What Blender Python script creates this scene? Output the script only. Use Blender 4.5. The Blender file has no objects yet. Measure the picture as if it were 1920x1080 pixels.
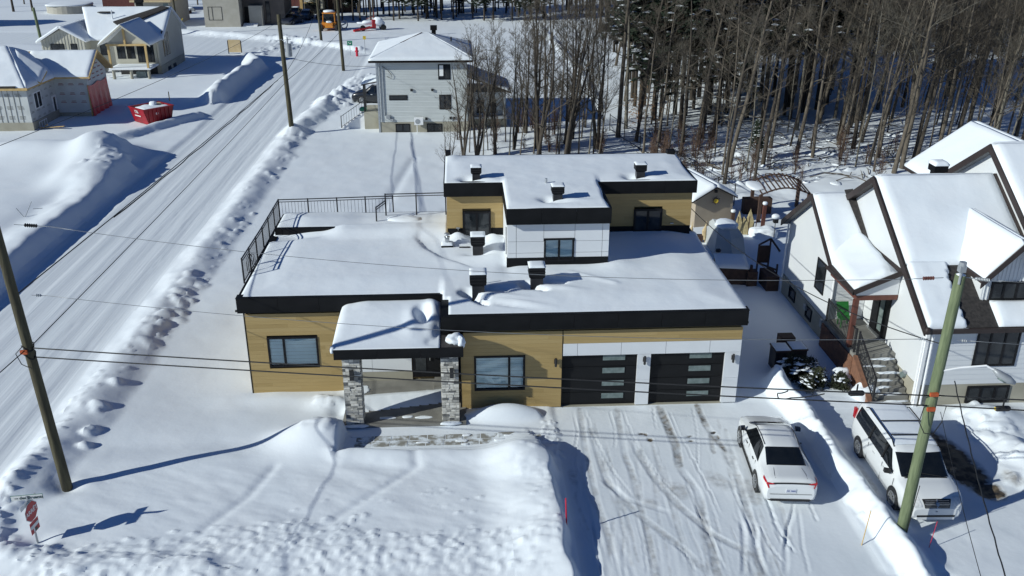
import bpy, math, random
import numpy as np
from mathutils import Vector, Matrix

C = bpy.context.scene.collection
SC = bpy.context.scene
PI = math.pi
random.seed(7)

# ------------------------------------------------------------------ camera
def camera_axes(yaw, pitch, roll):
    f = Vector((math.sin(yaw)*math.cos(pitch), math.cos(yaw)*math.cos(pitch), -math.sin(pitch)))
    r = Vector((math.cos(yaw), -math.sin(yaw), 0.0))
    u = r.cross(f)
    return r*math.cos(roll)+u*math.sin(roll), -r*math.sin(roll)+u*math.cos(roll), f
cam_data = bpy.data.cameras.new('camera')
cam = bpy.data.objects.new('camera', cam_data)
C.objects.link(cam)
cr, cu, cf = camera_axes(math.radians(3.24), math.radians(22.927), math.radians(.127))
cam.matrix_world = Matrix(((cr.x, cu.x, -cf.x, -3.53), (cr.y, cu.y, -cf.y, -29.605), (cr.z, cu.z, -cf.z, 17.391), (0, 0, 0, 1)))
cam_data.sensor_width = 36.0
cam_data.lens = 36.0*1721.7/1920.0
cam_data.clip_end = 3000.0
cam_data.clip_start = 0.2
SC.camera = cam

# ------------------------------------------------------------------ sky and sun
SUN_AZ, SUN_EL = math.radians(22.0), math.radians(26.0)      # direction the light travels, height of the sun
world = bpy.data.worlds.new('World')
SC.world = world
world.use_nodes = True
wn = world.node_tree
bg = wn.nodes['Background']
sky = wn.nodes.new('ShaderNodeTexSky')
sky.sky_type = 'NISHITA'
sky.sun_disc = False
sky.sun_elevation = SUN_EL
sky.sun_rotation = math.radians(248.0)
sky.air_density = 1.0
sky.dust_density = 0.0
sky.ozone_density = 6.0
tint = wn.nodes.new('ShaderNodeMix'); tint.data_type = 'RGBA'; tint.blend_type = 'MULTIPLY'; tint.inputs[0].default_value = 1.0
tint.inputs[7].default_value = (0.66, 0.84, 1.12, 1)       # the camera's cool white balance
wn.links.new(sky.outputs[0], tint.inputs[6]); wn.links.new(tint.outputs[2], bg.inputs[0])
bg.inputs[1].default_value = 0.059
sun_data = bpy.data.lights.new('sun', 'SUN')
sun_data.energy = 4.5
sun_data.angle = math.radians(0.53)
sun_data.color = (0.97, 1.0, 0.93)
sun = bpy.data.objects.new('sun', sun_data)
C.objects.link(sun)
travel = Vector((math.cos(SUN_AZ)*math.cos(SUN_EL), math.sin(SUN_AZ)*math.cos(SUN_EL), -math.sin(SUN_EL)))
sun.rotation_euler = travel.to_track_quat('-Z', 'Y').to_euler()
sun.location = (-60, -30, 60)
SC.view_settings.view_transform = 'Standard'
SC.view_settings.look = 'None'
SC.view_settings.gamma = 1.0
SC.view_settings.exposure = -0.12
SC.view_settings.use_curve_mapping = False
SC.render.engine = 'CYCLES'
SC.cycles.max_bounces = 6
SC.cycles.transparent_max_bounces = 8

# ------------------------------------------------------------------ materials
def material(name, col, rough=0.6, col2=None, scale=6.0, detail=3.0, bump=0.0, bump_scale=None, metal=0.0, stretch=(1, 1, 1),
             contrast=(0.35, 0.65), spec=None, coat=0.0, world_space=False, bump_dist=0.02):
    m = bpy.data.materials.new(name); m.use_nodes = True
    nt = m.node_tree; b = nt.nodes['Principled BSDF']
    b.inputs['Base Color'].default_value = (*col, 1); b.inputs['Roughness'].default_value = rough
    b.inputs['Metallic'].default_value = metal
    if spec is not None: b.inputs['Specular IOR Level'].default_value = spec
    if coat: b.inputs['Coat Weight'].default_value = coat; b.inputs['Coat Roughness'].default_value = 0.05
    if col2 is not None or bump:
        if world_space:
            g = nt.nodes.new('ShaderNodeNewGeometry'); src = g.outputs['Position']
        else:
            g = nt.nodes.new('ShaderNodeTexCoord'); src = g.outputs['Object']
        mp = nt.nodes.new('ShaderNodeMapping'); mp.inputs['Scale'].default_value = stretch
        nt.links.new(src, mp.inputs['Vector'])
        if col2 is not None:
            n = nt.nodes.new('ShaderNodeTexNoise'); n.inputs['Scale'].default_value = scale; n.inputs['Detail'].default_value = detail
            nt.links.new(mp.outputs[0], n.inputs['Vector'])
            r = nt.nodes.new('ShaderNodeValToRGB')
            r.color_ramp.elements[0].position = contrast[0]; r.color_ramp.elements[1].position = contrast[1]
            r.color_ramp.elements[0].color = (*col, 1); r.color_ramp.elements[1].color = (*col2, 1)
            nt.links.new(n.outputs['Fac'], r.inputs[0]); nt.links.new(r.outputs[0], b.inputs['Base Color'])
        if bump:
            n2 = nt.nodes.new('ShaderNodeTexNoise'); n2.inputs['Scale'].default_value = bump_scale or scale*3; n2.inputs['Detail'].default_value = 4
            nt.links.new(mp.outputs[0], n2.inputs['Vector'])
            bp = nt.nodes.new('ShaderNodeBump'); bp.inputs['Strength'].default_value = bump; bp.inputs['Distance'].default_value = bump_dist
            nt.links.new(n2.outputs['Fac'], bp.inputs['Height']); nt.links.new(bp.outputs[0], b.inputs['Normal'])
    return m

SNOW = (0.80, 0.84, 0.88)
M = {}
M['snow'] = material('fresh_snow', SNOW, 0.75, (0.77, 0.82, 0.87), scale=0.6, bump=0.35, bump_scale=5, world_space=True, spec=0.25, bump_dist=0.05)
M['roofsnow'] = material('roof_snow_surface', (0.81, 0.85, 0.89), 0.8, (0.78, 0.83, 0.88), scale=0.9, bump=0.22, bump_scale=3.0, world_space=True, spec=0.2, bump_dist=0.05)
M['black'] = material('black_aluminium', (0.006, 0.0065, 0.0075), 0.6, (0.010, 0.0105, 0.012), scale=1.5, spec=0.15)
M['blackgloss'] = material('black_frame_paint', (0.008, 0.008, 0.010), 0.45, (0.012, 0.012, 0.014), scale=5, spec=0.2)
M['blacksteel'] = material('black_vent_steel', (0.012, 0.012, 0.014), 0.45, (0.02, 0.02, 0.022), scale=5)
WOODS = []
for i, (a, b_) in enumerate((((0.375, 0.262, 0.104), (0.405, 0.286, 0.118)), ((0.34, 0.236, 0.090), (0.372, 0.262, 0.104)), ((0.40, 0.285, 0.12), (0.43, 0.312, 0.136)), ((0.385, 0.27, 0.108), (0.415, 0.295, 0.122)))):
    WOODS.append(material('honey_wood_siding', a, 0.55, b_, scale=3, detail=5, stretch=(0.7, 6, 14), bump=0.1, bump_scale=8, world_space=True, bump_dist=0.004))
M['woodback'] = material('wood_siding_backing', (0.22, 0.155, 0.065), 0.8, (0.25, 0.175, 0.075), scale=5)
M['whitepanel'] = material('white_cladding', (0.70, 0.72, 0.74), 0.5, (0.74, 0.76, 0.78), scale=0.8, world_space=True)
M['whiteback'] = material('panel_joint_backing', (0.10, 0.10, 0.11), 0.8, (0.12, 0.12, 0.13), scale=3)
M['whitesiding'] = material('white_vinyl', (0.68, 0.70, 0.71), 0.5, (0.65, 0.67, 0.69), scale=0.7, world_space=True)
M['concrete'] = material('grey_concrete', (0.17, 0.165, 0.15), 0.85, (0.24, 0.235, 0.215), scale=1.6, detail=6, bump=0.15, bump_scale=14, world_space=True)
M['foundation'] = material('pale_foundation', (0.31, 0.29, 0.23), 0.9, (0.38, 0.36, 0.29), scale=1.2, detail=6, bump=0.15, bump_scale=20, world_space=True)
STONES = [material('ledge_stone', c, 0.85, d, scale=9, detail=5, bump=0.5, bump_scale=25, world_space=True, bump_dist=0.01) for c, d in
          (((0.44, 0.425, 0.38), (0.58, 0.56, 0.51)), ((0.26, 0.255, 0.235), (0.38, 0.37, 0.34)), ((0.58, 0.56, 0.50), (0.72, 0.695, 0.64)), ((0.10, 0.10, 0.098), (0.18, 0.178, 0.17)))]
M['mortar'] = material('pillar_core', (0.62, 0.60, 0.55), 0.95, (0.70, 0.68, 0.63), scale=10, world_space=True)
M['paver'] = material('snow_dusted_paver', (0.26, 0.25, 0.22), 0.9, (0.72, 0.77, 0.81), scale=3.2, detail=5, contrast=(.44, .60), world_space=True)
def glass_material(name, tint, rough=0.03, see=0.5):
    m = bpy.data.materials.new(name); m.use_nodes = True
    nt = m.node_tree; nt.nodes.remove(nt.nodes['Principled BSDF'])
    out = nt.nodes['Material Output']
    t = nt.nodes.new('ShaderNodeBsdfTransparent'); t.inputs[0].default_value = (*tint, 1)
    g = nt.nodes.new('ShaderNodeBsdfGlossy'); g.inputs['Roughness'].default_value = rough; g.inputs[0].default_value = (0.9, 0.95, 1, 1)
    fr = nt.nodes.new('ShaderNodeFresnel'); fr.inputs[0].default_value = 1.5
    mr = nt.nodes.new('ShaderNodeMapRange'); mr.inputs[3].default_value = 0.04; mr.inputs[4].default_value = 1.0
    nt.links.new(fr.outputs[0], mr.inputs[0])
    mx = nt.nodes.new('ShaderNodeMixShader')
    nt.links.new(mr.outputs[0], mx.inputs[0]); nt.links.new(t.outputs[0], mx.inputs[1]); nt.links.new(g.outputs[0], mx.inputs[2])
    nt.links.new(mx.outputs[0], out.inputs[0])
    return m
M['glass'] = glass_material('window_glass', (0.90, 0.97, 0.98))
M['darkglass'] = material('dark_glass', (0.008, 0.011, 0.014), 0.06, (0.03, 0.034, 0.038), scale=1.3, detail=2, spec=0.5)
M['carglass'] = material('tinted_car_glass', (0.006, 0.008, 0.010), 0.04, (0.010, 0.012, 0.014), scale=3, spec=0.7)
M['frost'] = material('frosted_glass', (0.125, 0.165, 0.16), 0.35, (0.19, 0.235, 0.23), scale=6, world_space=True)
M['blind'] = material('window_blind', (0.86, 0.87, 0.86), 0.7, (0.90, 0.91, 0.90), scale=4)
M['room'] = material('dim_room', (0.05, 0.05, 0.05), 0.9, (0.09, 0.085, 0.08), scale=1.5)
M['steel'] = material('galvanised_steel', (0.45, 0.47, 0.49), 0.35, (0.55, 0.57, 0.58), scale=6, metal=0.8)
M['greymetal'] = material('grey_metal', (0.30, 0.32, 0.34), 0.45, (0.36, 0.38, 0.40), scale=5, metal=0.2)
M['pole'] = material('weathered_pole_wood', (0.050, 0.044, 0.026), 0.9, (0.095, 0.085, 0.048), scale=4, detail=6, stretch=(3, 3, 0.35), bump=0.5, bump_scale=10)
M['greenpole'] = material('treated_green_pole_wood', (0.105, 0.135, 0.07), 0.85, (0.175, 0.21, 0.115), scale=4, detail=6, stretch=(3, 3, 0.35), bump=0.5, bump_scale=10)
M['crack'] = material('pole_crack', (0.02, 0.02, 0.012), 0.95, (0.03, 0.03, 0.02), scale=10)
M['wire'] = material('cable_sheath', (0.012, 0.012, 0.013), 0.6, (0.02, 0.02, 0.02), scale=3)
M['barewire'] = material('bare_conductor', (0.22, 0.23, 0.24), 0.4, (0.28, 0.29, 0.30), scale=3, metal=0.6)
M['porcelain'] = material('brown_insulator', (0.10, 0.035, 0.03), 0.3, (0.15, 0.06, 0.05), scale=5)
M['orange'] = material('orange_tag', (0.42, 0.08, 0.02), 0.6, (0.5, 0.10, 0.03), scale=6)
M['shingle'] = material('dark_shingles', (0.022, 0.020, 0.020), 0.9, (0.045, 0.040, 0.038), scale=9, detail=5, bump=0.5, bump_scale=18, world_space=True)
M['fascia'] = material('dark_brown_fascia', (0.026, 0.018, 0.017), 0.6, (0.036, 0.025, 0.023), scale=2)
M['soffit'] = material('grey_soffit', (0.16, 0.165, 0.17), 0.7, (0.19, 0.195, 0.20), scale=2)
M['redwood'] = material('red_brown_timber', (0.10, 0.035, 0.024), 0.6, (0.14, 0.05, 0.034), scale=4, stretch=(1, 1, 0.3))
M['brick'] = material('brick_veneer', (0.16, 0.08, 0.05), 0.9, (0.23, 0.11, 0.065), scale=6, detail=4, world_space=True)
M['rail'] = material('black_railing_paint', (0.014, 0.013, 0.015), 0.5, (0.02, 0.02, 0.022), scale=5)
M['door'] = material('dark_door_paint', (0.008, 0.0085, 0.0095), 0.5, (0.012, 0.0125, 0.014), scale=1.2, spec=0.2)
M['beige'] = material('beige_board_siding', (0.47, 0.45, 0.37), 0.7, (0.52, 0.50, 0.42), scale=0.8, world_space=True)
M['lumber'] = material('new_lumber', (0.50, 0.34, 0.13), 0.7, (0.60, 0.42, 0.19), scale=3, stretch=(1, 1, 0.4))
M['plywood'] = material('plywood_sheet', (0.50, 0.38, 0.21), 0.75, (0.58, 0.46, 0.28), scale=2, detail=5)
M['wrap'] = material('white_house_wrap', (0.50, 0.52, 0.51), 0.6, (0.60, 0.62, 0.61), scale=0.8, world_space=True)
M['wrapprint'] = material('wrap_print_red', (0.30, 0.10, 0.09), 0.7, (0.38, 0.18, 0.17), scale=20)
M['wrapgrey'] = material('wrap_strapping', (0.20, 0.20, 0.18), 0.8, (0.28, 0.27, 0.24), scale=8)
M['tarp'] = material('red_tarp_sheet', (0.50, 0.012, 0.02), 0.4, (0.62, 0.03, 0.035), scale=1.5, bump=0.6, bump_scale=2.0, world_space=True, bump_dist=0.1)
M['redpaint'] = material('red_dumpster_paint', (0.33, 0.006, 0.016), 0.45, (0.22, 0.006, 0.012), scale=2.5, detail=5)
M['whitepaint'] = material('white_paint', (0.78, 0.79, 0.80), 0.5, (0.82, 0.83, 0.84), scale=5)
M['greysiding'] = material('pale_grey_clapboard', (0.56, 0.59, 0.58), 0.55, (0.60, 0.63, 0.62), scale=0.9, world_space=True)
M['greysiding2'] = material('pale_grey_clapboard_b', (0.59, 0.62, 0.61), 0.55, (0.63, 0.66, 0.65), scale=1.3, world_space=True)
M['carwhite'] = material('white_car_paint', (0.70, 0.72, 0.73), 0.25, (0.72, 0.74, 0.75), scale=0.8, coat=0.6)
M['carblack'] = material('black_car_paint', (0.012, 0.013, 0.016), 0.25, (0.02, 0.021, 0.024), scale=1.0, coat=0.6)
M['carblue'] = material('dark_blue_car_paint', (0.012, 0.018, 0.035), 0.3, (0.02, 0.025, 0.045), scale=1.0, coat=0.5)
M['cargrey'] = material('grey_car_paint', (0.06, 0.065, 0.07), 0.3, (0.08, 0.085, 0.09), scale=1.0, coat=0.5)
M['tyre'] = material('tyre_rubber', (0.015, 0.015, 0.015), 0.9, (0.04, 0.04, 0.04), scale=9)
M['rim'] = material('alloy_rim', (0.42, 0.43, 0.44), 0.3, (0.5, 0.51, 0.52), scale=9, metal=0.7)
M['trim'] = material('black_plastic_trim', (0.014, 0.014, 0.015), 0.55, (0.02, 0.02, 0.021), scale=5)
M['redlens'] = material('red_tail_lens', (0.42, 0.006, 0.012), 0.15, (0.5, 0.01, 0.02), scale=9, coat=0.5)
M['clearlens'] = material('headlight_lens', (0.55, 0.56, 0.56), 0.12, (0.75, 0.76, 0.77), scale=14, coat=0.5)
M['plate'] = material('licence_plate_white', (0.62, 0.64, 0.68), 0.4, (0.66, 0.68, 0.72), scale=9)
M['plateink'] = material('plate_blue_ink', (0.03, 0.06, 0.25), 0.5, (0.04, 0.08, 0.30), scale=9)
M['signred'] = material('sign_red', (0.42, 0.012, 0.02), 0.4, (0.46, 0.016, 0.025), scale=5)
M['signwhite'] = material('sign_white', (0.70, 0.70, 0.68), 0.4, (0.74, 0.74, 0.72), scale=5)
M['signgreen'] = material('sign_green', (0.02, 0.20, 0.12), 0.4, (0.03, 0.24, 0.14), scale=5)
M['signink'] = material('sign_dark_ink', (0.02, 0.05, 0.05), 0.5, (0.03, 0.06, 0.06), scale=5)
M['hydrant'] = material('hydrant_red', (0.55, 0.01, 0.04), 0.4, (0.6, 0.02, 0.05), scale=5)
M['yellow'] = material('yellow_paint', (0.60, 0.42, 0.03), 0.5, (0.66, 0.48, 0.05), scale=5)
M['machine'] = material('orange_machine_paint', (0.62, 0.20, 0.02), 0.5, (0.70, 0.28, 0.03), scale=3)
M['tan'] = material('tan_shed_siding', (0.36, 0.30, 0.23), 0.7, (0.40, 0.34, 0.26), scale=1.0)
M['burlap'] = material('burlap_cloth', (0.30, 0.25, 0.13), 0.9, (0.44, 0.37, 0.21), scale=7, detail=5)
M['greycover'] = material('grey_tarpaulin', (0.42, 0.44, 0.44), 0.6, (0.48, 0.50, 0.50), scale=1.5)
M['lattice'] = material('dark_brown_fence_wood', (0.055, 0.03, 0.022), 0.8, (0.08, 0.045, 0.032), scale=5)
M['bark'] = material('grey_brown_bark', (0.080, 0.066, 0.050), 0.95, (0.145, 0.122, 0.096), scale=5, detail=5, stretch=(2, 2, 0.5), bump=0.5, bump_scale=12)
M['barkdark'] = material('dark_bark', (0.040, 0.032, 0.025), 0.95, (0.075, 0.062, 0.048), scale=5, detail=5, stretch=(2, 2, 0.5), bump=0.5, bump_scale=12)
M['barkpale'] = material('pale_bark', (0.11, 0.10, 0.08), 0.95, (0.18, 0.165, 0.135), scale=5, detail=5, stretch=(2, 2, 0.5), bump=0.4, bump_scale=12)
M['twig'] = material('bare_twigs', (0.080, 0.066, 0.050), 0.95, (0.12, 0.10, 0.078), scale=2)
M['twigpale'] = material('pale_twigs', (0.095, 0.085, 0.068), 0.95, (0.13, 0.118, 0.095), scale=2)
M['brushtwig'] = material('reddish_brush_twigs', (0.10, 0.062, 0.045), 0.95, (0.14, 0.09, 0.065), scale=2)
M['needle'] = material('dark_conifer_needles', (0.014, 0.026, 0.016), 0.85, (0.028, 0.045, 0.026), scale=2.5)
M['shrubleaf'] = material('snowed_shrub_foliage', (0.020, 0.030, 0.014), 0.85, (0.045, 0.050, 0.025), scale=8)
M['deadleaf'] = material('withered_beech_leaves', (0.26, 0.13, 0.055), 0.9, (0.33, 0.18, 0.08), scale=8)
M['backwall'] = material('dark_red_brick_wall', (0.10, 0.03, 0.028), 0.9, (0.13, 0.045, 0.04), scale=3)
M['brownpanel'] = material('brown_grey_panel', (0.10, 0.085, 0.075), 0.7, (0.13, 0.11, 0.095), scale=1)
M['paleblock'] = material('pale_taupe_block', (0.36, 0.34, 0.29), 0.8, (0.41, 0.39, 0.34), scale=1.1, world_space=True)

# ground snow: the vertex value "dirt" is bare or dirty ground showing through (stains), "packed" is driven snow
def ground_material(name, packed=False, rows=False):
    m = bpy.data.materials.new(name); m.use_nodes = True
    nt = m.node_tree; b = nt.nodes['Principled BSDF']; L = nt.links.new
    b.inputs['Roughness'].default_value = 0.75; b.inputs['Specular IOR Level'].default_value = 0.25
    g = nt.nodes.new('ShaderNodeNewGeometry')
    n = nt.nodes.new('ShaderNodeTexNoise'); n.inputs['Scale'].default_value = 0.5; n.inputs['Detail'].default_value = 5
    mp = nt.nodes.new('ShaderNodeMapping')
    if rows: mp.inputs['Scale'].default_value = (5.0, 0.06, 1); n.inputs['Scale'].default_value = 1.2
    L(g.outputs['Position'], mp.inputs['Vector']); L(mp.outputs[0], n.inputs['Vector'])
    r = nt.nodes.new('ShaderNodeValToRGB')
    r.color_ramp.elements[0].position = 0.3; r.color_ramp.elements[1].position = 0.7
    c0, c1 = ((0.68, 0.73, 0.775), (0.77, 0.81, 0.85)) if packed else ((0.77, 0.82, 0.87), SNOW)
    r.color_ramp.elements[0].color = (*c0, 1); r.color_ramp.elements[1].color = (*c1, 1)
    L(n.outputs['Fac'], r.inputs[0])
    at = nt.nodes.new('ShaderNodeAttribute'); at.attribute_name = 'dirt'
    n3 = nt.nodes.new('ShaderNodeTexNoise'); n3.inputs['Scale'].default_value = 4.5; n3.inputs['Detail'].default_value = 8
    L(g.outputs['Position'], n3.inputs['Vector'])
    mr = nt.nodes.new('ShaderNodeMapRange'); mr.inputs[1].default_value = 0.3; mr.inputs[2].default_value = 0.7; mr.inputs[3].default_value = 0.35; mr.inputs[4].default_value = 1.2
    L(n3.outputs['Fac'], mr.inputs[0])
    ad = nt.nodes.new('ShaderNodeMath'); ad.operation = 'MULTIPLY'; L(at.outputs['Fac'], ad.inputs[0]); L(mr.outputs[0], ad.inputs[1])
    m2 = nt.nodes.new('ShaderNodeMapRange'); m2.inputs[1].default_value = 0.06; m2.inputs[2].default_value = 0.95; L(ad.outputs[0], m2.inputs[0])
    n4 = nt.nodes.new('ShaderNodeTexNoise'); n4.inputs['Scale'].default_value = 3; L(g.outputs['Position'], n4.inputs['Vector'])
    r2 = nt.nodes.new('ShaderNodeValToRGB')
    r2.color_ramp.elements[0].color = (0.022, 0.022, 0.024, 1); r2.color_ramp.elements[1].color = (0.17, 0.13, 0.085, 1)
    r2.color_ramp.elements[0].position = 0.38; r2.color_ramp.elements[1].position = 0.6
    L(n4.outputs['Fac'], r2.inputs[0])
    mx = nt.nodes.new('ShaderNodeMix'); mx.data_type = 'RGBA'
    L(m2.outputs[0], mx.inputs[0]); L(r.outputs[0], mx.inputs[6]); L(r2.outputs[0], mx.inputs[7])
    L(mx.outputs[2], b.inputs['Base Color'])
    nb = nt.nodes.new('ShaderNodeTexNoise'); nb.inputs['Scale'].default_value = 7.0; nb.inputs['Detail'].default_value = 6
    mp2 = nt.nodes.new('ShaderNodeMapping')
    if rows: mp2.inputs['Scale'].default_value = (1.6, 0.05, 1)
    L(g.outputs['Position'], mp2.inputs['Vector']); L(mp2.outputs[0], nb.inputs['Vector'])
    bp = nt.nodes.new('ShaderNodeBump'); bp.inputs['Strength'].default_value = 0.4 if rows else 0.17; bp.inputs['Distance'].default_value = 0.03
    L(nb.outputs['Fac'], bp.inputs['Height']); L(bp.outputs[0], b.inputs['Normal'])
    return m
M['ground'] = ground_material('snow_ground_surface')
M['packed'] = ground_material('packed_snow_surface', packed=True)
M['roadsnow'] = ground_material('graded_road_snow', packed=True, rows=True)

# ------------------------------------------------------------------ object helpers
ROOT = {}                                        # object name -> root world matrix (for converting world coordinates)
def link_mesh(name, me, mat, parent):
    o = bpy.data.objects.new(name, me); C.objects.link(o)
    if mat is not None and not me.materials: me.materials.append(mat)
    if parent is not None:
        o.parent = parent; ROOT[o.name] = ROOT[parent.name]
    else:
        ROOT[o.name] = Matrix.Identity(4)
    return o
def to_local(V, parent):
    if parent is None or len(V) == 0: return V
    Mi = np.array(ROOT[parent.name].inverted()); V = np.asarray(V, float)
    return V @ Mi[:3, :3].T + Mi[:3, 3]
def mesh_object(name, V, F, mat, parent=None, smooth=False, local=False):
    if not local: V = to_local(V, parent)
    me = bpy.data.meshes.new(name)
    me.from_pydata([tuple(map(float, v)) for v in V], [], [tuple(f) for f in F])
    if smooth: me.polygons.foreach_set('use_smooth', [True]*len(me.polygons))
    me.update()
    return link_mesh(name, me, mat, parent)
def array_mesh(name, V, F, mat, parent=None, smooth=True, local=False, attr=None):
    """F: (n,3) or (n,4) numpy faces"""
    if not local: V = to_local(V, parent)
    V = np.asarray(V, np.float32); F = np.asarray(F, np.int32); k = F.shape[1]
    me = bpy.data.meshes.new(name)
    me.vertices.add(len(V)); me.vertices.foreach_set('co', V.ravel())
    me.loops.add(F.size); me.loops.foreach_set('vertex_index', F.ravel())
    me.polygons.add(len(F)); me.polygons.foreach_set('loop_start', np.arange(0, F.size, k, dtype=np.int32))
    me.polygons.foreach_set('loop_total', np.full(len(F), k, np.int32))
    me.polygons.foreach_set('use_smooth', np.full(len(F), smooth))
    if attr is not None:
        a = me.attributes.new('dirt', 'FLOAT', 'POINT'); a.data.foreach_set('value', np.asarray(attr, np.float32))
    me.update(calc_edges=True); me.validate()
    return link_mesh(name, me, mat, parent)
def tag(o, label=None, cat=None, group=None, kind=None):
    if label: o['label'] = label
    if cat: o['category'] = cat
    if group: o['group'] = group
    if kind: o['kind'] = kind
    return o
def thing(name, label, cat, loc=(0, 0, 0), rotz=0.0, group=None):
    o = bpy.data.objects.new(name, None); C.objects.link(o)
    o.empty_display_size = 0.3
    o.location = loc; o.rotation_euler = (0, 0, rotz)
    ROOT[o.name] = Matrix.Translation(loc) @ Matrix.Rotation(rotz, 4, 'Z')
    return tag(o, label, cat, group)
def copy_tree(o, parent=None):
    c = o.copy(); C.objects.link(c); c.parent = parent
    for ch in list(o.children): copy_tree(ch, c)
    return c

class MB:
    def __init__(s): s.V = []; s.F = []
    def add(s, V, F):
        n = len(s.V); s.V += [tuple(v) for v in V]; s.F += [tuple(i+n for i in f) for f in F]; return s
    def box(s, a, b):
        x0, x1 = sorted((a[0], b[0])); y0, y1 = sorted((a[1], b[1])); z0, z1 = sorted((a[2], b[2]))
        return s.add([(x0, y0, z0), (x1, y0, z0), (x1, y1, z0), (x0, y1, z0), (x0, y0, z1), (x1, y0, z1), (x1, y1, z1), (x0, y1, z1)],
                     [(0, 3, 2, 1), (4, 5, 6, 7), (0, 1, 5, 4), (1, 2, 6, 5), (2, 3, 7, 6), (3, 0, 4, 7)])
    def prism(s, poly, d):
        """poly: list of 3-D points (planar), d: extrusion vector"""
        n = len(poly); P = [Vector(p) for p in poly]; d = Vector(d)
        nrm = Vector((0, 0, 0))
        for i in range(n): nrm += P[i].cross(P[(i+1) % n])
        if nrm.dot(d) > 0: P = P[::-1]
        V = P+[p+d for p in P]
        F = [tuple(range(n)), tuple(range(2*n-1, n-1, -1))]
        for i in range(n): j = (i+1) % n; F.append((j, i, n+i, n+j))
        return s.add(V, F)
    def tube(s, pts, r, n=6, caps=True):
        P = [Vector(p) for p in pts]; V = []; F = []
        R = r if isinstance(r, (list, tuple)) else [r]*len(P)
        up = Vector((0, 0, 1))
        for i, p in enumerate(P):
            t = (P[min(i+1, len(P)-1)]-P[max(i-1, 0)]).normalized()
            a = t.cross(up if abs(t.z) < 0.95 else Vector((0, 1, 0))).normalized(); b = t.cross(a)
            for k in range(n):
                th = 2*PI*k/n; V.append(p+(a*math.cos(th)+b*math.sin(th))*R[i])
        for i in range(len(P)-1):
            for k in range(n):
                k2 = (k+1) % n; F.append((i*n+k, i*n+k2, (i+1)*n+k2, (i+1)*n+k))
        if caps: F.append(tuple(range(n))[::-1]); F.append(tuple(range((len(P)-1)*n, len(P)*n)))
        return s.add(V, F)
    def cyl(s, c, r, h, n=12, r2=None, axis='z'):
        r2 = r if r2 is None else r2; c = Vector(c)
        d = {'z': Vector((0, 0, 1)), 'x': Vector((1, 0, 0)), 'y': Vector((0, 1, 0))}[axis]
        return s.tube([c, c+d*h], [r, r2], n)
    def bar(s, a, b, w, h=None):
        h = h or w; a = Vector(a); b = Vector(b); t = (b-a).normalized()
        sd = t.cross(Vector((0, 0, 1))) if abs(t.z) < 0.98 else Vector((1, 0, 0)); sd.normalize(); up = sd.cross(t).normalized()
        V = [p+sd*x*w/2+up*z*h/2 for p in (a, b) for x, z in ((-1, -1), (1, -1), (1, 1), (-1, 1))]
        return s.add(V, [(0, 1, 2, 3), (7, 6, 5, 4), (0, 4, 5, 1), (1, 5, 6, 2), (2, 6, 7, 3), (3, 7, 4, 0)])
    def build(s, name, mat, parent=None, smooth=False, local=False):
        return mesh_object(name, s.V, s.F, mat, parent, smooth, local)

_unit = {}
def unit_box(mat):
    k = mat.name
    if k not in _unit:
        b = MB().box((-.5, -.5, -.5), (.5, .5, .5)); me = bpy.data.meshes.new('piece')
        me.from_pydata(b.V, [], b.F); me.materials.append(mat); me.update(); _unit[k] = me
    return _unit[k]
def piece(name, lo, hi, mat, parent, mesh=None):
    """a box piece that shares its mesh with the others of its material; axis-aligned world corners"""
    o = bpy.data.objects.new(name, mesh or unit_box(mat)); C.objects.link(o)
    lo = Vector(lo); hi = Vector(hi)
    Mr = ROOT[parent.name].inverted() @ Matrix.Translation((lo+hi)/2)
    q = Mr.to_3x3()
    o.parent = parent; o.location = Mr.translation; o.rotation_euler = q.to_euler()
    o.scale = [max(1e-3, abs(hi[i]-lo[i])) for i in range(3)]
    ROOT[o.name] = ROOT[parent.name]
    return o

class Fr:
    """a wall frame: origin, u = direction along the wall seen from outside (to the right), n = outward normal"""
    def __init__(s, o, u, n): s.o = Vector(o); s.u = Vector(u).normalized(); s.n = Vector(n).normalized()
    def p(s, u, n, z): return s.o+s.u*u+s.n*n+Vector((0, 0, z))
    def box(s, mb, u0, u1, n0, n1, z0, z1):
        P = [s.p(u, n, z) for z in (z0, z1) for u, n in ((u0, n1), (u1, n1), (u1, n0), (u0, n0))]
        return mb.add(P, [(0, 3, 2, 1), (4, 5, 6, 7), (0, 1, 5, 4), (1, 2, 6, 5), (2, 3, 7, 6), (3, 0, 4, 7)])
    def one(s, name, mat, parent, *a):
        m = MB(); s.box(m, *a); return m.build(name, mat, parent)

def window(parent, F, u0, u1, z0, z1, splits=(), fw=0.07, proud=0.03, frame='blackgloss', pane='darkglass', blind=None, depth=0.06, name='window'):
    m = MB()
    F.box(m, u0, u1, -depth, proud, z0, z0+fw); F.box(m, u0, u1, -depth, proud, z1-fw, z1)
    F.box(m, u0, u0+fw, -depth, proud, z0+fw, z1-fw); F.box(m, u1-fw, u1, -depth, proud, z0+fw, z1-fw)
    xs = [u0+fw]
    for s in splits:
        F.box(m, s-fw*.55, s+fw*.55, -depth, proud, z0+fw, z1-fw); xs += [s-fw*.55, s+fw*.55]
    xs.append(u1-fw)
    w = m.build(name, M[frame], parent)
    for i in range(0, len(xs), 2):
        g_ = -depth*.4 if pane == 'glass' else proud*.62
        F.one('pane', M[pane], w, xs[i]-.005, xs[i+1]+.005, g_-.012, g_, z0+fw-.005, z1-fw+.005)
        if blind:
            mb = MB(); k = z0+fw+.01; j = 0
            while k < z1-fw-.05:
                n_ = -depth-.012-.008*(j % 2)
                F.box(mb, xs[i]-.03, xs[i+1]+.03, n_-.008, n_, k, k+.068); k += .075; j += 1
            mb.build('blind', M['blind'], w)
    return w

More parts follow.
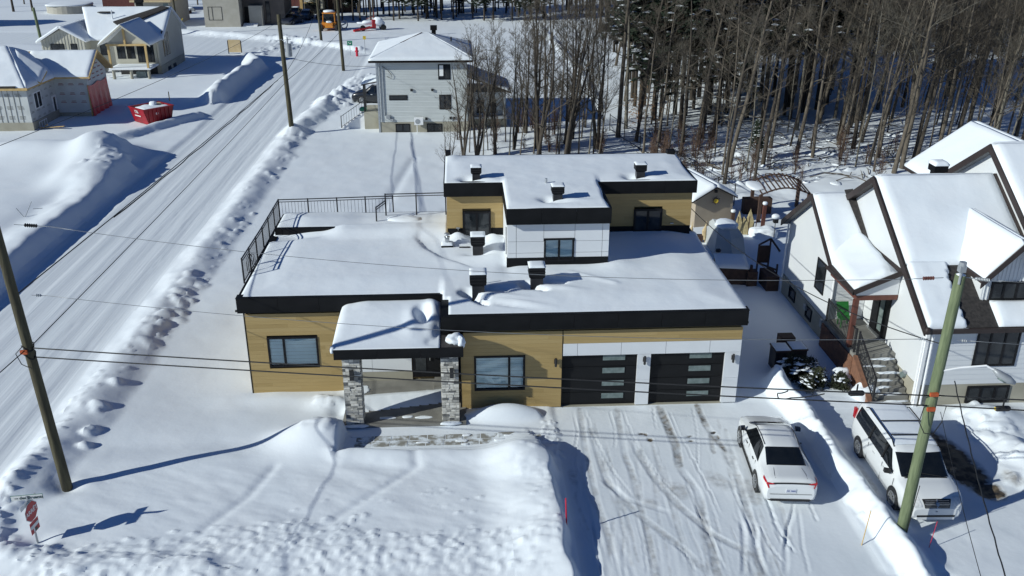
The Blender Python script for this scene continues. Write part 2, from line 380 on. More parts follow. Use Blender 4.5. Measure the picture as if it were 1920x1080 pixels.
# ------------------------------------------------------------------ noise and snow sheets
def _hash(ix, iy, seed):
    h = (ix.astype(np.int64)*374761393+iy.astype(np.int64)*668265263+seed*1442695041) & 0x7fffffff
    h = ((h ^ (h >> 13))*1274126177) & 0x7fffffff
    return ((h ^ (h >> 16)) & 0xffff)/65535.0
def vnoise(x, y, seed=0):
    ix = np.floor(x); iy = np.floor(y); fx = x-ix; fy = y-iy
    fx = fx*fx*(3-2*fx); fy = fy*fy*(3-2*fy)
    a = _hash(ix, iy, seed); b = _hash(ix+1, iy, seed); c = _hash(ix, iy+1, seed); d = _hash(ix+1, iy+1, seed)
    return (a*(1-fx)+b*fx)*(1-fy)+(c*(1-fx)+d*fx)*fy
def fbm(x, y, seed=0, octv=4, gain=0.5):
    s = 0; a = 1; t = 0
    for k in range(octv):
        s = s+a*vnoise(x*2**k+k*17.3, y*2**k-k*9.1, seed+k); t += a; a *= gain
    return s/t
def sstep(a, b, x):
    t = np.clip((x-a)/(b-a), 0, 1); return t*t*(3-2*t)

def snow_slab(name, A, B, Cc, D, t, parent, seed=0, nx=None, ny=None, edge=0.25, lumps=0.03, mat='roofsnow', fn=None, droop=0.0):
    """snow lying on the quad A B C D (counter-clockwise seen from above); thickness t along z"""
    A, B, Cc, D = (np.array(p, float) for p in (A, B, Cc, D))
    lu = max(np.linalg.norm(B-A), np.linalg.norm(Cc-D)); lv = max(np.linalg.norm(D-A), np.linalg.norm(Cc-B))
    nx = nx or int(min(60, max(6, lu/.22))); ny = ny or int(min(60, max(6, lv/.22)))
    u = np.linspace(0, 1, nx+1); v = np.linspace(0, 1, ny+1)
    U, Vv = np.meshgrid(u, v, indexing='ij')
    P = (A[None, None]*((1-U)*(1-Vv))[..., None]+B*((U)*(1-Vv))[..., None]+Cc*(U*Vv)[..., None]+D*((1-U)*Vv)[..., None])
    du = np.minimum(U, 1-U)*lu; dv = np.minimum(Vv, 1-Vv)*lv
    d = np.minimum(du, dv)
    prof = 0.45+0.55*np.sqrt(np.clip(1-(1-np.clip(d/edge, 0, 1))**2, 0, 1))
    X = P[..., 0]; Y = P[..., 1]
    h = t*prof+lumps*(fbm(X*.9+seed, Y*.9, seed, 3)-.5)*2*np.clip(d/edge, 0.3, 1)
    if fn is not None: h = h+fn(X, Y)
    T = P.copy(); T[..., 2] += np.maximum(h, 0.012)
    Bt = P.copy(); Bt[..., 2] += 0.004
    nV = (nx+1)*(ny+1)
    V = np.concatenate([T.reshape(-1, 3), Bt.reshape(-1, 3)])
    idx = np.arange(nV).reshape(nx+1, ny+1)
    top = np.stack([idx[:-1, :-1], idx[1:, :-1], idx[1:, 1:], idx[:-1, 1:]], -1).reshape(-1, 4)
    side = []
    for e in (idx[:, 0], idx[-1, :], idx[::-1, -1], idx[0, ::-1]):
        side.append(np.stack([e[:-1]+nV, e[1:]+nV, e[1:], e[:-1]], -1))
    return array_mesh(name, V, np.concatenate([top]+side), M[mat], parent)

def text_object(body, size, Mw, mat, parent, name='lettering', bold=0.0, xscale=1.0):
    cu_ = bpy.data.curves.new(name, 'FONT'); cu_.body = body; cu_.size = size; cu_.align_x = 'CENTER'; cu_.align_y = 'CENTER'
    cu_.extrude = 0.0015; cu_.offset = bold
    tmp = bpy.data.objects.new('tmp_text', cu_); C.objects.link(tmp)
    dg = bpy.context.evaluated_depsgraph_get()
    me = bpy.data.meshes.new_from_object(tmp.evaluated_get(dg)); bpy.data.objects.remove(tmp)
    n = len(me.vertices); co = np.zeros(n*3); me.vertices.foreach_get('co', co); co = co.reshape(-1, 3); co[:, 0] *= xscale
    Mw = np.array(Mw); W = co @ Mw[:3, :3].T + Mw[:3, 3]
    W = to_local(W, parent); me.vertices.foreach_set('co', np.asarray(W).ravel()); me.materials.clear(); me.update()
    me.name = name
    return link_mesh(name, me, mat, parent)
def face_matrix(o, u, n):
    """text plane: x along u, y up, facing n"""
    u = Vector(u).normalized(); n = Vector(n).normalized(); v = n.cross(u)
    return Matrix(((u.x, v.x, n.x, o[0]), (u.y, v.y, n.y, o[1]), (u.z, v.z, n.z, o[2]), (0, 0, 0, 1)))

# ------------------------------------------------------------------ terrain: one height function, cut into setting objects
def poly_dist(X, Y, pts):
    """signed distance (positive to the right of the walking direction) and position along the polyline 0..1"""
    best = np.full(X.shape, 1e9); sg = np.zeros(X.shape); al = np.zeros(X.shape)
    L = [0]
    for a, b in zip(pts[:-1], pts[1:]): L.append(L[-1]+math.hypot(b[0]-a[0], b[1]-a[1]))
    for i, (a, b) in enumerate(zip(pts[:-1], pts[1:])):
        dx, dy = b[0]-a[0], b[1]-a[1]; l2 = dx*dx+dy*dy
        t = np.clip(((X-a[0])*dx+(Y-a[1])*dy)/l2, 0, 1)
        ex = X-a[0]-t*dx; ey = Y-a[1]-t*dy; d = np.hypot(ex, ey)
        s = np.sign(ex*dy-ey*dx); m = d < best
        best = np.where(m, d, best); sg = np.where(m, s, sg); al = np.where(m, (L[i]+t*(L[i+1]-L[i]))/L[-1], al)
    return best*np.where(sg == 0, 1, sg), al
def ridge(X, Y, pts, h, wl, wr, seed=1, wob=0.25, hvar=0.35, pw=1.0, sc=0.7):
    """snow ridge: height h, foot widths wl to the left and wr to the right of the polyline"""
    x0 = min(p[0] for p in pts)-wl-wr-2; x1 = max(p[0] for p in pts)+wl+wr+2
    y0 = min(p[1] for p in pts)-wl-wr-2; y1 = max(p[1] for p in pts)+wl+wr+2
    out = np.zeros(X.shape); m = (X > x0) & (X < x1) & (Y > y0) & (Y < y1)
    x = X[m]; y = Y[m]
    d, al = poly_dist(x, y, pts)
    d = d+(fbm(x*sc, y*sc, seed, 4)-.5)*2*wob
    f = np.where(d < 0, sstep(1, 0, -d/wl)**pw, sstep(1, 0, d/wr))
    hh = h*(1+(fbm(x*.45+3, y*.45, seed+9, 3)-.5)*2*hvar)
    out[m] = f*hh
    return out
def hump(X, Y, c, r, h, rot=0, pw=2.0):
    cs, sn = math.cos(rot), math.sin(rot); dx = X-c[0]; dy = Y-c[1]
    a = (dx*cs+dy*sn)/r[0]; b = (-dx*sn+dy*cs)/r[1]
    return h*np.exp(-((a*a+b*b)**(pw/2)))
ROAD_L = [(-25.6, -70), (-25.6, 14), (-25.5, 30), (-25.1, 45), (-25.3, 60), (-24.7, 76), (-24.6, 79)]
ROAD_R = [(-18.7, -70), (-18.75, 1), (-18.6, 14), (-18.4, 30), (-18.2, 45), (-16.2, 60), (-14.6, 70), (-14.4, 79)]
def interp(pts, y): return np.interp(y, [p[1] for p in pts], [p[0] for p in pts])
CROSS_S = [(-300, 100), (-60, 96), (-38, 86.5), (-30, 84), (-24.6, 79)]
CROSS_N = [(-300, 114), (-64, 108), (-46, 106), (-33, 100), (-25, 95), (-19, 91), (-14.4, 86)]
def road_mask(X, Y):
    """signed: > 0 inside, in metres"""
    l = interp(ROAD_L, Y); r = interp(ROAD_R, Y)
    a = np.minimum(np.minimum(X-l, r-X), 84-Y)
    ys = np.interp(X, [p[0] for p in CROSS_S], [p[1] for p in CROSS_S]); yn = np.interp(X, [p[0] for p in CROSS_N], [p[1] for p in CROSS_N])
    b = np.minimum(np.minimum(Y-ys, yn-Y), -14.4-X)
    c = np.minimum(-9.6-Y, Y+17)                       # the street in front, below the frame
    return np.maximum(np.maximum(a, b), c)
def drive_mask(X, Y):
    r = np.interp(Y, [-10, -6.8, -4.5, -1, 1], [8.15, 8.2, 8.3, 8.2, 7.6])
    return np.minimum(np.minimum(X+0.4, r-X), 0.2-Y)
def drive2_mask(X, Y):
    l = np.interp(Y, [-10, -7, -4.5, -1, 1], [9.95, 9.7, 9.35, 9.3, 9.5])
    return np.minimum(np.minimum(X-l, 14.3-X), -0.7-Y)
FWD = np.array([1.0])
RIDGES = [
    # name, points, h, wl, wr, seed, wob, hvar
    ('verge', [(-17.75, -4.5), (-17.6, 2), (-17.5, 10), (-17.3, 20), (-17.2, 32), (-17.1, 44)], .33, 1.15, 1.5, 3, .22, .45),
    ('verge', [(-17.0, 44), (-16.2, 52), (-15.0, 60)], .55, 1.6, 1.6, 5, .4, .6),
    ('corner', [(-17.9, -3.5), (-18.1, -5.5), (-17.2, -7.4), (-15, -8.3), (-11, -8.5)], .17, .9, .7, 6, .2, .4),
    ('left_bank', [(-26.7, -20), (-26.6, 10), (-26.65, 20), (-26.5, 29), (-26.6, 33)], .74, 2.6, .95, 11, .22, .18),
    ('far_bank', [(-26.3, 57.5), (-26.5, 62), (-26.2, 70), (-25.9, 75.5), (-27.5, 79.5)], 1.25, 2.2, 1.2, 13, .25, .2),
    ('drive_edge', [(-30.5, 42.5), (-28.5, 46), (-26.2, 50.8)], .5, 1.3, .8, 15, .2, .3),
    ('north_bank', [(-60, 110), (-46, 107.5), (-33, 101.6), (-25, 96.5), (-20, 93), (-16, 89)], .5, 1.2, .9, 17, .35, .5),
    ('path_edge', [(-7.5, -3.0), (-4.5, -3.25), (-2.2, -3.35)], .18, .35, .9, 21, .15, .4),
    ('drive_bank', [(-1.05, -3.4), (-.85, -4.6), (-.78, -6), (-.70, -9.6)], .44, .34, 2.4, 23, .30, .3),
    ('middle_bank', [(8.35, .9), (8.6, -.6), (8.75, -2.8), (8.75, -5.0), (8.85, -7.2), (9.0, -10)], .62, .60, .70, 27, .20, .3),
]
# flip so that "right" of the walking direction is where the steep or shaded face is (see wl/wr above)
CLODS = []
def clod_band(n, pts, w, r, h, seed):
    rg = random.Random(seed)
    for _ in range(n):
        i = rg.randrange(len(pts)-1); t = rg.random(); a, b = pts[i], pts[i+1]
        x = a[0]+(b[0]-a[0])*t+rg.uniform(-w, w); y = a[1]+(b[1]-a[1])*t+rg.uniform(-w, w)
        CLODS.append((x, y, rg.uniform(*r), rg.uniform(*h), rg.uniform(0, PI), rg.uniform(.6, 1.6)))
clod_band(26, [(-16.6, 13.5), (-16.7, 9), (-17.0, 5.5)], .5, (.18, .42), (.06, .15), 1)
clod_band(14, [(-16.9, 12), (-17.2, 6)], .5, (.10, .2), (.05, .10), 201)
clod_band(120, [(-16.9, 44), (-16.8, 20), (-17.0, 3)], .8, (.05, .12), (.02, .06), 101)
clod_band(5, [(-16.9, 3), (-16.7, -1), (-17.0, -3.4)], .35, (.18, .34), (.08, .17), 2)
clod_band(60, [(-17.9, 3), (-18.0, -4)], .35, (.04, .12), (.02, .06), 102)
clod_band(12, [(-16.6, 18), (-16.4, 24)], .4, (.12, .3), (.05, .12), 3)
clod_band(20, [(-16.4, 30), (-16.3, 38), (-16.4, 44)], .45, (.2, .45), (.05, .13), 31)
clod_band(620, [(-14.5, -8.4), (-8, -7.9), (-1.8, -8.2)], .8, (.03, .10), (.01, .055), 4)
clod_band(260, [(-16, -8.4), (-11, -7.3), (-7, -7.0)], .6, (.03, .11), (.01, .06), 44)
clod_band(90, [(-18.3, -4), (-17.6, -7.2), (-14, -8.4)], .5, (.06, .2), (.03, .11), 145)
clod_band(30, [(-9, -5.6), (-5, -5.2), (-3, -6.6)], .6, (.03, .08), (.01, .04), 5)
clod_band(110, [(8.7, .5), (8.75, -5), (8.9, -9.5)], .4, (.04, .16), (.015, .05), 6)
clod_band(80, [(-1.5, -3.8), (-1.3, -6), (-1.3, -9)], .5, (.04, .12), (.01, .035), 7)
clod_band(22, [(-9.1, 1.2), (-8.4, .7)], .3, (.05, .16), (.03, .08), 208)
clod_band(26, [(-9.2, -1.4), (-8.3, -2.0)], .45, (.06, .2), (.02, .06), 8)
clod_band(260, [(-15.5, 56), (-13.5, 62), (-13.2, 70)], 1.5, (.2, .55), (.1, .3), 9)
clod_band(240, [(-28.0, 88), (-24, 98), (-30, 101)], 2.6, (.15, .42), (.08, .24), 10)
clod_band(30, [(-27.3, 31), (-28, 37)], 1.2, (.1, .3), (.05, .15), 12)
clod_band(60, [(14.8, -1), (15, -4), (14.6, -7)], .8, (.1, .35), (.04, .16), 13)
clod_band(50, [(-.6, -1.2), (-.5, -3.2)], .25, (.05, .09), (.02, .04), 14)
TRACKS = []      # (points, width, depth, dirt)
def px_track(pts, off, scale, w, dep, dirt):
    """driveway tracks measured on the photograph and laid on the ground plane z = 0"""
    out = []
    for x, y in pts:
        px, py = off[0]+x/scale, off[1]+y/scale
        d = cf+cr*((px-960)/1721.7)-cu*((py-540)/1721.7)
        t = -17.391/d.z; out.append((-3.53+d.x*t, -29.605+d.y*t))
    TRACKS.append((out, w, dep, dirt))
for pts, w, dep, dirt in (
    ([(235, 75), (262, 210), (245, 400), (330, 660), (400, 1000), (430, 1180)], .05, .04, 0),
    ([(275, 80), (310, 300), (385, 640), (450, 860), (500, 1080)], .20, .018, .36),
    ([(500, 80), (535, 300), (610, 560), (690, 860), (740, 1080)], .20, .018, .40),
    ([(455, 75), (490, 210), (480, 330)], .05, .04, 0),
    ([(750, 70), (800, 180), (850, 300), (870, 420)], .26, .022, .85),
    ([(870, 420), (970, 560), (1030, 780), (1100, 1080)], .25, .022, .45),
    ([(975, 60), (1020, 160), (1090, 260), (1150, 330)], .22, .022, .85),
    ([(1060, 230), (1070, 340)], .16, .02, .45),
    ([(1150, 330), (1220, 500), (1300, 760), (1360, 1080)], .24, .03, .40),
    ([(345, 200), (430, 480), (600, 690), (820, 850), (1020, 1040)], .22, .022, .34),
    ([(560, 220), (700, 470), (870, 660), (1080, 830), (1330, 960)], .22, .022, .36),
    ([(400, 480), (560, 620), (830, 700)], .2, .03, .15),
    ([(800, 80), (870, 240), (985, 440), (1120, 720)], .05, .04, 0),
    ([(940, 60), (975, 200), (980, 450)], .05, .04, 0),
    ([(525, 70), (590, 240), (740, 480), (900, 640)], .05, .035, 0),
    ([(300, 70), (345, 210), (480, 460), (640, 660)], .05, .035, 0),
    ([(710, 70), (740, 220)], .05, .035, 0),
    ([(1150, 480), (1250, 690), (1330, 900)], .06, .03, 0),
    ([(900, 480), (960, 650), (1040, 800), (1160, 1080)], .06, .03, 0),
    ([(610, 700), (660, 900), (690, 1080)], .06, .03, 0),
    ([(720, 800), (900, 940), (980, 1060)], .06, .03, 0),
    ([(350, 760), (370, 900), (410, 1080)], .06, .03, 0),
    ([(1380, 600), (1440, 780), (1490, 900)], .07, .035, 0),
    ([(1340, 760), (1400, 880), (1500, 1010)], .07, .035, 0),
    ([(1560, 650), (1515, 800), (1500, 1080)], .14, .025, 0),
    ([(1570, 650), (1590, 800), (1620, 960), (1640, 1080)], .10, .022, 0),
    ([(1240, 740), (1260, 900), (1245, 1080)], .14, .03, 0),
    ([(1320, 740), (1330, 900), (1390, 1080)], .14, .03, .2),
): px_track(pts, (1000, 740), 3.176, w, dep, dirt)
for pts, w, dep, dirt in (
    ([(330, 640), (430, 900), (560, 1080)], .09, .05, 0), ([(1570, 760), (1720, 930)], .15, .0, 0),
    ([(700, 860), (600, 640)], .07, .04, 0), ([(540, 700), (490, 900), (480, 1060)], .07, .04, 0)): px_track(pts, (1340, 740), 3.6, w, dep, dirt)
_rt = random.Random(88)
for _ in range(52):
    x0, y0 = _rt.uniform(1075, 1440), _rt.uniform(775, 1010); L_ = _rt.uniform(70, 260); s_ = _rt.uniform(.12, .42)+(x0-1250)*.0004
    bend = _rt.uniform(-12, 12)
    px_track([(x0, y0), (x0+s_*L_*.5+bend, y0+L_*.5), (x0+s_*L_, y0+L_)], (0, 0), 1.0, _rt.uniform(.04, .16), _rt.uniform(.004, .012), _rt.choice((0, .12, .2, .28)))
for x0, w_, d_ in ((-19.5, .16, .020), (-20.0, .10, .016), (-20.9, .2, .014), (-22.3, .2, .018), (-23.6, .2, .014), (-19.2, .08, .02), (-24.6, .12, .016)):
    ph = _rt.uniform(0, 6); TRACKS.append(([(x0+.16*math.sin(y*.09+ph)+.05*math.sin(y*.31), y) for y in range(-9, 76, 5)], w_, d_, 0.0))
STAINS = [((.05, .02), 0, 0)]
SPOTS = [  # x, y, rx, ry, rot, amount
    (12.85, -4.1, .62, 1.9, .10, 2.6), (13.15, -5.9, .45, .5, 0, 2.2), (14.2, -5.4, .28, .42, .2, .62), (12.15, -2.7, .45, .35, 0, .7),
    (5.35, -3.6, .25, 1.0, 0, .33), (5.5, -5.6, .3, .8, 0, .42), (3.2, -5.4, .35, .5, .3, .42), (1.0, -4.9, .16, .4, .15, .45), (-.1, -4.5, .14, .5, .1, .4), (2.15, -6.0, .35, .3, 0, .33),
    (2.62, -1.95, .10, .06, 0, 1.6), (2.78, -2.0, .06, .09, .5, 1.6), (2.86, -2.35, .10, .12, .3, 1.6), (4.3, -2.2, .12, .05, .4, 1.5), (4.28, -2.5, .10, .05, .2, 1.5), (5.2, -2.0, .10, .07, .2, 1.7), (5.3, -2.3, .05, .16, .1, 1.2), (4.6, -4.9, .35, .6, .4, .40), (9.5, -5.3, .12, 1.4, -.05, .42), (11.9, -.95, 1.0, .25, 0, .38), (16, -1.2, .9, .3, 0, .35),
    (-4.9, -2.25, 2.6, .30, 0, .16)]
def height(X, Y):
    Z = 0.02+0.05*(fbm(X*.18, Y*.18, 31, 3)-.5)*2+0.025*(fbm(X*.8, Y*.8, 37, 3)-.5)*2
    # front lawn snow is deep, falling toward the house's west wing
    lawn = sstep(-19, -16, X)*sstep(-.2, -1.0, X)*sstep(-10, -7.6, Y)*sstep(-1.7, -3.2, Y)
    Z += .16*lawn
    yard = sstep(-17.5, -13, X)*sstep(-7.2, -8.6, X)*sstep(-1.5, 1.5, Y)*sstep(13, 8, Y)
    Z -= .22*yard
    # street-side slope at the bottom of the lawn
    Z -= .10*sstep(-7.6, -9.2, Y)*sstep(-.5, -1.5, X)
    # land west of the road: higher, with drifts
    west = sstep(-26.3, -30, X)*sstep(43, 36, Y)
    Z += west*(.45+.35*(fbm(X*.12, Y*.12, 41, 2)-.5)*2)
    Z += hump(X, Y, (-33.5, 37), (6.5, 2.6), .95, -.25)
    Z += hump(X, Y, (-28.3, 30.5), (1.9, 2.9), .85, 0, 2.6)+hump(X, Y, (-28.9, 36.0), (1.9, 3.1), 1.15, .1, 2.6)
    # woods floor: lumpy
    wd = sstep(8, 13, X)*sstep(20, 26, Y)+sstep(-6, -2, X)*sstep(60, 30, Y)*sstep(24, 28, Y)*(X < 9)
    wd = np.clip(wd, 0, 1)
    Z += wd*(.40*(fbm(X*.35, Y*.35, 51, 4)-.45)+.13*(fbm(X*1.1, Y*1.1, 53, 3)-.5))
    Z += ridge(X, Y, [(8.4, 110), (9.6, 80), (9.4, 62), (9.0, 52)], .30, .9, .9, 55, .3, .4)
    # driven surfaces
    rm = road_mask(X, Y); k = sstep(-.35, .35, rm)
    crown = -.10+.02*(fbm(X*.5, Y*.05, 61, 3)-.5)
    rows = .012*np.sin(X*5.3+.2*np.sin(Y*.05))*(X < -17)+.018*(fbm(X*5, Y*.12, 63, 3)-.5)
    Z = Z*(1-k)+k*(crown+rows)
    dm = sstep(-.12, .2, drive_mask(X, Y)); Z = Z*(1-dm)+dm*(-.03+.015*(fbm(X*2, Y*1.1, 65, 4)-.5))
    d2 = sstep(-.12, .3, drive2_mask(X, Y)); Z = Z*(1-d2)+d2*(-.03+.03*(fbm(X*2, Y*1.5, 66, 4)-.5))
    walk = sstep(-8.1, -7.8, X)*sstep(-.3, -.5, X)*sstep(-2.75, -2.6, Y)*sstep(-.5, -1.1, Y)
    Z = Z*(1-walk)+walk*(0.01+.012*(fbm(X*1.5, Y*1.5, 67, 3)-.5))
    RZ = []
    for nm, pts, h, wl, wr, sd, wob, hv in RIDGES:
        if nm == 'drive_bank': pts = pts[::-1]; wl, wr = wr, wl
        if nm == 'middle_bank': pts = pts[::-1]
        if nm == 'corner': wl, wr = wr, wl
        r = ridge(X, Y, pts, h, wl, wr, sd, wob, hv)
        RZ.append((nm, r)); Z = Z+r
    # the big heaps: steep toward the sun's far side
    def heap(c, r, h, cliff_x, seed):
        a = hump(X, Y, c, r, h, 0, 2.4)
        cx = cliff_x+.25*(fbm(Y*1.3+seed, Y*.3, seed, 3)-.5)*2
        return a*sstep(cx+.10, cx-.05, X+.10*(fbm(Y*4, Y*1.0, seed+4, 2)-.5))
    hp = heap((-8.6, -1.95), (1.5, .95), .84, -7.85, 3)
    hd = heap((-1.7, -4.0), (1.15, .85), .26, -.65, 7)
    Z += hp+hd
    RZ.append(('porch_heap', hp)); RZ.append(('drive_bank', hd))
    Z += hump(X, Y, (-2.1, -.55), (1.25, .42), .42, 0, 3)*sstep(-.75, -1.0, X-.1*np.sin(Y*6))
    Z += hump(X, Y, (-6.5, 0), (30, .01), 0)
    Z += hump(X, Y, (15.6, -1.8), (1.0, .8), .45)+hump(X, Y, (15.2, -4.4), (.6, 1.4), .35)
    Z += hump(X, Y, (8.3, 1.2), (.8, .8), .35)+hump(X, Y, (-8.7, .95), (.75, .55), .26)-hump(X, Y, (-8.25, .25), (.3, .4), .16)+hump(X, Y, (-10.6, 1.5), (1.6, .5), .10)
    rough = sstep(-10.2, -8.8, Y)*sstep(-6.8, -7.9, Y)*sstep(-17, -15, X)*sstep(-.9, -1.8, X)
    Z += rough*(.06*(fbm(X*3.6+Y, Y*3.2, 71, 4)-.5)+.10*np.clip(fbm(X*5.5, Y*5.5, 73, 3)-.5, 0, 1))
    wind = sstep(-17, -15, X)*sstep(-.9, -1.8, X)*sstep(-3, -4, Y)*sstep(-8, -7, Y)
    Z += wind*.035*(fbm(X*.9+Y*1.6, Y*.6-X*.35, 75, 4)-.5)*2
    # footpath trodden through the field beside the house, and the plough line behind
    d, _ = poly_dist(X, Y, [(-9.2, 12.5), (-9.0, 16), (-8.7, 22), (-7.9, 28), (-7.0, 36)])
    Z -= .07*np.exp(-(d/.35)**2)*(Y > 12)
    d, _ = poly_dist(X, Y, [(-6.9, 13), (-6.7, 16), (-5, 20), (-4.5, 24)])
    Z -= .05*np.exp(-(d/.3)**2)*(Y > 12)
    for p in ([(-12.2, -8.2), (-10.4, -5.2), (-9.9, -3.6)], [(-8.4, -7.4), (-6.0, -4.8), (-5.2, -3.9), (-5.3, -3.2)]):
        d, _ = poly_dist(X, Y, p); Z -= .045*np.exp(-(d/.16)**2)
    D = np.zeros(X.shape)
    for pts, w, dep, dirt in TRACKS:
        x0, x1 = min(p[0] for p in pts)-.5, max(p[0] for p in pts)+.5; y0, y1 = min(p[1] for p in pts)-.5, max(p[1] for p in pts)+.5
        m = (X > x0) & (X < x1) & (Y > y0) & (Y < y1)
        if not m.any(): continue
        x = X[m]; y = Y[m]; d, al = poly_dist(x, y, pts)
        ad = np.abs(d+(vnoise(x*1.2, y*1.2, 5)-.5)*.06)
        z = -dep*.8*sstep(w*.62, w*.42, ad)+dep*.30*np.exp(-((ad-w*.66)/.045)**2)
        Z[m] += z*(.25+1.1*fbm(x*.5, y*.5, 81, 2))*sstep(0, .12, al)*sstep(1, .88, al)
        D[m] = np.maximum(D[m], dirt*sstep(w*.75, w*.3, ad)*sstep(.2, .52, fbm(x*1.3, y*.8, 83, 3)))
    for x_, y_, rx, ry, rt, am in SPOTS:
        s = hump(X, Y, (x_, y_), (rx, ry), am, rt, 4)
        D = np.maximum(D, s); Z -= .03*sstep(.3, .8, s)
    D = D*(Z < .25)
    CZ = np.zeros(X.shape)
    for (x_, y_, r, h, rt, asp) in CLODS:
        R_ = r*2.2; m = (np.abs(X-x_) < R_) & (np.abs(Y-y_) < R_)
        if not m.any(): continue
        x = X[m]-x_; y = Y[m]-y_; cs, sn = math.cos(rt), math.sin(rt)
        a = (x*cs+y*sn)/(r*asp); b = (-x*sn+y*cs)/r
        q = np.maximum(np.abs(a)*.9+.25*np.abs(b), np.abs(b)*.9+.2*np.abs(a))
        CZ[m] = np.maximum(CZ[m], h*sstep(1.15, .35 if r > .13 else .6, q+(vnoise(X[m]*5/(r*4+.4), Y[m]*5/(r*4+.4), 3)-.5)*.55)*(1+.5*a/1.0*0))
    Z += CZ
    # scour around the two nearest poles and the sign post
    for x_, y_ in ((-16.26, -4.4), (9.17, -8.18), (-16.1, -7.08)):
        Z -= hump(X, Y, (x_+.05, y_-.1), (.35, .3), .14)
    return Z, D, RZ, rm
def axis(parts):
    out = [parts[0][0]]
    for a, b, st in parts:
        n = max(1, int(round((b-a)/st))); out += list(np.linspace(a, b, n+1)[1:])
    return np.array(out)
GX = axis([(-900, -300, 60), (-300, -110, 12), (-110, -60, 1.6), (-60, -38, .7), (-38, -29, .34), (-29, -25.6, .17), (-25.6, -18.9, .11), (-18.9, -10, .10), (-10, -1, .085), (-1, 9.6, .05), (9.6, 15, .085), (15, 19, .15), (19, 42, .4), (42, 90, 1.2), (90, 200, 8), (200, 900, 70)])
GY = axis([(-300, -60, 40), (-60, -20, 4), (-20, -10.5, .6), (-10.5, -.2, .055), (-.2, 4, .10), (4, 16, .14), (16, 34, .2), (34, 64, .3), (64, 112, .5), (112, 170, 2), (170, 400, 20), (400, 1500, 100)])
XX, YY = np.meshgrid(GX, GY, indexing='ij')
ZZ, DD, RZ, RM = height(XX, YY)
def ground_at(x, y):
    i = int(np.clip(np.searchsorted(GX, x), 1, len(GX)-1)); j = int(np.clip(np.searchsorted(GY, y), 1, len(GY)-1))
    fx = (x-GX[i-1])/(GX[i]-GX[i-1]); fy = (y-GY[j-1])/(GY[j]-GY[j-1])
    return float((ZZ[i-1, j-1]*(1-fx)+ZZ[i, j-1]*fx)*(1-fy)+(ZZ[i-1, j]*(1-fx)+ZZ[i, j]*fx)*fy)
idx = np.arange(XX.size).reshape(XX.shape)
QF = np.stack([idx[:-1, :-1], idx[1:, :-1], idx[1:, 1:], idx[:-1, 1:]], -1).reshape(-1, 4)
def cen(A): return ((A[:-1, :-1]+A[1:, :-1]+A[1:, 1:]+A[:-1, 1:])/4).reshape(-1)
cls = np.zeros(len(QF), int)
names = ['snow_ground', 'road', 'driveway', 'neighbour_driveway', 'forest_floor', 'roadside_snow_bank', 'left_snow_bank', 'driveway_snow_bank', 'middle_snow_bank', 'porch_snow_heap', 'far_snow_bank']
cx_, cy_ = cen(XX), cen(YY)
cls[(cx_ > 8) & (cy_ > 24)] = 4
cls[cen(RM) > 0] = 1
cls[cen(drive_mask(XX, YY)) > 0] = 2
cls[cen(drive2_mask(XX, YY)) > 0] = 3
mp_ = {'verge': 5, 'corner': 5, 'left_bank': 6, 'drive_bank': 7, 'middle_bank': 8, 'porch_heap': 9, 'far_bank': 10, 'north_bank': 10}
acc = {}
for nm, r in RZ:
    if nm in mp_: acc[mp_[nm]] = np.maximum(acc.get(mp_[nm], 0), r)
for k_, r in acc.items(): cls[cen(r) > .13] = k_
VALL = np.stack([XX.ravel(), YY.ravel(), ZZ.ravel()], 1); DALL = DD.ravel()
gmat = {1: 'roadsnow', 2: 'packed', 3: 'packed'}
for k_, nm in enumerate(names):
    f = QF[cls == k_]
    if not len(f): continue
    u_, inv = np.unique(f.ravel(), return_inverse=True)
    o = array_mesh(nm, VALL[u_], inv.reshape(-1, 4), M[gmat.get(k_, 'ground')], None, True, True, DALL[u_])
    o['kind'] = 'structure'
    if nm != 'road': pass

# ------------------------------------------------------------------ the flat-roofed wooden house
H = thing('modern_house', 'large flat-roofed house with honey wood siding, black parapets and two black garage doors', 'house', (0, 0, 0))
S = Fr((0, 0, 0), (1, 0, 0), (0, -1, 0))                 # front plane of the garage wing; u = x
def front(y): return Fr((0, y, 0), (1, 0, 0), (0, -1, 0))
m = MB()
m.box((-11.70, 2.10, -.6), (-8.14, 11.6, 3.6)); m.box((-8.14, 2.30, -.6), (-3.8, 11.6, 3.6)); m.box((-3.72, .14, -.6), (-.02, 11.6, 3.6))
m.box((-.02, .62, -.6), (6.50, 11.6, 3.6))
m.build('wall', M['woodback'], H)
m = MB(); m.box((-4.12, 7.86, 3.61), (6.24, 11.6, 5.95)); m.box((-1.7, 4.30, 3.61), (2.14, 7.84, 5.95)); m.build('wall', M['woodback'], H)
MB().box((-11.72, 1.99, 2.9), (-11.70, 2.08, 2.91)).build('corner_trim', M['black'], H)

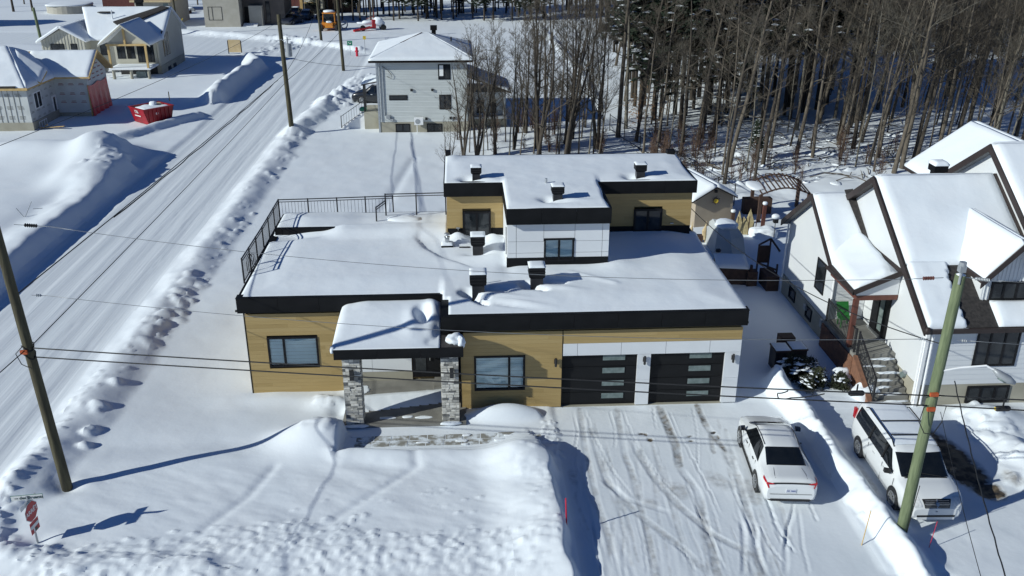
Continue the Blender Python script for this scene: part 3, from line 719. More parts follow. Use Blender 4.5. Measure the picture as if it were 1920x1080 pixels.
def planks(F, u0, u1, z0, z1, row=.145, seed=0, holes=(), thick=.022, lmin=1.5, lmax=3.2):
    rg = random.Random(seed); z = z0; k = 0
    while z < z1-.02:
        zt = min(z+row, z1)
        cuts = [u0]; u = u0+rg.uniform(.5, lmax)
        while u < u1-.5: cuts.append(u); u += rg.uniform(lmin, lmax)
        cuts.append(u1)
        for a, b in zip(cuts[:-1], cuts[1:]):
            segs = [(a, b)]
            for (h0, h1, g0, g1) in holes:
                if zt > g0+.02 and z < g1-.02:
                    ns = []
                    for s0, s1 in segs:
                        if s1 <= h0 or s0 >= h1: ns.append((s0, s1)); continue
                        if s0 < h0-.02: ns.append((s0, h0))
                        if s1 > h1+.02: ns.append((h1, s1))
                    segs = ns
            w = WOODS[rg.choices((0, 1, 2, 3), (5, 2, 2, 4))[0]]
            for s0, s1 in segs:
                zz0, zz1 = z, zt-.0035
                P = [F.p(s0+.001, -thick, zz0), F.p(s1-.001, 0, zz1)]
                piece('plank', P[0], P[1], w, H)
        z = zt; k += 1
def xbox(y, x0, x1, d0, d1, z0, z1, name, mat, par=None):
    return MB().box((x0, y+d0, z0), (x1, y+d1, z1)).build(name, M[mat], par or H)

# west wing front
planks(front(1.97), -11.72, -8.14, -.22, 3.16, .155, 1, holes=[(-10.99, -9.10, .93, 2.19)])
xbox(1.97, -11.76, -11.722, -.01, .10, -.3, 3.2, 'corner_trim', 'black')
xbox(1.97, -8.14, -3.78, .0, .28, 2.62, 3.34, 'recess_band', 'black')
window(H, front(1.97), -10.99, -9.10, .93, 2.19, (-10.38,), pane='glass', blind=True)
# west wing side
planksW = Fr((-11.70, 11.6, 0), (0, -1, 0), (-1, 0, 0))
m = MB(); z = -.2
while z < 3.1: planksW.box(m, 0, 9.5, 0, .02, z, z+.145); z += .155
m.build('side_siding', WOODS[0], H)
# garage wing front
planks(S, -3.74, -.03, 0.02, 3.14, .155, 2, holes=[(-3.22, -1.37, .78, 2.20)])
planks(S, .0, 6.55, 2.625, 3.14, .129, 3, lmin=2, lmax=4)
window(H, S, -3.22, -1.37, .78, 2.20, (-1.95,), pane='glass', blind=True)
for x0, x1 in ((-3.74, -3.7), (-.03, 0.0)): xbox(0, x0, x1, -.008, .1, 0.0, 3.15, 'corner_trim', 'black' if x0 > -1 else 'black')
xbox(0, -3.74, 6.55, .06, .13, 3.14, 3.32, 'soffit_strip', 'woodback')
# white cladding round the garage doors
for a, b in ((0.0, .52), (.53, 2.12), (2.13, 3.76), (3.77, 5.38), (5.39, 6.55)):
    piece('panel', (a+.004, -.012, 2.135), (b, .05, 2.615), M['whitepanel'], H)
for a, b in ((2.745, 3.235), (5.985, 6.55)):
    piece('panel', (a, -.012, .03), (b, .05, 1.06), M['whitepanel'], H); piece('panel', (a, -.012, 1.07), (b, .05, 2.125), M['whitepanel'], H)
xbox(0, 0.0, 6.54, .055, .14, 2.13, 2.62, 'panel_backing', 'whiteback')
for a, b in ((2.75, 3.23), (5.99, 6.54)): xbox(0, a, b, .055, .60, 0, 2.13, 'door_jamb', 'whiteback')
xbox(0, -.02, 6.54, .14, .60, 2.13, 3.2, 'garage_header', 'woodback')
xbox(0, 6.50, 6.55, .052, 11.5, 0, 3.2, 'side_cladding', 'whitepanel')
xbox(0, 0, 6.0, .02, .62, -.10, 0.005, 'door_sill', 'foundation')
def garage_door(x0, x1, wx0, wx1):
    d = MB().box((x0, .16, 0.01), (x1, .20, 2.13)).build('garage_door', M['black'], H)
    hh = 2.12/4
    for k in range(4):
        z0 = .01+k*hh
        piece('door_section', (x0+.01, .125, z0+.008), (x1-.01, .16, z0+hh-.008), M['door'], d)
        MB().box((wx0, .108, z0+.235), (wx1, .124, z0+.49)).build('door_window_frame', M['blackgloss'], d)
        MB().box((wx0+.02, .100, z0+.255), (wx1-.02, .107, z0+.47)).build('pane', M['frost'], d)
garage_door(.0, 2.74, 1.47, 2.33); garage_door(3.24, 5.98, 4.68, 5.54)
# wall lamps
def wall_lamp(x, y, z, u=(1, 0), par=None):
    m = MB(); m.box((x-.055, y-.02, z-.09), (x+.055, y, z+.09)); m.cyl((x, y-.09, z-.16), .045, .32, 10); m.box((x-.02, y-.09, z-.02), (x+.02, y-.02, z+.02))
    w = m.build('wall_lamp', M['trim'], H)
    MB().cyl((x, y-.09, z-.175), .035, .012, 8).build('lamp_lens', M['frost'], w)
for x in (-.26, 3.0, 6.28): wall_lamp(x, -.014, 1.92)
# parapets: fascia panels with joints
def parapet(x0, x1, y, z0, z1, depth, name='fascia_panel', step=1.62):
    n = max(1, round((x1-x0)/step)); w = (x1-x0)/n
    for i in range(n): piece(name, (x0+i*w+.004, y, z0), (x0+(i+1)*w-.004, y+.04, z1), M['black'], H)
    MB().box((x0, y+.042, z0+.01), (x1, y+depth, z1-.008)).build('parapet_core', M['black'], H)
def coping(a, b, z): MB().box((a[0], a[1], z), (b[0], b[1], z+.02)).build('coping', M['black'], H)
parapet(-4.37, 6.64, -.22, 3.30, 3.885, .36); coping((-4.38, -.23), (6.65, .14), 3.885)
parapet(-11.91, -4.38, 1.75, 3.30, 3.885, .36); coping((-11.92, 1.74), (-4.38, 2.12), 3.885)
MB().box((-4.37, .14, 3.30), (-4.05, 2.3, 3.88)).build('parapet_core', M['black'], H); coping((-4.385, .141), (-4.04, 1.74), 3.885)
MB().box((6.32, .142, 3.30), (6.64, 11.6, 3.84)).build('parapet_core', M['black'], H)
MB().box((-11.91, 2.112, 3.30), (-11.6, 11.75, 3.84)).build('parapet_core', M['black'], H)
MB().box((-11.9, 11.75, 3.2), (-4.3, 11.95, 3.80)).build('parapet_core', M['black'], H)
MB().box((-11.58, 2.13, 3.605), (-4.4, 11.7, 3.68)).build('roof_membrane', M['shingle'], H)
MB().box((-4.38, .15, 3.605), (6.30, 11.6, 3.68)).build('roof_membrane', M['shingle'], H)
MB().box((-11.72, 8.75, 3.69), (-8.9, 8.95, 4.16)).build('deck_parapet', M['black'], H)
# white/black drip icicles skipped; snow on the lower roof
def lower_roof_snow():
    st = .11
    xs = np.arange(-11.80, 6.78, st); ys = np.arange(-.17, 11.75, st)
    X, Y = np.meshgrid(xs, ys, indexing='ij')
    inside = np.where(X < -4.33, Y > 1.78, True) & ~((X > -4.14) & (Y > 7.86)) & ~((X > -1.68) & (X < 2.12) & (Y > 4.32)) & ~((X > -4.38) & (X < -4.2) & (Y < 1.2))
    fr = np.where(X < -4.33, Y-1.78, Y+.17); d = np.minimum(np.minimum(fr, X+11.80), np.minimum(6.70-X, 11.7-Y))
    Z = 3.915+.13*sstep(0, 1.6, d)+.10*sstep(0, .25, d)*0
    Z = Z-.05*(1-np.sqrt(np.clip(1-(1-np.clip(d/.3, 0, 1))**2, 0, 1)))
    Z += sstep(0, .8, d)*(.10*(fbm(X*.35, Y*.35, 91, 3)-.5)+.03*(fbm(X*1.1, Y*.7, 92, 3)-.5))
    # drifts behind the step and west of the centre block
    Z -= hump(X, Y, (-10.9, 8.35), (1.3, .42), .17, 0, 3)
    Z += .06*sstep(8.9, 9.3, Y)*sstep(-8, -9, X)
    Z += .22*sstep(7.4, 8.4, Y)*sstep(-9.7, -8.6, X)*sstep(9.3, 8.9, Y)
    dd, al = poly_dist(X, Y, [(-5.5, 8.3), (-5.6, 7.6), (-5.2, 6.4), (-4.5, 5.3), (-3.9, 4.7)][::-1])
    Z -= .10*sstep(8.4, 7.0, Y)*np.where(dd < 0, sstep(0, -.0001, dd)*0, sstep(1.5, .10, dd)*sstep(-.02, .12, dd))*sstep(-4.1, -4.4, X*.2-4.0)
    Z += .03*np.exp(-((dd+.25)/.45)**2)*(dd < .15)
    Z -= .10*hump(X, Y, (-3.3, 6.6), (1.0, .9), 1)
    Z += hump(X, Y, (-3.75, 7.35), (.42, .30), .36)+hump(X, Y, (-2.3, 7.2), (.5, .35), .30)-hump(X, Y, (-2.9, 7.25), (.35, .4), .10)
    # scoured hollows by the two front vents, with wind tails behind
    for vx, vy, s in ((-3.02, 1.75, 1.0), (-.78, 2.30, .7)):
        Z -= hump(X, Y, (vx-.36, vy-.15), (.27, .36), .46*s, .5, 4)
        Z -= hump(X, Y, (vx+.05, vy-.50), (.34, .12), .46*s, -.5, 4)
        Z -= hump(X, Y, (vx+.72, vy+.0), (.36, .10), .46*s, -.18, 4)
        Z += hump(X, Y, (vx+.95, vy-.50), (.8, .16), .07*s, -.30)
        Z += hump(X, Y, (vx+1.0, vy+.45), (.8, .2), .08*s, .1)
        Z -= hump(X, Y, (vx+.05, vy-.85), (.36, .10), .46*s, -.75, 4)*(s > .9)
    Z -= hump(X, Y, (-2.0, .55), (.9, .06), .07, -.35)-hump(X, Y, (-1.6, .75), (1.1, .10), .07, -.35)
    Z -= hump(X, Y, (-2.95, 5.75), (.5, .2), .2)
    Z += hump(X, Y, (4.4, 7.4), (2.4, .9), .10)-hump(X, Y, (-1.85, 5.5), (.3, 2.0), .12)
    Z += hump(X, Y, (2.6, 4.2), (.7, .5), .09)
    dd2, _ = poly_dist(X, Y, [(-.4, 2.9), (.6, 3.4), (1.3, 2.9), (2.2, 2.2)]); Z += .05*np.exp(-(dd2/.12)**2)
    Z = np.maximum(Z, np.where(Y > 7, 3.80, 3.60))
    # soft shoulder hanging over the east edge
    Z = np.where(X > 6.60, Z-.12*(X-6.60)/.15, Z)
    i = np.arange(X.size).reshape(X.shape)
    ok = inside[:-1, :-1] & inside[1:, :-1] & inside[1:, 1:] & inside[:-1, 1:]
    F = np.stack([i[:-1, :-1], i[1:, :-1], i[1:, 1:], i[:-1, 1:]], -1)[ok]
    V = np.stack([X, Y, Z], -1).reshape(-1, 3)
    # skirt down along open edges
    from collections import Counter
    e = np.concatenate([F[:, [0, 1]], F[:, [1, 2]], F[:, [2, 3]], F[:, [3, 0]]]); key = np.sort(e, 1); kk = key[:, 0].astype(np.int64)*X.size+key[:, 1]
    un, inv, ct = np.unique(kk, return_inverse=True, return_counts=True); be = e[ct[inv] == 1]
    V2 = V.copy(); V2[:, 2] = 3.70; n = len(V)
    F = np.concatenate([F, np.stack([be[:, 0]+n, be[:, 1]+n, be[:, 1], be[:, 0]], 1)])
    V = np.concatenate([V, V2]); us, iv = np.unique(F, return_inverse=True)
    array_mesh('roof_snow', V[us], iv.reshape(-1, 4), M['roofsnow'], H)
lower_roof_snow()

# upper storey
ul, ucn, ur = 7.74, 4.18, 7.66
planks(front(ul), -4.18, -1.80, 4.40, 5.86, .146, 5, holes=[(-3.54, -2.33, 4.1, 5.16)])
xbox(ul, -4.18, -1.80, -.03, .02, 3.69, 4.395, 'base_band', 'black')
window(H, front(ul-.02), -3.54, -2.33, 4.02, 5.16, (-2.93,), fw=.09, proud=.05, pane='darkglass')
planks(front(ur), 2.16, 6.30, 4.40, 5.94, .146, 6, holes=[(3.82, 5.05, 4.1, 5.18)])
xbox(ur, 2.14, 6.30, -.03, .02, 3.69, 4.395, 'base_band', 'black')
window(H, front(ur-.02), 3.82, 5.05, 4.14, 5.18, (4.43,), fw=.09, proud=.05, pane='darkglass')
for x0, x1, z0, z1 in ((-1.80, -1.46, 5.05, 5.84), (-1.45, -.38, 5.05, 5.84), (-.37, .84, 5.48, 5.84), (-.37, .84, 5.17, 5.47), (.85, 1.93, 5.05, 5.84), (1.94, 2.20, 5.05, 5.84),
                       (-1.80, -1.46, 4.57, 5.04), (-1.45, -.36, 4.57, 5.04), (.83, 1.93, 4.57, 5.04), (1.94, 2.20, 4.57, 5.04), (-1.80, -1.46, 4.37, 4.56), (-1.45, -.36, 4.37, 4.56), (.83, 1.93, 4.37, 4.56), (1.94, 2.20, 4.37, 4.56)):
    piece('panel', (x0+.003, ucn-.02, z0+.003), (x1-.003, ucn+.04, z1-.003), M['whitepanel'], H)
xbox(ucn, -1.80, 2.20, .045, .11, 4.36, 5.9, 'panel_backing', 'whiteback')
xbox(ucn, -1.83, 2.20, -.03, .10, 3.69, 4.365, 'base_band', 'black')
window(H, front(ucn-.02), -.36, .83, 4.20, 5.165, (.235,), fw=.07, pane='glass', blind=False)
xbox(ucn, -.30, .78, .030, .040, 4.25, 5.1, 'curtain', 'blind')
MB().box((-1.80, 4.30, 3.7), (-1.72, 7.7, 5.9)).build('side_cladding', M['whitepanel'], H)
MB().box((2.12, 4.30, 3.7), (2.20, 7.62, 5.9)).build('side_cladding', M['whitepanel'], H)
MB().box((-4.20, 7.76, 3.7), (-4.13, 11.5, 5.9)).build('side_siding', WOODS[0], H)
MB().box((6.25, 7.68, 3.2), (6.31, 11.5, 5.95)).build('side_siding', WOODS[0], H)
ZT = 6.48
parapet(-4.31, -1.86, 7.44, 5.90, ZT, .32); parapet(-1.85, 2.22, 3.88, 5.84, ZT, .32); parapet(2.23, 6.41, 7.36, 5.95, ZT, .32)
m = MB(); m.box((-1.85, 4.2, 5.86), (-1.54, 7.75, ZT)); m.box((1.92, 4.2, 5.86), (2.22, 7.67, ZT)); m.box((-4.31, 7.76, 5.90), (-4.0, 11.8, ZT)); m.box((6.1, 7.68, 5.95), (6.41, 11.8, ZT-.01)); m.box((-4.3, 11.8, 5.9), (6.4, 12.0, ZT))
m.build('parapet_core', M['black'], H)
m = MB(); m.box((-4.0, 7.76, 6.0), (6.1, 11.8, 6.2)); m.box((-1.54, 4.2, 6.0), (1.92, 7.8, 6.19)); m.build('roof_membrane', M['shingle'], H)
MB().box((-4.25, 11.55, ZT), (-4.02, 11.9, ZT+.30)).build('corner_upstand', M['black'], H)
MB().box((6.0, 11.55, ZT), (6.36, 11.95, ZT+.22)).build('corner_upstand', M['black'], H)
def upper_roof_snow():
    st = .11
    xs = np.arange(-4.26, 6.42, st); ys = np.arange(3.92, 11.95, st)
    X, Y = np.meshgrid(xs, ys, indexing='ij')
    inside = ((Y > 7.50) & (X < -1.8)) | ((X >= -1.84) & (X <= 2.2)) | ((Y > 7.42) & (X > 2.2))
    fr = np.where(X < -1.8, Y-7.5, np.where(X < 2.2, Y-3.92, Y-7.42)); d = np.minimum(np.minimum(fr, X+4.26), np.minimum(6.42-X, 11.95-Y))
    Z = 6.505+.07*sstep(0, .9, d)+.07*(fbm(X*.45, Y*.45, 95, 3)-.5)*sstep(0, .5, d)+.03*(fbm(X*1.5, Y*1.2, 96, 3)-.5)*sstep(0, .5, d)
    for vx, vy in ((-2.93, 8.0), (.21, 4.9), (4.06, 8.0)):
        Z -= hump(X, Y, (vx-.42, vy-.02), (.28, .22), .22); Z -= hump(X, Y, (vx, vy-.32), (.5, .1), .12); Z += hump(X, Y, (vx+.6, vy-.2), (.6, .15), .06)
    Z += hump(X, Y, (-4.0, 11.2), (.35, .6), .12)
    Z -= hump(X, Y, (6.38, 9.0), (.05, 1.2), .30)+hump(X, Y, (2.16, 5.2), (.06, .7), .25)+hump(X, Y, (2.18, 6.8), (.05, .5), .25)+hump(X, Y, (-.3, 3.95), (1.2, .08), .07)
    i = np.arange(X.size).reshape(X.shape)
    ok = inside[:-1, :-1] & inside[1:, :-1] & inside[1:, 1:] & inside[:-1, 1:]
    F = np.stack([i[:-1, :-1], i[1:, :-1], i[1:, 1:], i[:-1, 1:]], -1)[ok]
    V = np.stack([X, Y, Z], -1).reshape(-1, 3)
    e = np.concatenate([F[:, [0, 1]], F[:, [1, 2]], F[:, [2, 3]], F[:, [3, 0]]]); key = np.sort(e, 1); kk = key[:, 0].astype(np.int64)*X.size+key[:, 1]
    un, inv, ct = np.unique(kk, return_inverse=True, return_counts=True); be = e[ct[inv] == 1]
    V2 = V.copy(); V2[:, 2] = 6.3; n = len(V)
    F = np.concatenate([F, np.stack([be[:, 0]+n, be[:, 1]+n, be[:, 1], be[:, 0]], 1)])
    V = np.concatenate([V, V2]); us, iv = np.unique(F, return_inverse=True)
    array_mesh('roof_snow', V[us], iv.reshape(-1, 4), M['roofsnow'], H)
upper_roof_snow()

# roof vents: square neck, flared head, snow cap
def roof_vent(x, y, z, s=1.0, h=.78, cap=True):
    m = MB(); w = .215*s
    m.box((x-w*1.05, y-w*1.05, z-.35), (x+w*1.05, y+w*1.05, z+h*.45))
    v = m.build('roof_vent', M['blacksteel'], H)
    m = MB(); a, b = .20*s, .30*s
    z0, z1, z2 = z+h*.42, z+h*.55, z+h
    V = []
    for zz, q in ((z0, a), (z1, b), (z2, b)): V += [(x-q, y-q, zz), (x+q, y-q, zz), (x+q, y+q, zz), (x-q, y+q, zz)]
    F = [(3, 2, 1, 0), (8, 9, 10, 11)]
    for k in (0, 4):
        for i in range(4): j = (i+1) % 4; F.append((k+i, k+j, k+4+j, k+4+i))
    m.add(V, F); m.build('vent_head', M['black'], v)
    mm = MB()
    for k in range(3):
        zz = z1+(z2-z1)*(k+.5)/3.2; mm.box((x-b-.012, y-b-.012, zz), (x+b+.012, y+b+.012, zz+.015))
    mm.build('louvre', M['blacksteel'], v)
    q = b+.02
    snow_slab('snow_cap', (x-q, y-q, z2), (x+q, y-q, z2), (x+q, y+q, z2), (x-q, y+q, z2), .075*s, v, seed=int(x*7)+40, nx=8, ny=8, edge=.12, lumps=.02)
roof_vent(-3.01, 1.75, 3.90, 1.0, .88); roof_vent(-.80, 2.30, 3.95, 1.0, .84); roof_vent(-2.93, 6.05, 3.90, .95, .80)
roof_vent(-2.93, 8.0, 6.50, .72, .55); roof_vent(.21, 4.92, 6.50, .80, .60); roof_vent(4.06, 8.0, 6.50, .78, .58)
m = MB(); m.cyl((-.05, 7.0, 6.45), .05, .32, 10); m.build('plumbing_vent', M['steel'], H)
m = MB(); m.cyl((-2.95, 2.35, 3.9), .03, .55, 8); m.build('plumbing_vent', M['steel'], H)
# furnace stack on its curb, and a snowed-in box beside it
cb = MB().box((-4.45, 6.55, 3.65), (-3.95, 6.95, 4.05)).build('stack_curb', M['black'], H)
snow_slab('snow_cap', (-4.46, 6.54, 4.05), (-3.94, 6.54, 4.05), (-3.94, 6.96, 4.05), (-4.46, 6.96, 4.05), .10, cb, nx=6, ny=6, edge=.1)
m = MB(); m.cyl((-4.2, 6.75, 4.05), .10, .28, 12); m.cyl((-4.2, 6.75, 4.33), .05, .20, 10); m.cyl((-4.2, 6.75, 4.50), .13, .04, 12, .10); m.cyl((-4.2, 6.75, 4.36), .12, .03, 12)
m.build('furnace_stack', M['steel'], H)
MB().box((-3.7, 6.5, 3.7), (-3.25, 6.62, 3.98)).build('scupper_box', M['black'], H)
m = MB(); m.box((-1.83, 4.9, 4.25), (-1.80, 4.94, 5.4)); m.build('downpipe', M['trim'], H)
# wall fittings on the upper storey
m = MB(); m.box((2.62, ur-.08, 4.62), (2.74, ur-.02, 4.68)); m.box((5.42, ur-.08, 4.50), (5.56, ur-.02, 4.54)); m.build('wall_tap', M['steel'], H)
m = MB(); m.box((-3.82, ul-.09, 4.42), (-3.66, ul-.03, 4.46)); m.box((-3.75, ul-.09, 4.34), (-3.72, ul-.04, 4.42)); m.build('wall_tap', M['steel'], H)

# porch
PY = -1.2
slab = MB().box((-7.98, -1.12, -.1), (-3.55, 2.28, .10)).build('porch_slab', M['concrete'], H)
MB().box((-4.75, 1.30, .102), (-3.85, 2.28, .24)).build('door_step', M['concrete'], H)
MB().box((-8.05, -1.2, 2.83), (-3.60, 2.0, 3.17)).build('porch_roof', M['black'], H)
for i in range(3): piece('fascia_panel', (-8.055+i*1.485+.004, -1.235, 2.81), (-8.055+(i+1)*1.485-.004, -1.203, 3.18), M['black'], H)
MB().box((-8.04, -1.19, 2.80), (-3.61, 1.95, 2.828)).build('porch_ceiling', M['soffit'], H)
def porch_snow():
    xs = np.arange(-8.12, -4.36, .07); ys = np.arange(-1.2, 1.76, .07)
    X, Y = np.meshgrid(xs, ys, indexing='ij'); d = np.minimum(np.minimum(X+8.12, Y+1.2), 9)
    Z = 3.20+.40*sstep(0, 2.2, Y+1.2)*np.where(X < -4.9, 1, sstep(-4.2, -4.9, X)*.55+.45)+.03*(fbm(X*1.2, Y*1.2, 99, 3)-.5)
    Z = Z*np.where(True, 1, 1)+.12*sstep(.2, 1.6, Y)*sstep(-8, -7, X)
    rr = np.sqrt(np.clip(1-(1-np.clip(d/.35, 0, 1))**2, 0, 1)); Z = 3.19+(Z-3.19)*(.3+.7*rr)
    Z -= hump(X, Y, (-5.05, .75), (.26, .42), .36, .1, 3); Z += hump(X, Y, (-4.62, 1.15), (.3, .55), .22)-hump(X, Y, (-4.45, -.3), (.16, .5), .22)-hump(X, Y, (-4.7, -.75), (.18, .22), .12)
    Z += hump(X, Y, (-5.4, .3), (.3, .8), .08)
    Z = np.maximum(Z, 3.175)
    i = np.arange(X.size).reshape(X.shape)
    F = np.stack([i[:-1, :-1], i[1:, :-1], i[1:, 1:], i[:-1, 1:]], -1).reshape(-1, 4); n = X.size
    V = np.stack([X, Y, Z], -1).reshape(-1, 3); V2 = V.copy(); V2[:, 2] = 3.172; sd = []
    for e in (i[:, 0], i[-1, :], i[::-1, -1], i[0, ::-1]): sd.append(np.stack([e[:-1]+n, e[1:]+n, e[1:], e[:-1]], -1))
    array_mesh('porch_roof_snow', np.concatenate([V, V2]), np.concatenate([F]+sd), M['roofsnow'], H)
porch_snow()
xs_ = MB().box((-4.36, -1.19, 3.171), (-3.62, -.24, 3.19)).build('porch_roof_edge', M['shingle'], H)
def blob(name, c, r, parent, mat='roofsnow', seed=0, n=14, rough=.18):
    V = []; F = []
    rg = random.Random(seed)
    for i in range(n+1):
        th = PI*i/n
        for k in range(2*n):
            ph = PI*k/n
            p = Vector((math.sin(th)*math.cos(ph), math.sin(th)*math.sin(ph), math.cos(th)))
            q = 1+rough*(float(fbm(np.array([p.x*1.7+seed+5]), np.array([p.y*1.7+p.z*1.3+9]), seed, 3)[0])-.5)*2
            s = [math.copysign(abs(v)**.8, v) for v in p]
            V.append((c[0]+s[0]*r[0]*q, c[1]+s[1]*r[1]*q, c[2]+s[2]*r[2]*q))
    for i in range(n):
        for k in range(2*n): k2 = (k+1) % (2*n); F.append((i*2*n+k, (i+1)*2*n+k, (i+1)*2*n+k2, i*2*n+k2))
    return mesh_object(name, V, F, M[mat], parent, True)
blob('snow_clump', (-3.83, -.72, 3.27), (.30, .36, .16), H, seed=3, rough=.5)
blob('snow_clump', (-3.66, -.95, 3.24), (.14, .2, .2), H, seed=9, rough=.4)
blob('snow_clump', (-8.1, -1.05, 3.12), (.08, .16, .13), H, seed=5)
# pillars of ledge stone
def stone_mesh(mat, seed):
    rg = random.Random(seed); V = []
    for z in (-.5, .5):
        for x, y in ((-.5, -.5), (.5, -.5), (.5, .5), (-.5, .5)): V.append((x*rg.uniform(.93, 1), y*(rg.uniform(.75, 1) if y < 0 else 1), z*rg.uniform(.86, 1)))
    me = bpy.data.meshes.new('stone'); me.from_pydata(V, [], [(0, 3, 2, 1), (4, 5, 6, 7), (0, 1, 5, 4), (1, 2, 6, 5), (2, 3, 7, 6), (3, 0, 4, 7)]); me.materials.append(mat); me.update(); return me
SM = [stone_mesh(s, k*5+j) for j, s in enumerate(STONES) for k in range(2)]
def pillar(x0, x1, y0, y1, zb, zt, side, seed):
    p = MB().box((x0+.03, y0+.03, zb), (x1-.03, y1-.03, zt)).build('pillar', M['mortar'], H)
    rg = random.Random(seed); z = zb
    while z < zt-.03:
        hh = min(rg.choice((.07, .09, .12)), zt-z)
        for face in ('f', 's'):
            a, b = (x0, x1) if face == 'f' else (y0+.02, y1)
            u = a
            while u < b-.02:
                w = rg.uniform(.10, .30) if face == 'f' else rg.uniform(.22, .45); w = min(w, b-u)
                if b-u-w < .09: w = b-u
                me = SM[rg.choices(range(8), (4, 4, 3, 3, 4, 4, 1, 1))[0]]; pr = rg.uniform(0, .022)
                if face == 'f': lo, hi = (u+.004, y0-pr, z+.004), (u+w-.004, y0+.06, z+hh-.006)
                elif side > 0: lo, hi = (x1-.06, u+.004, z+.004), (x1+pr*.6, u+w-.004, z+hh-.006)
                else: lo, hi = (x0-pr*.6, u+.004, z+.004), (x0+.06, u+w-.004, z+hh-.006)
                piece('stone', lo, hi, None, p, mesh=me)
                u += w
        z += hh
pillar(-7.82, -7.20, -1.03, -.45, .10, 2.80, 1, 4); pillar(-4.40, -3.78, -1.0, -.42, .10, 2.80, -1, 8)
for x in (-7.5, -4.02):
    m = MB(); m.box((x-.07, -1.16, 1.95), (x+.07, -1.07, 2.32)); m.build('wall_lamp', M['trim'], H)
# back wall of the porch
PB = front(2.28)
for x0, x1 in ((-7.70, -7.14), (-7.13, -5.62)):
    piece('panel', (x0, 2.20, .50), (x1, 2.28, 1.75), M['whitepanel'], H); piece('panel', (x0, 2.20, 1.76), (x1, 2.28, 2.78), M['whitepanel'], H)
MB().box((-7.72, 2.215, .1), (-5.60, 2.29, .49)).build('foundation_strip', M['foundation'], H)
dr = MB().box((-5.58, 2.16, .25), (-3.80, 2.28, 2.79)).build('entry_door', M['blackgloss'], H)
for x0, x1 in ((-5.46, -5.06), (-4.24, -3.92)): MB().box((x0, 2.145, .45), (x1, 2.158, 2.5)).build('sidelight', M['darkglass'], dr)
MB().box((-4.98, 2.13, .26), (-4.30, 2.158, 2.45)).build('door_leaf', M['door'], dr)
m = MB(); m.cyl((-4.90, 2.09, 1.0), .02, .4, 8); m.build('handle', M['steel'], dr)
MB().box((-5.62, 2.08, 2.62), (-5.50, 2.19, 2.76)).build('wall_lamp', M['trim'], H)
# wedge of drifted snow on the porch slab
def porch_drift():
    xs = np.linspace(-7.95, -3.8, 60); ys = np.linspace(-.35, 2.14, 40); X, Y = np.meshgrid(xs, ys, indexing='ij')
    t = (X+7.95)/4.15
    top = .55+.75*(t-.0)*.55; mid = -.15+1.15*t*.7
    a = (Y-(.25+.62*t)); w = .62-.12*t
    Z = .11+.34*np.clip(1-np.abs(a-.1)/w, 0, 1)**.7*sstep(0, .06, t)*sstep(1.0, .94, t)*(1-.35*t)-.012+.02*(fbm(X*4, Y*4, 8, 3)-.5)
    i = np.arange(X.size).reshape(X.shape); Fq = np.stack([i[:-1, :-1], i[1:, :-1], i[1:, 1:], i[:-1, 1:]], -1)
    ok = (Z[:-1, :-1] > .115) | (Z[1:, 1:] > .115) | (Z[1:, :-1] > .115)
    Fq = Fq[ok]; V = np.stack([X, Y, Z], -1).reshape(-1, 3); us, iv = np.unique(Fq, return_inverse=True)
    array_mesh('porch_drift', V[us], iv.reshape(-1, 4), M['roofsnow'], H)
porch_drift()
for k, (x, y, rx, ry) in enumerate(((-6.35, -.62, .34, .08), (-5.65, -.58, .20, .10), (-5.05, -.63, .30, .10), (-7.5, 1.5, .3, .35))):
    blob('snow_patch', (x, y, .10), (rx, ry, .015), H, seed=20+k, n=8, rough=.5)
blob('pillar_snow', (-7.45, -1.15, .11), (.42, .10, .04), H, seed=31); blob('pillar_snow', (-4.1, -1.12, .11), (.36, .09, .07), H, seed=32)

# roof deck railing
def railing(pts, z, name='railing', baluster=True, hgt=1.02, step=.145, post_every=None):
    r = MB()
    for a, b in zip(pts[:-1], pts[1:]): r.bar((*a, z+hgt), (*b, z+hgt), .05, .035)
    o = r.build(name, M['rail'], H)
    for hh in (hgt-.11, .08):
        r = MB()
        for a, b in zip(pts[:-1], pts[1:]): r.bar((*a, z+hh), (*b, z+hh), .03)
        r.build('rail', M['rail'], o)
    for a, b in zip(pts[:-1], pts[1:]):
        L = math.hypot(b[0]-a[0], b[1]-a[1]); n = max(1, int(L/step))
        if baluster:
            for k in range(1, n):
                x = a[0]+(b[0]-a[0])*k/n; y = a[1]+(b[1]-a[1])*k/n
                piece('baluster', (x-.0065, y-.0065, z+.08), (x+.0065, y+.0065, z+hgt-.11), M['rail'], o)
    for x, y in pts: MB().box((x-.028, y-.028, z), (x+.028, y+.028, z+hgt+.03)).build('post', M['rail'], o)
    return o
RZ0 = 3.62
railing([(-12.0, 11.45), (-10.67, 11.52), (-9.35, 11.6), (-8.05, 11.7), (-6.78, 11.8)], RZ0)
railing([(-12.06, 3.9), (-12.04, 5.1), (-12.02, 6.35), (-12.0, 7.6), (-12.0, 8.9), (-12.0, 10.2), (-12.0, 11.45)], RZ0, step=.12)
railing([(-7.05, 10.9), (-5.65, 10.95), (-4.3, 11.0)], 3.75, baluster=False, hgt=1.25)
railing([(-7.4, 9.9), (-7.05, 10.9)], 3.75, baluster=False, hgt=.95)
blob('snow_drift', (-6.2, 10.2, 3.93), (.85, .42, .26), H, seed=41, n=12, rough=.22)
m = MB()
for k in range(4):
    a = k*.5; m.tube([(-12.0+.05*k, 4.7+.35*math.cos(t)+.03*k, 4.12+.38*math.sin(t)) for t in np.linspace(a, a+2*PI*.92, 18)], .012, 5)
m.build('coiled_hose', M['wire'], H)
m = MB(); m.tube([(-11.95, 7.9, 3.87), (-11.93, 8.4, 3.6), (-11.92, 9, 3.3)], .01, 5); m.build('downpipe', M['wire'], H)
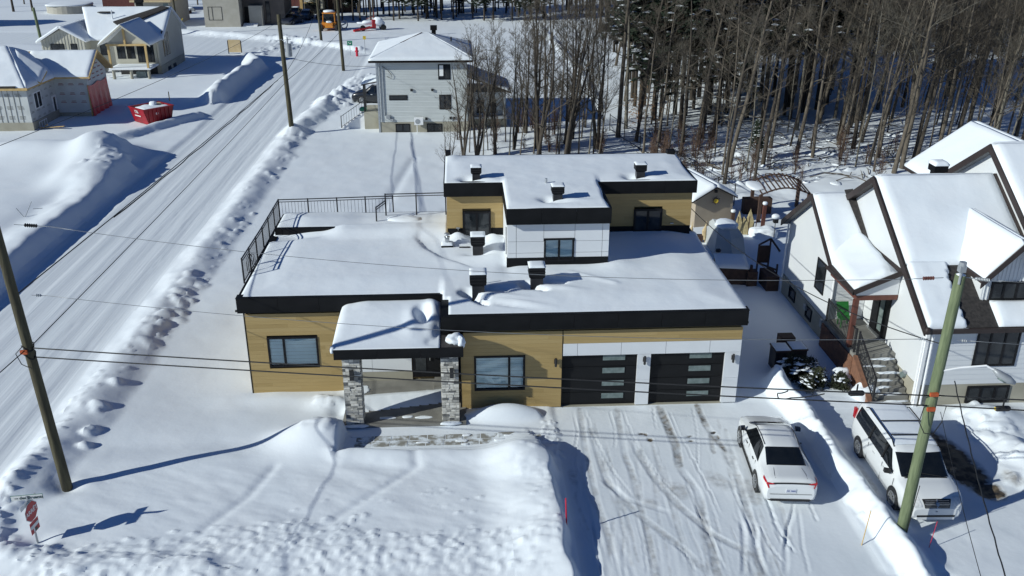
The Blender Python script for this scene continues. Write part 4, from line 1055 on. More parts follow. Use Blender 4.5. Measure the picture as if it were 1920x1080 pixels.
m = MB(); m.cyl((-11.98, 1.8, 3.38), .05, .1, 8, axis='x'); m.build('camera_dome', M['trim'], H)
m = MB(); m.cyl((6.62, -.0, 3.32), .05, .1, 8, axis='x'); m.build('camera_dome', M['trim'], H)
blob('snow_clump', (6.68, .1, 3.42), (.06, .12, .08), H, seed=46, n=8)

# pavers showing through the trodden snow of the front walk
Wk = thing('front_walk', 'strip of grey concrete pavers half showing through trodden snow before the porch', 'walkway', (-4.9, -2.1, 0))
for r_ in range(2):
    for k in range(9):
        if k > 7 and r_ == 0: continue
        x0 = -7.45+k*.62+(.05 if r_ else 0); y0 = -2.40+r_*.36
        piece('paver', (x0+.012, y0+.012, -.02), (x0+.60, y0+.33, ground_at(x0+.3, y0+.17)+.004+.004*((k*7+r_*3) % 3)), M['paver'], Wk)
piece('paver', (-1.55, -2.3, -.02), (-.95, -2.0, ground_at(-1.25, -2.15)+.006), M['paver'], Wk)
# blotches of snow on the pavers are patches of thin snow lying on them
for k in range(8):
    rg = random.Random(k+900); x = rg.uniform(-7.4, -2.0); y = rg.uniform(-2.4, -1.72)
    o = blob('thin_snow', (x, y, ground_at(x, y)+.012), (rg.uniform(.08, .3), rg.uniform(.04, .12), .012), Wk, seed=k+50, n=6, rough=.7)

# ------------------------------------------------------------------ pitched houses: helpers
def roof_plane(par, A, B, Cc, D, th=.16, snow=.22, mat='fascia', seed=1, lumps=.03, inset=.0, fn=None, edge=.3, name='roof'):
    A, B, Cc, D = map(Vector, (A, B, Cc, D))
    r = MB().prism([A, B, Cc, D], (0, 0, -th)).build(name, M[mat], par)
    if snow:
        c = (A+B+Cc+D)/4; k = 1-inset
        q = [c+(p-c)*k+Vector((0, 0, .004)) for p in (A, B, Cc, D)]
        snow_slab('roof_snow', *q, snow, r, seed=seed, lumps=lumps, edge=edge, fn=fn)
    return r
def rake_board(par, pts, w=.06, h=.24, name='rake_board', mat='fascia'):
    m = MB()
    for a, b in zip(pts[:-1], pts[1:]):
        a = Vector(a); b = Vector(b); m.prism([a, b, b-Vector((0, 0, h)), a-Vector((0, 0, h))], (w if abs((b-a).x) < 1e-6 else 0, w if abs((b-a).x) >= 1e-6 else 0, 0))
    return m.build(name, M[mat], par)
def siding(par, F, u0, u1, z0, z1, mat, name='clapboard', row=.14, stuff=True, top=None, thick=.016):
    """horizontal lap boards, joined: too thin in the picture to tell one by one"""
    m = MB(); z = z0
    while z < z1-.01:
        zt = min(z+row, z1); a, b = u0, u1
        if top is not None:
            a, b = top((z+zt)/2)
            if b-a < .05: z = zt; continue
        P = [F.p(a, thick, z), F.p(b, thick, z), F.p(b, .002, zt), F.p(a, .002, zt), F.p(a, 0, z), F.p(b, 0, z)]
        m.add(P, [(0, 1, 2, 3), (4, 5, 1, 0)]); z = zt
    o = m.build(name, M[mat], par); o['kind'] = 'stuff'; return o

# ------------------------------------------------------------------ white gabled house at the right
R = thing('gabled_house', 'white house with steep snowy gables, brown rake trim and a side entry porch', 'house', (13.15, -.6, 0))
sl = .655; rz = 7.2; ry = 4.9
def mz(y): return rz-sl*abs(ry-y)
m = MB()
m.prism([(13.15, -.6, -.4), (13.15, 10.4, -.4), (13.15, 10.4, mz(10.4)-.15), (13.15, ry, rz-.15), (13.15, -.6, mz(-.6)-.15)], (4.68, 0, 0))
m.prism([(11.75, 4.6, -.4), (11.75, 10.3, -.4), (11.75, 10.3, 3.70), (11.75, 7.42, 5.62), (11.75, 4.6, 3.75)], (1.38, 0, 0))
m.build('wall', M['whitesiding'], R)
MB().prism([(17.85, -.6, -.4), (17.85, 12.4, -.4), (17.85, 12.4, 4.0), (17.85, 5.1, 8.25), (17.85, -.6, 4.5)], (9, 0, 0)).build('wall', M['whitesiding'], R)
MB().box((13.13, -.62, -.4), (22, -.58, .87)).build('foundation', M['foundation'], R)
MB().box((13.10, -.60, -.4), (13.148, 1.3, .87)).build('foundation', M['foundation'], R)
MB().box((11.70, 4.62, -.4), (11.748, 10.3, .95)).build('foundation', M['foundation'], R)
siding(R, Fr((11.75, 4.6, 0), (1, 0, 0), (0, -1, 0)), 0, 1.38, 1.2, 4.1, 'whitesiding')
siding(R, Fr((13.15, -.6, 0), (1, 0, 0), (0, -1, 0)), 0, 8, .88, 3.5, 'whitesiding', row=.2)
FW = Fr((13.15, -.6, 0), (1, 0, 0), (0, -1, 0))
window(R, FW, 1.87, 3.48, 1.62, 3.37, (2.38, 2.93), fw=.07, proud=.06)
window(R, FW, 1.90, 3.52, .10, .80, (2.43, 2.98), fw=.07, proud=.07)
m = MB(); m.box((13.10, -.66, .0), (13.22, -.585, 3.5)); m.box((13.06, -.60, 0), (13.12, -.48, 3.5)); m.build('corner_trim', M['whitepaint'], R)
MB().cyl((13.32, -.70, .1), .045, 3.35, 8).build('downspout', M['whitepaint'], R)
# roofs
def bare_lower(X, Y): return 0*X
r = roof_plane(R, (12.85, -1.0, mz(-1.0)), (22.0, -1.0, mz(-1.0)), (22.0, ry, rz), (12.85, ry, rz), snow=0)
roof_plane(R, (12.85, 10.8, mz(10.8)), (12.85, ry, rz), (17.9, ry, rz), (17.9, 10.8, mz(10.8)), snow=.24, seed=4)
MB().prism([(14.2, -.98, mz(-.98)+.012), (17.7, -.98, mz(-.98)+.012), (17.7, 2.2, mz(2.2)+.012), (14.2, 2.2, mz(2.2)+.012)], (0, 0, .02)).build('bare_shingles', M['shingle'], R)
def notch(X, Y):
    return -.4*sstep(.16, .0, 14.34-X+.10*np.abs(np.sin(Y*9)))*(Y < 1.0)
snow_slab('roof_snow', (12.93, -.98, mz(-.98)), (14.42, -.98, mz(-.98)), (14.42, 1.35, mz(1.35)), (12.93, 1.35, mz(1.35)), .22, r, seed=5, lumps=.05, edge=.16, nx=24, ny=50, fn=notch)
snow_slab('roof_snow', (12.93, 1.30, mz(1.3)), (17.72, 1.30, mz(1.3)), (17.72, 4.95, rz+.02), (12.93, 4.95, rz+.02), .24, r, seed=6, lumps=.05, edge=.12)
snow_slab('roof_snow', (15.5, -.98, mz(-.98)+.03), (22, -.98, mz(-.98)+.03), (22, -.10, mz(-.1)+.03), (15.5, -.10, mz(-.1)+.03), .16, r, seed=7, lumps=.08, edge=.2)
rake_board(R, [(12.79, -1.0, mz(-1.0)+.06), (12.79, ry, rz+.10), (12.79, 10.8, mz(10.8)+.06)], h=.30)
m = MB(); m.prism([(12.85, -1.0, mz(-1.0)+.20), (13.0, -1.0, mz(-1.0)+.02), (13.0, ry, rz+.02), (12.85, ry, rz+.20)], (0, 0, .03)); 
MB().box((12.8, -1.1, mz(-1.0)-.14), (22, -1.0, mz(-1.0)+.02)).build('gutter', M['fascia'], R)
blob('gutter_end', (12.88, -1.05, mz(-1)-.02), (.12, .10, .14), R, mat='fascia', seed=3, n=6)
# side wing
wz = lambda y: 5.74-.70*abs(7.42-y)
rake_board(R, [(11.40, 4.35, wz(4.35)+.06), (11.40, 7.42, 5.82), (11.40, 10.6, wz(10.6)+.06)], h=.28)
roof_plane(R, (11.46, 4.35, wz(4.35)), (13.6, 4.35, wz(4.35)), (13.6, 7.42, 5.74), (11.46, 7.42, 5.74), snow=.22, seed=8, lumps=.06)
roof_plane(R, (11.46, 10.6, wz(10.6)), (11.46, 7.42, 5.74), (14.6, 7.42, 5.74), (14.6, 10.6, wz(10.6)), snow=.22, seed=9, mat='soffit')
MB().prism([(13.02, 5.2, 4.45), (13.14, 5.2, 4.55), (13.14, 7.3, 6.0), (12.78, 7.3, 5.96)], (0, 0, .05)).build('bare_strip', M['shingle'], R)
SW = Fr((11.75, 10.3, 0), (0, -1, 0), (-1, 0, 0))
window(R, SW, 3.75, 4.75, 1.85, 3.25, (), fw=.07, proud=.04)
window(R, SW, 1.1, 1.9, .25, .80, (), fw=.06, proud=.10); window(R, SW, 3.3, 4.0, .25, .80, (), fw=.06, proud=.10)
m = MB(); m.box((11.60, 6.9, .55), (11.70, 7.15, .8)); m.box((11.6, 5.0, .6), (11.70, 5.2, .95)); m.build('wall_fitting', M['greymetal'], R)
MB().cyl((11.66, 10.25, 0), .045, 3.5, 8).build('downspout', M['whitepaint'], R)
MB().cyl((11.70, 4.56, 0.2), .045, 3.4, 8).build('downspout', M['whitepaint'], R)
# entry porch at the side
pz = lambda x: 3.66+.43*(x-11.32)
pr = MB().prism([(11.32, 1.85, pz(11.32)), (13.16, 1.85, pz(13.16)), (13.16, 5.4, pz(13.16)), (11.32, 4.5, pz(11.32))], (0, 0, -.14)).build('porch_roof', M['fascia'], R)
snow_slab('roof_snow', (11.36, 1.88, pz(11.36)), (12.95, 1.88, pz(12.95)), (13.12, 6.3, pz(13.12)-.02), (11.50, 5.3, pz(11.5)-.02), .24, pr, seed=10, lumps=.05, edge=.2,
          fn=lambda X, Y: .12*sstep(3.6, 4.9, Y-.4*(X-11.4))-.35*sstep(12.55+.25*(Y-1.9), 12.85+.25*(Y-1.9), X)*(Y < 3.6))
rake_board(R, [(11.28, 1.80, pz(11.28)+.06), (13.16, 1.80, pz(13.16)+.06)], h=.22, w=.05)
m = MB(); m.prism([(11.5, 1.95, 3.42), (13.12, 1.95, 3.42), (13.12, 1.95, pz(13.12)-.15), (11.5, 1.95, pz(11.5)-.15)], (0, .05, 0)); m.build('porch_gable', M['whitesiding'], R)
MB().box((11.5, 1.93, 3.22), (13.12, 2.06, 3.41)).build('beam', M['redwood'], R)
MB().box((11.5, 2.06, 3.22), (11.62, 4.55, 3.41)).build('beam', M['redwood'], R)
MB().box((11.46, 1.93, 1.22), (11.64, 2.11, 3.22)).build('column', M['redwood'], R)
MB().box((11.26, 1.8, 3.52), (11.32, 4.6, 3.64)).build('gutter', M['fascia'], R)
DW = Fr((13.15, 4.6, 0), (0, -1, 0), (-1, 0, 0))
d_ = DW.one('entry_door', M['door'], R, .80, 2.25, 0, .05, 1.22, 3.30)
DW.one('pane', M['frost'], d_, 1.50, 1.85, .052, .065, 1.45, 3.1); DW.one('door_leaf', M['blackgloss'], d_, .9, 1.4, .052, .075, 1.25, 3.2); DW.one('threshold', M['steel'], d_, .8, 2.25, .05, .16, 1.20, 1.26)
MB().box((11.50, 1.35, -.1), (13.14, 4.58, 1.20)).build('landing', M['concrete'], R)
BR = MB().box((11.44, 1.35, -.1), (11.498, 4.55, 1.05)).build('brick_base', M['brick'], R)
m = MB(); z = 0.0; k = 0
while z < 1.0:
    y = 1.35+(.1 if k % 2 else 0)
    while y < 4.5: m.box((11.425, y+.004, z+.004), (11.446, min(y+.205, 4.54), z+.066)); y += .21
    z += .07; k += 1
o = m.build('brick', M['brick'], BR); o['kind'] = 'stuff'
for i in range(7):
    z1 = 1.20-(i+1)*.155; y1 = 1.35-i*.27
    MB().box((11.70, y1-.29, -.1), (13.05, y1-.002, z1)).build('step', M['concrete'], R)
    rg = random.Random(i)
    blob('step_snow', (12.4+rg.uniform(-.3, .3), y1-.16, z1+.0), (rg.uniform(.25, .5), .09, .025), R, seed=60+i, n=6, rough=.8)
MB().prism([(11.46, 1.34, -.1), (11.46, -.45, -.1), (11.46, -.45, .12), (11.46, 1.34, 1.18)], (.22, 0, 0)).build('stair_wall', M['brick'], R)
def rail_run(par, pts, hgt=.95, step=.13):
    r = MB()
    for a, b in zip(pts[:-1], pts[1:]):
        r.bar((a[0], a[1], a[2]+hgt), (b[0], b[1], b[2]+hgt), .05, .04)
    o = r.build('railing', M['rail'], par); r = MB()
    for a, b in zip(pts[:-1], pts[1:]): r.bar((a[0], a[1], a[2]+.1), (b[0], b[1], b[2]+.1), .03)
    r.build('rail', M['rail'], o)
    for a, b in zip(pts[:-1], pts[1:]):
        a, b = Vector(a), Vector(b); n = max(1, int((b-a).length/step))
        for k in range(1, n):
            p = a.lerp(b, k/n); piece('baluster', (p.x-.009, p.y-.009, p.z+.1), (p.x+.009, p.y+.009, p.z+hgt), M['rail'], o)
    for p in pts: MB().box((p[0]-.03, p[1]-.03, p[2]), (p[0]+.03, p[1]+.03, p[2]+hgt+.06)).build('post', M['rail'], o)
    return o
rail_run(R, [(11.56, 4.45, 1.20), (11.56, 1.55, 1.20)]); rail_run(R, [(11.58, 1.30, 1.2), (11.62, -.45, .16)])
# front cross gable
gx, gzr, gze = 16.2, 6.3, 4.92
gl = lambda x: gzr-(gzr-gze)/1.27*abs(x-gx)
MB().prism([(15.2, 0, 3.4), (17.2, 0, 3.4), (17.2, 0, gl(17.2)-.14), (gx, 0, gzr-.14), (15.2, 0, gl(15.2)-.14)], (0, 3.0, 0)).build('gable_wall', M['whitesiding'], R)
GF = Fr((15.2, 0, 0), (1, 0, 0), (0, -1, 0))
m = MB(); u = .06
while u < 1.98: GF.box(m, u, u+.03, 0, .025, 3.9, 4.86+.9*min(u, 2-u)); u += .14
m.build('batten', M['whitesiding'], R)['kind'] = 'stuff'
window(R, GF, .30, 1.75, 3.98, 4.72, (.78, 1.27), fw=.08, proud=.05)
y1 = 3.5
rl = MB().prism([(14.93, -.38, gze), (gx, -.38, gzr), (gx, 3.55, gzr), (14.93, 1.45, gze)], (0, 0, -.14)).build('roof', M['fascia'], R)
snow_slab('roof_snow', (14.98, -.36, gl(14.98)+.004), (gx, -.36, gzr+.004), (gx, 3.7, gzr+.004), (14.98, 1.6, gl(14.98)+.004), .22, rl, seed=12, lumps=.03)
rr_ = MB().prism([(17.47, -.38, gze), (17.47, 1.45, gze), (gx, 3.55, gzr), (gx, -.38, gzr)], (0, 0, -.14)).build('roof', M['fascia'], R)
snow_slab('roof_snow', (gx, -.36, gzr+.004), (17.42, -.36, gl(17.42)+.004), (17.42, 1.6, gl(17.42)+.004), (gx, 3.7, gzr+.004), .22, rr_, seed=13)
rake_board(R, [(14.86, -.44, gze-.02), (gx, -.44, gzr+.06), (17.54, -.44, gze-.02)], h=.26, w=.06)
# taller block behind, right
tz = lambda y: 8.42-sl*abs(5.1-y)
rake_board(R, [(17.44, -1, tz(-1)+.05), (17.44, 5.1, 8.50), (17.44, 10.5, tz(10.5)+.05)], h=.30)
roof_plane(R, (17.5, -1, tz(-1)), (27, -1, tz(-1)), (27, 5.1, 8.42), (17.5, 5.1, 8.42), snow=.24, seed=14)
roof_plane(R, (17.5, 10.5, tz(10.5)), (17.5, 5.1, 8.42), (27, 5.1, 8.42), (27, 10.5, tz(10.5)), snow=.24, seed=15, mat='soffit')
MB().prism([(17.72, 1.3, mz(1.3)+.02), (17.85, 1.3, mz(1.3)+.02), (17.85, 4.9, rz+.04), (17.72, 4.9, rz+.04)], (0, 0, .10)).build('bare_strip', M['fascia'], R)
# rear block with the ridge running back
MB().prism([(18.6, 12.6, -.3), (25, 12.6, -.3), (25, 12.6, 5.2), (21.1, 12.6, 7.5), (18.6, 12.6, 5.4)], (0, -5, 0)).build('wall', M['whitesiding'], R)
roof_plane(R, (18.05, 5.5, 5.45), (21.0, 5.2, 7.55), (21.0, 12.9, 7.55), (18.05, 12.9, 5.45), snow=.24, seed=16)
roof_plane(R, (21.0, 5.2, 7.55), (25, 5.2, 5.2), (25, 12.9, 5.2), (21.0, 12.9, 7.55), snow=.24, seed=17)
v = MB().box((15.55, 5.35, 6.6), (15.95, 5.75, 7.45)).build('roof_vent', M['black'], R)
MB().box((15.47, 5.27, 7.30), (16.03, 5.83, 7.56)).build('vent_head', M['black'], v)
snow_slab('snow_cap', (15.45, 5.25, 7.56), (16.05, 5.25, 7.56), (16.05, 5.85, 7.56), (15.45, 5.85, 7.56), .16, v, seed=70, nx=8, ny=8, edge=.15)
MB().box((13.02, .25, .78), (13.12, .42, .96)).build('meter_base', M['greymetal'], R)
m = MB(); m.cyl((12.96, .33, .82), .12, .16, 12, axis='x'); m.build('electric_meter', M['frost'], R)

# ------------------------------------------------------------------ pale grey two-storey house across the field
G = thing('grey_clapboard_house', 'pale grey two-storey clapboard house with snowy hipped roof behind the bare trees', 'house', (-10.1, 44.2, 0))
gy = 44.2; GD = 8.4
MB().box((-10.1, gy+.02, -.3), (-2.95, gy+GD, 5.72)).build('wall', M['greysiding'], G)
MB().box((-10.12, gy-.01, -.3), (-2.93, gy+GD+.01, .85)).build('foundation', M['foundation'], G)
GFm = Fr((-10.1, gy, 0), (1, 0, 0), (0, -1, 0))
for k in range(37):
    piece('clapboard', (-10.06, gy-.022, .87+k*.13), (-2.99, gy+.018, .87+k*.13+.118), M['greysiding' if k % 3 else 'greysiding2'], G)
siding(G, Fr((-10.1, gy+GD, 0), (0, -1, 0), (-1, 0, 0)), 0, GD, .87, 5.6, 'greysiding')
for (a, b, c, d, sp) in ((4.85, 5.82, 4.22, 5.42, (5.30,)), (4.88, 5.82, 1.85, 3.02, (5.32,)), (.90, 2.36, 2.62, 3.02, ()), (1.30, 2.45, .04, .72, (1.88,)), (3.82, 5.05, .02, .70, (4.4,))):
    window(G, GFm, a, b, c, d, sp, fw=.07, proud=.05, pane='darkglass')
GFm.one('curtain', M['blind'], G, 4.95, 5.26, .02, .035, 4.5, 5.34)
m = MB(); m.box((-10.14, gy-.05, 0), (-10.0, gy+.0, 5.6)); m.cyl((-9.86, gy-.06, .9), .05, 4.7, 8); m.cyl((-9.62, gy-.05, 1.4), .05, 3.9, 8)
m.build('downspout', M['steel'], G)
m = MB(); m.tube([(-9.62, gy-.06, 5.3), (-9.2, gy-.12, 5.0), (-8.9, gy-.12, 4.6), (-8.95, gy-.1, 4.35), (-9.3, gy-.08, 4.5)], .02, 5); m.build('service_cable', M['wire'], G)
m = MB(); m.box((-9.5, gy-.16, 1.15), (-9.2, gy-.02, 1.45)); m.box((-9.2, gy-.14, .95), (-8.95, gy-.02, 1.15)); m.build('meter_box', M['greymetal'], G)
ac = MB().box((-7.26, gy-.55, .72), (-6.55, gy-.2, 1.28)).build('heat_pump', M['whitepaint'], G)
MB().cyl((-6.98, gy-.565, 1.0), .2, .02, 14, axis='y').build('fan_grille', M['greymetal'], ac)
MB().cyl((-7.05, gy-.4, 0), .03, .7, 6).build('bracket', M['whitepaint'], ac)
for x, z in ((-7.4, 3.42), (-5.75, 3.42), (-6.3, 1.12), (-4.35, 1.15), (-4.05, 1.15)):
    MB().box((x-.09, gy-.14, z-.09), (x+.09, gy-.02, z+.09)).build('wall_vent', M['trim'], G)
e0, e1, f0, f1, ez, pk = -10.65, -2.45, gy-.5, gy+GD+.5, 5.78, 7.15
ax, ay = -6.35, (f0+f1)/2
for q in (((e0, f0, ez), (e1, f0, ez), (ax+.15, ay, pk), (ax-.15, ay, pk)), ((e1, f0, ez), (e1, f1, ez), (ax+.15, ay+.1, pk), (ax+.15, ay, pk)), ((e1, f1, ez), (e0, f1, ez), (ax-.15, ay+.1, pk), (ax+.15, ay+.1, pk)), ((e0, f1, ez), (e0, f0, ez), (ax-.15, ay, pk), (ax-.15, ay+.1, pk))):
    rp = MB().prism(q, (0, 0, -.1)).build('roof', M['fascia'], G)
    snow_slab('roof_snow', *[Vector(p)+Vector((0, 0, .01)) for p in q], .20, rp, seed=int(q[0][0]*3+q[0][1]) % 97, lumps=.03, edge=.25)
m = MB(); m.box((e0, f0, ez-.16), (e1, f0+.06, ez)); m.box((e0, f0, ez-.16), (e0+.06, f1, ez)); m.build('fascia', M['fascia'], G)
MB().tube([(-10.1, gy+.5, 6.12), (ax-.2, ay-.2, 7.36)], .03, 5).build('hip_cap', M['redwood'], G)
v = MB().box((-5.8, ay+.4, 6.7), (-5.45, ay+.75, 7.55)).build('roof_vent', M['black'], G); MB().box((-5.9, ay+.3, 7.45), (-5.35, ay+.85, 7.8)).build('vent_head', M['black'], v)
MB().cyl((-4.2, ay-.3, 6.5), .06, .5, 6).build('plumbing_vent', M['trim'], G)
# side porch on the street side
MB().prism([(-11.5, gy+1.4, 3.62), (-10.12, gy+1.4, 3.9), (-10.12, gy+4, 3.9), (-11.5, gy+4, 3.62)], (0, 0, -.1)).build('porch_roof', M['fascia'], G)
snow_slab('roof_snow', (-11.5, gy+1.4, 3.62), (-10.12, gy+1.4, 3.9), (-10.12, gy+4, 3.9), (-11.5, gy+4, 3.62), .16, G, seed=81)
for yy in (1.5, 2.3): MB().box((-11.4, gy+yy, 1.4), (-11.26, gy+yy+.12, 3.55)).build('column', M['trim'], G)
MB().box((-11.4, gy+1.3, -.2), (-10.12, gy+4.2, 1.4)).build('landing', M['foundation'], G)
for i in range(7): MB().box((-11.42-.28*(i+1), gy+1.5, -.2), (-11.42-.28*i-.002, gy+2.7, 1.25-i*.19)).build('step', M['whitepaint'], G)
rail_run(G, [(-11.35, gy+1.4, 1.4), (-13.3, gy+1.4, .1)], step=.25)
blob('green_bin', (-11.5, gy+1.8, 1.55), (.3, .2, .2), G, mat='signgreen', seed=2, n=6)
# lower rear extension at the right
MB().box((-2.93, gy+1.5, -.3), (0.2, gy+5.5, 2.9)).build('wall', M['greysiding'], G)
MB().box((-2.93, gy+1.45, -.3), (0.25, gy+1.5, .8)).build('foundation', M['foundation'], G)
roof_plane(G, (-3.0, gy+1.0, 4.35), (.6, gy+1.0, 3.0), (.6, gy+6, 3.0), (-3.0, gy+6, 4.35), th=.14, snow=.2, seed=83)
MB().box((-.05, gy+1.1, 1.0), (.07, gy+1.25, 3.0)).build('column', M['greymetal'], G)
for k, (x, w_) in enumerate(((-2.2, .6), (-1.1, .5))): window(G, Fr((-2.93, gy+1.5, 0), (1, 0, 0), (0, -1, 0)), x+2.93, x+2.93+w_, 1.2, 2.3, (), fw=.06, proud=.04)
MB().box((-2.9, gy+.6, .9), (.2, gy+1.44, 1.05)).build('deck', M['greymetal'], G)

# ------------------------------------------------------------------ house under construction with white wrap, far left
W = thing('wrapped_house', 'unfinished house in printed white house wrap with a red tarpaulin over its garage opening', 'house', (-38.2, 46.2, 0))
def wall_poly(par, pts, mat='wrap', d=(0, 0, 0), name='wall'): return MB().prism(pts, d).build(name, M[mat], par)
wall_poly(W, [(-48, 46.2, .66), (-38.2, 46.2, .66), (-38.2, 46.2, 3.45), (-48, 46.2, 3.45)], d=(0, 5.3, 0))
wall_poly(W, [(-48, 51.5, .2), (-35.4, 51.5, .2), (-35.4, 51.5, 3.4), (-48, 51.5, 3.4)], d=(0, 4.6, 0))
wall_poly(W, [(-35.4, 51.2, 3.4), (-35.4, 56.1, 3.4), (-35.4, 53.65, 5.0)], d=(-.1, 0, 0), name='gable_wall')
MB().box((-48.05, 46.12, -.3), (-38.12, 51.4, .66)).build('foundation', M['foundation'], W)
MB().box((-38.1, 51.42, -.3), (-35.34, 56.1, .35)).build('foundation', M['foundation'], W)
# straps and print on the front wall
for k in range(9): piece('strap', (-47.6+k*.0, 46.17, .7), (-47.56, 46.195, 3.3), M['wrapgrey'], W) if k == 0 else piece('strap', (-38.45-k*.42, 46.17, .7), (-38.42-k*.42, 46.195, 3.3), M['wrapgrey'], W)
rg = random.Random(5)
pm = MB()
for z in (.95, 1.75, 2.75):
    for k in range(10):
        for q in range(3): x = -38.9-k*.85+rg.uniform(-.05, .05); pm.box((x-.22, 46.18, z+q*.10), (x+.22, 46.198, z+q*.10+.035))
for z in (.8, 1.35, 2.1, 2.7, 3.15):
    for k in range(5): y = 46.7+k*1.0; pm.box((-38.196, y-.25, z), (-38.18, y+.25, z+.03)); pm.box((-38.196, y-.2, z+.09), (-38.18, y+.2, z+.115))
o = pm.build('wrap_print', M['wrapgrey'], W); o['kind'] = 'stuff'
pm = MB()
for z, n_ in ((1.2, 3), (1.9, 3), (2.7, 3)):
    for k in range(n_): x = -37.6+k*.85; pm.box((x-.25, 51.47, z), (x+.2, 51.496, z+.045)); pm.box((x-.2, 51.47, z+.12), (x+.15, 51.496, z+.155))
for z, n_ in ((3.0, 4), (3.35, 4), (3.75, 3), (4.1, 2), (4.4, 1)):
    for k in range(n_): y = 53.65+(k-(n_-1)/2)*1.0; pm.box((-35.396, y-.28, z), (-35.38, y+.28, z+.09))
o = pm.build('wrap_print', M['wrapprint'], W); o['kind'] = 'stuff'
WE = Fr((-38.2, 46.2, 0), (0, 1, 0), (1, 0, 0))
window(W, WE, 1.05, 2.45, 1.5, 2.85, (1.75,), frame='whitepaint', fw=.09, proud=.04); window(W, WE, 1.0, 2.5, -.05, .5, (1.5, 2.0), frame='whitepaint', fw=.06, proud=.1)
o = WE.one('side_door', M['whitepaint'], W, 4.35, 5.2, .0, .04, .15, 1.95); WE.one('pane', M['darkglass'], o, 4.55, 4.9, .042, .055, .4, 1.8)
tp = MB(); ys = np.linspace(51.2, 55.75, 22)
V = []; F = []
for i, y in enumerate(ys):
    bx = .10*math.sin(i*1.3)+.05*math.sin(i*.5)
    for j in range(8):
        t = j/7; V.append((-35.36+.05+bx*t*.8+.10*t, y-.0+(.15*t), 2.72-.18*abs(math.sin(i*.29))-(2.80)*t))
for i in range(21):
    for j in range(7): F.append((i*8+j, i*8+j+1, (i+1)*8+j+1, (i+1)*8+j))
tp.add(V, F); tp.build('tarpaulin', M['tarp'], W, smooth=True)
MB().box((-35.4, 51.3, .0), (-35.3, 51.42, 2.7)).build('opening_frame', M['lumber'], W)
# its roofs: long ridge, two slopes toward the viewer meeting in valleys
def wroof(pts, sd, lum=.05): 
    r = MB().prism(pts, (0, 0, -.12)).build('roof', M['lumber'], W)
    if len(pts) == 4: snow_slab('roof_snow', *[Vector(p)+Vector((0, 0, .01)) for p in pts], .22, r, seed=sd, lumps=lum, edge=.3)
    return r
# garage wing gable (faces the street)
wroof([(-40.5, 50.95, 3.45), (-34.95, 50.95, 3.45), (-34.95, 53.65, 5.2), (-40.5, 53.65, 5.2)], 21)
wroof([(-34.95, 56.5, 3.4), (-42, 56.5, 3.4), (-42, 53.65, 5.2), (-34.95, 53.65, 5.2)], 22)
rake_board(W, [(-34.93, 50.85, 3.52), (-34.93, 53.65, 5.32), (-34.93, 56.6, 3.48)], h=.2, mat='lumber')
# middle gable nose and the main hip
wroof([(-49, 45.8, 3.5), (-38.0, 45.8, 3.42), (-41.0, 50.6, 6.0), (-49, 50.8, 6.3)], 25, .08)
wroof([(-38.0, 45.8, 3.42), (-37.8, 51.4, 3.42), (-40.2, 52.2, 5.35), (-41.0, 50.6, 6.0)], 26, .08)
wroof([(-49, 50.8, 6.3), (-41.0, 50.6, 6.0), (-40.8, 56.4, 3.4), (-49, 56.4, 3.4)], 27)
wroof([(-39.6, 48.3, 4.35), (-37.72, 48.0, 3.55), (-37.72, 49.6, 4.25), (-40.4, 50.6, 5.75)], 28)
MB().box((-49, 45.75, 3.33), (-37.9, 45.83, 3.52)).build('eave_board', M['lumber'], W)
MB().box((-49, 45.70, 3.53), (-38.8, 46.6, 3.66)).build('bare_eave', M['shingle'], W)
m = MB(); m.bar((-38.0, 46.9, .08), (-35.9, 46.6, .25), .25, .04); m.bar((-37.8, 47.4, .1), (-37.2, 46.6, .4), .08); m.build('ramp_board', M['lumber'], W)

# ------------------------------------------------------------------ beige house with a timber porch
B = thing('beige_house', 'beige board and batten house under construction with a raw timber porch', 'house', (-37.9, 72.5, 0))
def wz2(x): return 0
wall_poly(B, [(-47.7, 72.6, -.2), (-43.2, 72.6, -.2), (-43.2, 72.6, 3.5), (-45.45, 72.6, 4.75), (-47.7, 72.6, 3.5)], 'beige', (0, 8, 0))
wall_poly(B, [(-43.2, 74.0, -.2), (-35.75, 74.0, -.2), (-35.75, 74.0, 3.4), (-43.2, 74.0, 3.4)], 'beige', (0, 7, 0))
wall_poly(B, [(-40.2, 72.5, .9), (-35.8, 72.5, .9), (-35.8, 72.5, 3.5), (-38.0, 72.5, 5.2), (-40.2, 72.5, 3.5)], 'beige', (0, 2, 0))
wall_poly(B, [(-35.5, 72.3, -.3), (-35.5, 81.5, -.3), (-35.5, 81.5, 4.2), (-35.5, 78.2, 6.1), (-35.5, 73.6, 3.4), (-35.5, 72.3, 3.3)], 'beige', (-.2, 0, 0))
m = MB(); x = -47.6
while x < -43.2: m.box((x, 72.56, .1), (x+.05, 72.598, 3.55+max(0, 1.2-abs(x+45.45)*.55))); x += .33
m.build('batten', M['beige'], B)['kind'] = 'stuff'
BF = Fr((-47.7, 72.6, 0), (1, 0, 0), (0, -1, 0)); BG = Fr((-40.2, 72.5, 0), (1, 0, 0), (0, -1, 0)); BM = Fr((-43.2, 74.0, 0), (1, 0, 0), (0, -1, 0))
window(B, BF, .95, 2.3, 2.3, 3.22, (), fw=.05, proud=.07); window(B, BF, 3.0, 3.65, 2.3, 3.22, (), fw=.05, proud=.07)
window(B, BM, 1.0, 1.8, 1.8, 3.2, (), fw=.05)
for a, b, c in ((.25, 1.1, 1.65), (1.25, 2.1, 1.65), (2.35, 3.2, 1.25), (3.35, 4.1, 1.25)): window(B, BG, a, b, c, 3.05, ((a+b)/2,), fw=.05)
BE = Fr((-35.5, 71.5, 0), (0, 1, 0), (1, 0, 0))
